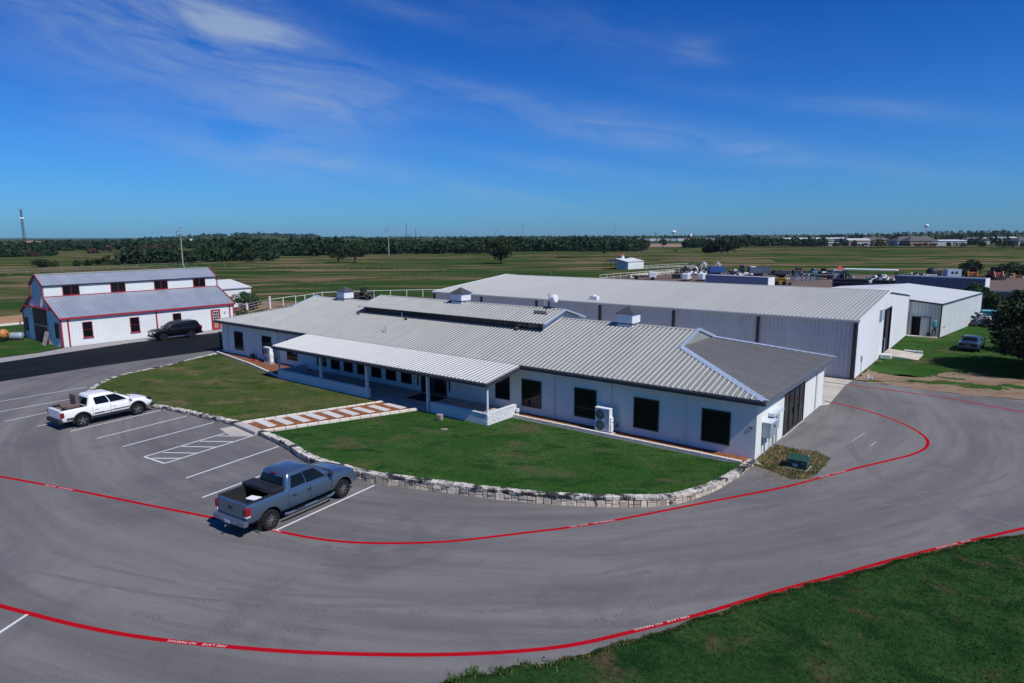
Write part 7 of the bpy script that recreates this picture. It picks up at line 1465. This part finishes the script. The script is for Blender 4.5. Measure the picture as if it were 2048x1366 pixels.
for i, (lb, x, y, m, w_, h) in enumerate((('black covered machine left of the stacked frames',-36.6,149,BLKPL,1.7,2.2),('teal machine attachment at the yard centre',-33.0,149,TEA,1.1,2.0),('black post driver beside the teal attachment',-30.2,147,BLKPL,.8,2.2),('blue machine box left of the dark maroon pickup',-28.6,147.5,BLM,1.3,1.8),('dark round machine behind the trailers',-51.8,150,BLKPL,1.5,2.3),('small rusty machine between the yard trailers',-48.8,147.5,mat('rust_panel',(.16,.05,.035),.8),.8,1.6))):
    t = thing('yard_machine', lb, 'machine', (x,y,0), R(YAW-90)+.3*i); o = MB().box(-w_,w_*.6,-.7,.7,.35,h*.7).build('housing', m, t); bevel(o,.15); o = MB().box(-w_*.5,w_*.3,-.6,.6,h*.7,h).build('top', m, t); bevel(o,.1); MB().bar((w_*.6,0,.5),(w_*1.2,0,h*.6),.15,.15).build('boom', m, t)
    for s_ in (-.7,.7): MB().lathe([(0,-.1),(.35,-.1),(.35,.1),(0,.1)], 12, 'y', (0,s_,.35)).build('wheel', TYRE, t)
t = thing('stacked_frames', 'rows of blue and teal steel frames stacked on the gravel', 'frames', (-30.3,129,0), R(YAW-90))
for i in range(14):
    x = -3.4+i*.5; z = random.uniform(.8,1.5); m = random.choice([BLM,TEA,GREYMET]); MB().bar((x,-.6,.02),(x+.1,-.6,z),.09,.09,(1,0,0)).bar((x,.6,.02),(x+.1,.6,z),.09,.09,(1,0,0)).bar((x,-.6,z),(x,.6,z),.09,.09).bar((x-.3,-.6,.3),(x+.4,-.6,z*.8),.08,.08).build('frame', m, t)
heap('debris_row', 'low pale debris on the gravel left of the stacked frames', 'debris', -35, 128.5, 20, [SC2,WPM,YEL,SC1], 1.8, .5)
heap('container_load', 'white boards and junk piled in the black container', 'debris', -11.0, 103.2, 34, [WPM,WPM,SC2,BLKPL,TEA], 2.6, 1.2).location.z = 2.2
heap('debris_pile', 'orange and white debris lying under the far right bush', 'debris', 7.2, 168.5, 16, [ORG,SC2,SC1], 2.4, .6)
for i, (x, y, n_, cl) in enumerate(((-52.5,146.5,26,[BLKPL,BLM,SC2,TEA]),(-42.0,148.5,24,[BLKPL,BLM,TEA]),(-35.2,146.0,24,[BLKPL,SC1,BLM,GREYMET]),(-47.3,138.5,18,[WPM,SC2,BLKPL]),(-25.6,147.0,18,[BLKPL,TEA,GREYMET]),(-11.5,158,22,[BLKPL,SC2,WPM,BLM]),(2.2,163,16,[BLKPL,SC1,ORG]))):
    heap('equipment_clutter', ('mixed dark clutter between the blue framed trailer and the round machine','dark clutter behind the blue utility trailer','loose parts left of the teal attachment','pale debris beyond the pale blue trailer','dark parts right behind the maroon pickup','mixed clutter left of the black rounded tank','dark scrap between the two loaders')[i], 'scrap', x, y, n_, cl, 2.4, 1.3)
# dark panelled fence and things on the right
t = thing('panel_fence', 'tall dark blue corrugated container wall with three square openings behind the annex', 'container', (5.5,81.3,0), math.atan2(2.6,9.4))
NV = mat('navy_panel',(.045,.055,.075),.6,var=.1,vscale=1.)
MB().box(-.2,12,.1,2.5,0,2.65).build('shell', NV, t)
sheet('wall_panel', NV, t, (-.2,.08,0), (1,0,0), (0,0,1), [(0,0),(12.2,0),(12.2,2.68),(0,2.68)], rs=.305, rh=.04, rw=.12)
for x in (.9,1.9,2.85): MB().box(x-.25,x+.3,.0,.05,1.35,1.95).build('window', GLASS, t)
MB().add([(3.2,.3,2.66),(5.6,.3,2.66),(5.6,1.8,2.66),(3.2,1.8,2.66),(3.6,.5,2.9),(5.2,.5,2.9),(5.2,1.6,2.9),(3.6,1.6,2.9)], [(4,5,6,7),(0,1,5,4),(1,2,6,5),(2,3,7,6),(3,0,4,7)]).build('roof_hump', BLKPL, t)
MB().box(5.9,6.05,-.05,.05,0,2.9).build('post', mat('tan_post',(.30,.27,.22),.8), t)
hulk('teal_dumpster', 'teal waste bin standing at the far corner of the annex', 'bin', (6.75,66.9,0), R(8), [('bin_body',(-.9,.9,-.7,.7,.05,1.35),mat('teal_bin',(.015,.14,.20),.5),.03),('rim',(-.95,.95,-.75,.75,1.35,1.45),mat('teal_light',(.12,.38,.45),.5),.02),('side_rib',(.9,.96,-.6,.6,.1,1.3),mat('teal_light',(.12,.38,.45),.5),0)])
heap('junk_pile', 'jumble of black bags, white boards and red scrap against the annex wall', 'junk pile', 5.9, 62.4, 46, [BLKPL,BLKPL,WPM,mat('junk_red',(.14,.03,.03),.7),BLM,SC2,TEA], 1.7, 1.3)
heap('junk_pile', 'orange and white scrap lying right of the teal bin', 'junk pile', 7.9, 65.3, 20, [mat('junk_orange',(.36,.16,.08),.8),WPM,BLKPL], 1.2, .35)
hulk('round_bale', 'pale tan cylinder lying by the near end of the dark container wall', 'bale', (5.9,78.6,0), .2, [('bale',(-.6,.6,-.45,.45,0,.95),mat('bale_tan',(.34,.32,.25),.9),.3)])
hulk('white_boat', 'small white upturned boat lying on the grass before the dark container wall', 'boat', (7.7,77.0,0), .1, [('hull',(-1.0,1.0,-.3,.3,.1,.4),WPM,.15),('mast',(.9,.97,-.03,.03,.1,.9),WPM,0)])
hulk('green_implement', 'low green farm implement lying right of the white boat', 'implement', (9.6,80.2,0), .25, [('frame',(-1.6,2.6,-.5,.5,.15,.55),mat('implement_green',(.03,.11,.07),.6),.05),('hitch',(-2.2,-1.6,-.05,.05,.3,.4),BLKPL,0)])
hulk('dark_atv', 'dark low machine on the grass beside the tan bale', 'machine', (6.6,79.8,0), .3, [('machine_body',(-.9,.9,-.4,.4,.2,.6),BLKPL,.1),('seat',(-.3,.3,-.2,.2,.6,.85),BLKPL,.05)])
hulk('silver_can', 'grey steel bin with flat lid on the roadside grass', 'bin', (2.15,48.85,.09), 0, [('can',(-.16,.16,-.14,.14,0,.42),BLKPL,.03)])
o = MB().tube([(0,0,0),(0,0,.35)], .08, 8, r2=.05).box(.12,.3,-.06,.06,0,.18).build('marker_post', WHITEPL, None); o.location = (.95,22.9,.01); tag(o, 'small white pipe stub at the near corner of the workshop', 'pipe')
heap('dark_clutter', 'dark tangled branches behind the left cupola', 'brush pile', -80.2, 42.0, 30, [BLKPL,SC1], 1.8, 1.9)

# ------------------------------------------------------------------ air
hz = MB().box(CAMX-5600,CAMX+5600,CAMY-5600,CAMY+5600,-1.6,72).mesh('haze'); HZM = bpy.data.materials.new('air'); HZM.use_nodes = True; tt = HZM.node_tree; tt.nodes.clear()
oo = tt.nodes.new('ShaderNodeOutputMaterial'); pvn = tt.nodes.new('ShaderNodeVolumePrincipled'); pvn.inputs['Density'].default_value = .00005; pvn.inputs['Color'].default_value = (.62,.78,1,1); pvn.inputs['Anisotropy'].default_value = .2
tt.links.new(pvn.outputs[0], oo.inputs['Volume'])
if 1:
    hzo = link('haze', hz, HZM); kind(hzo, 'stuff')
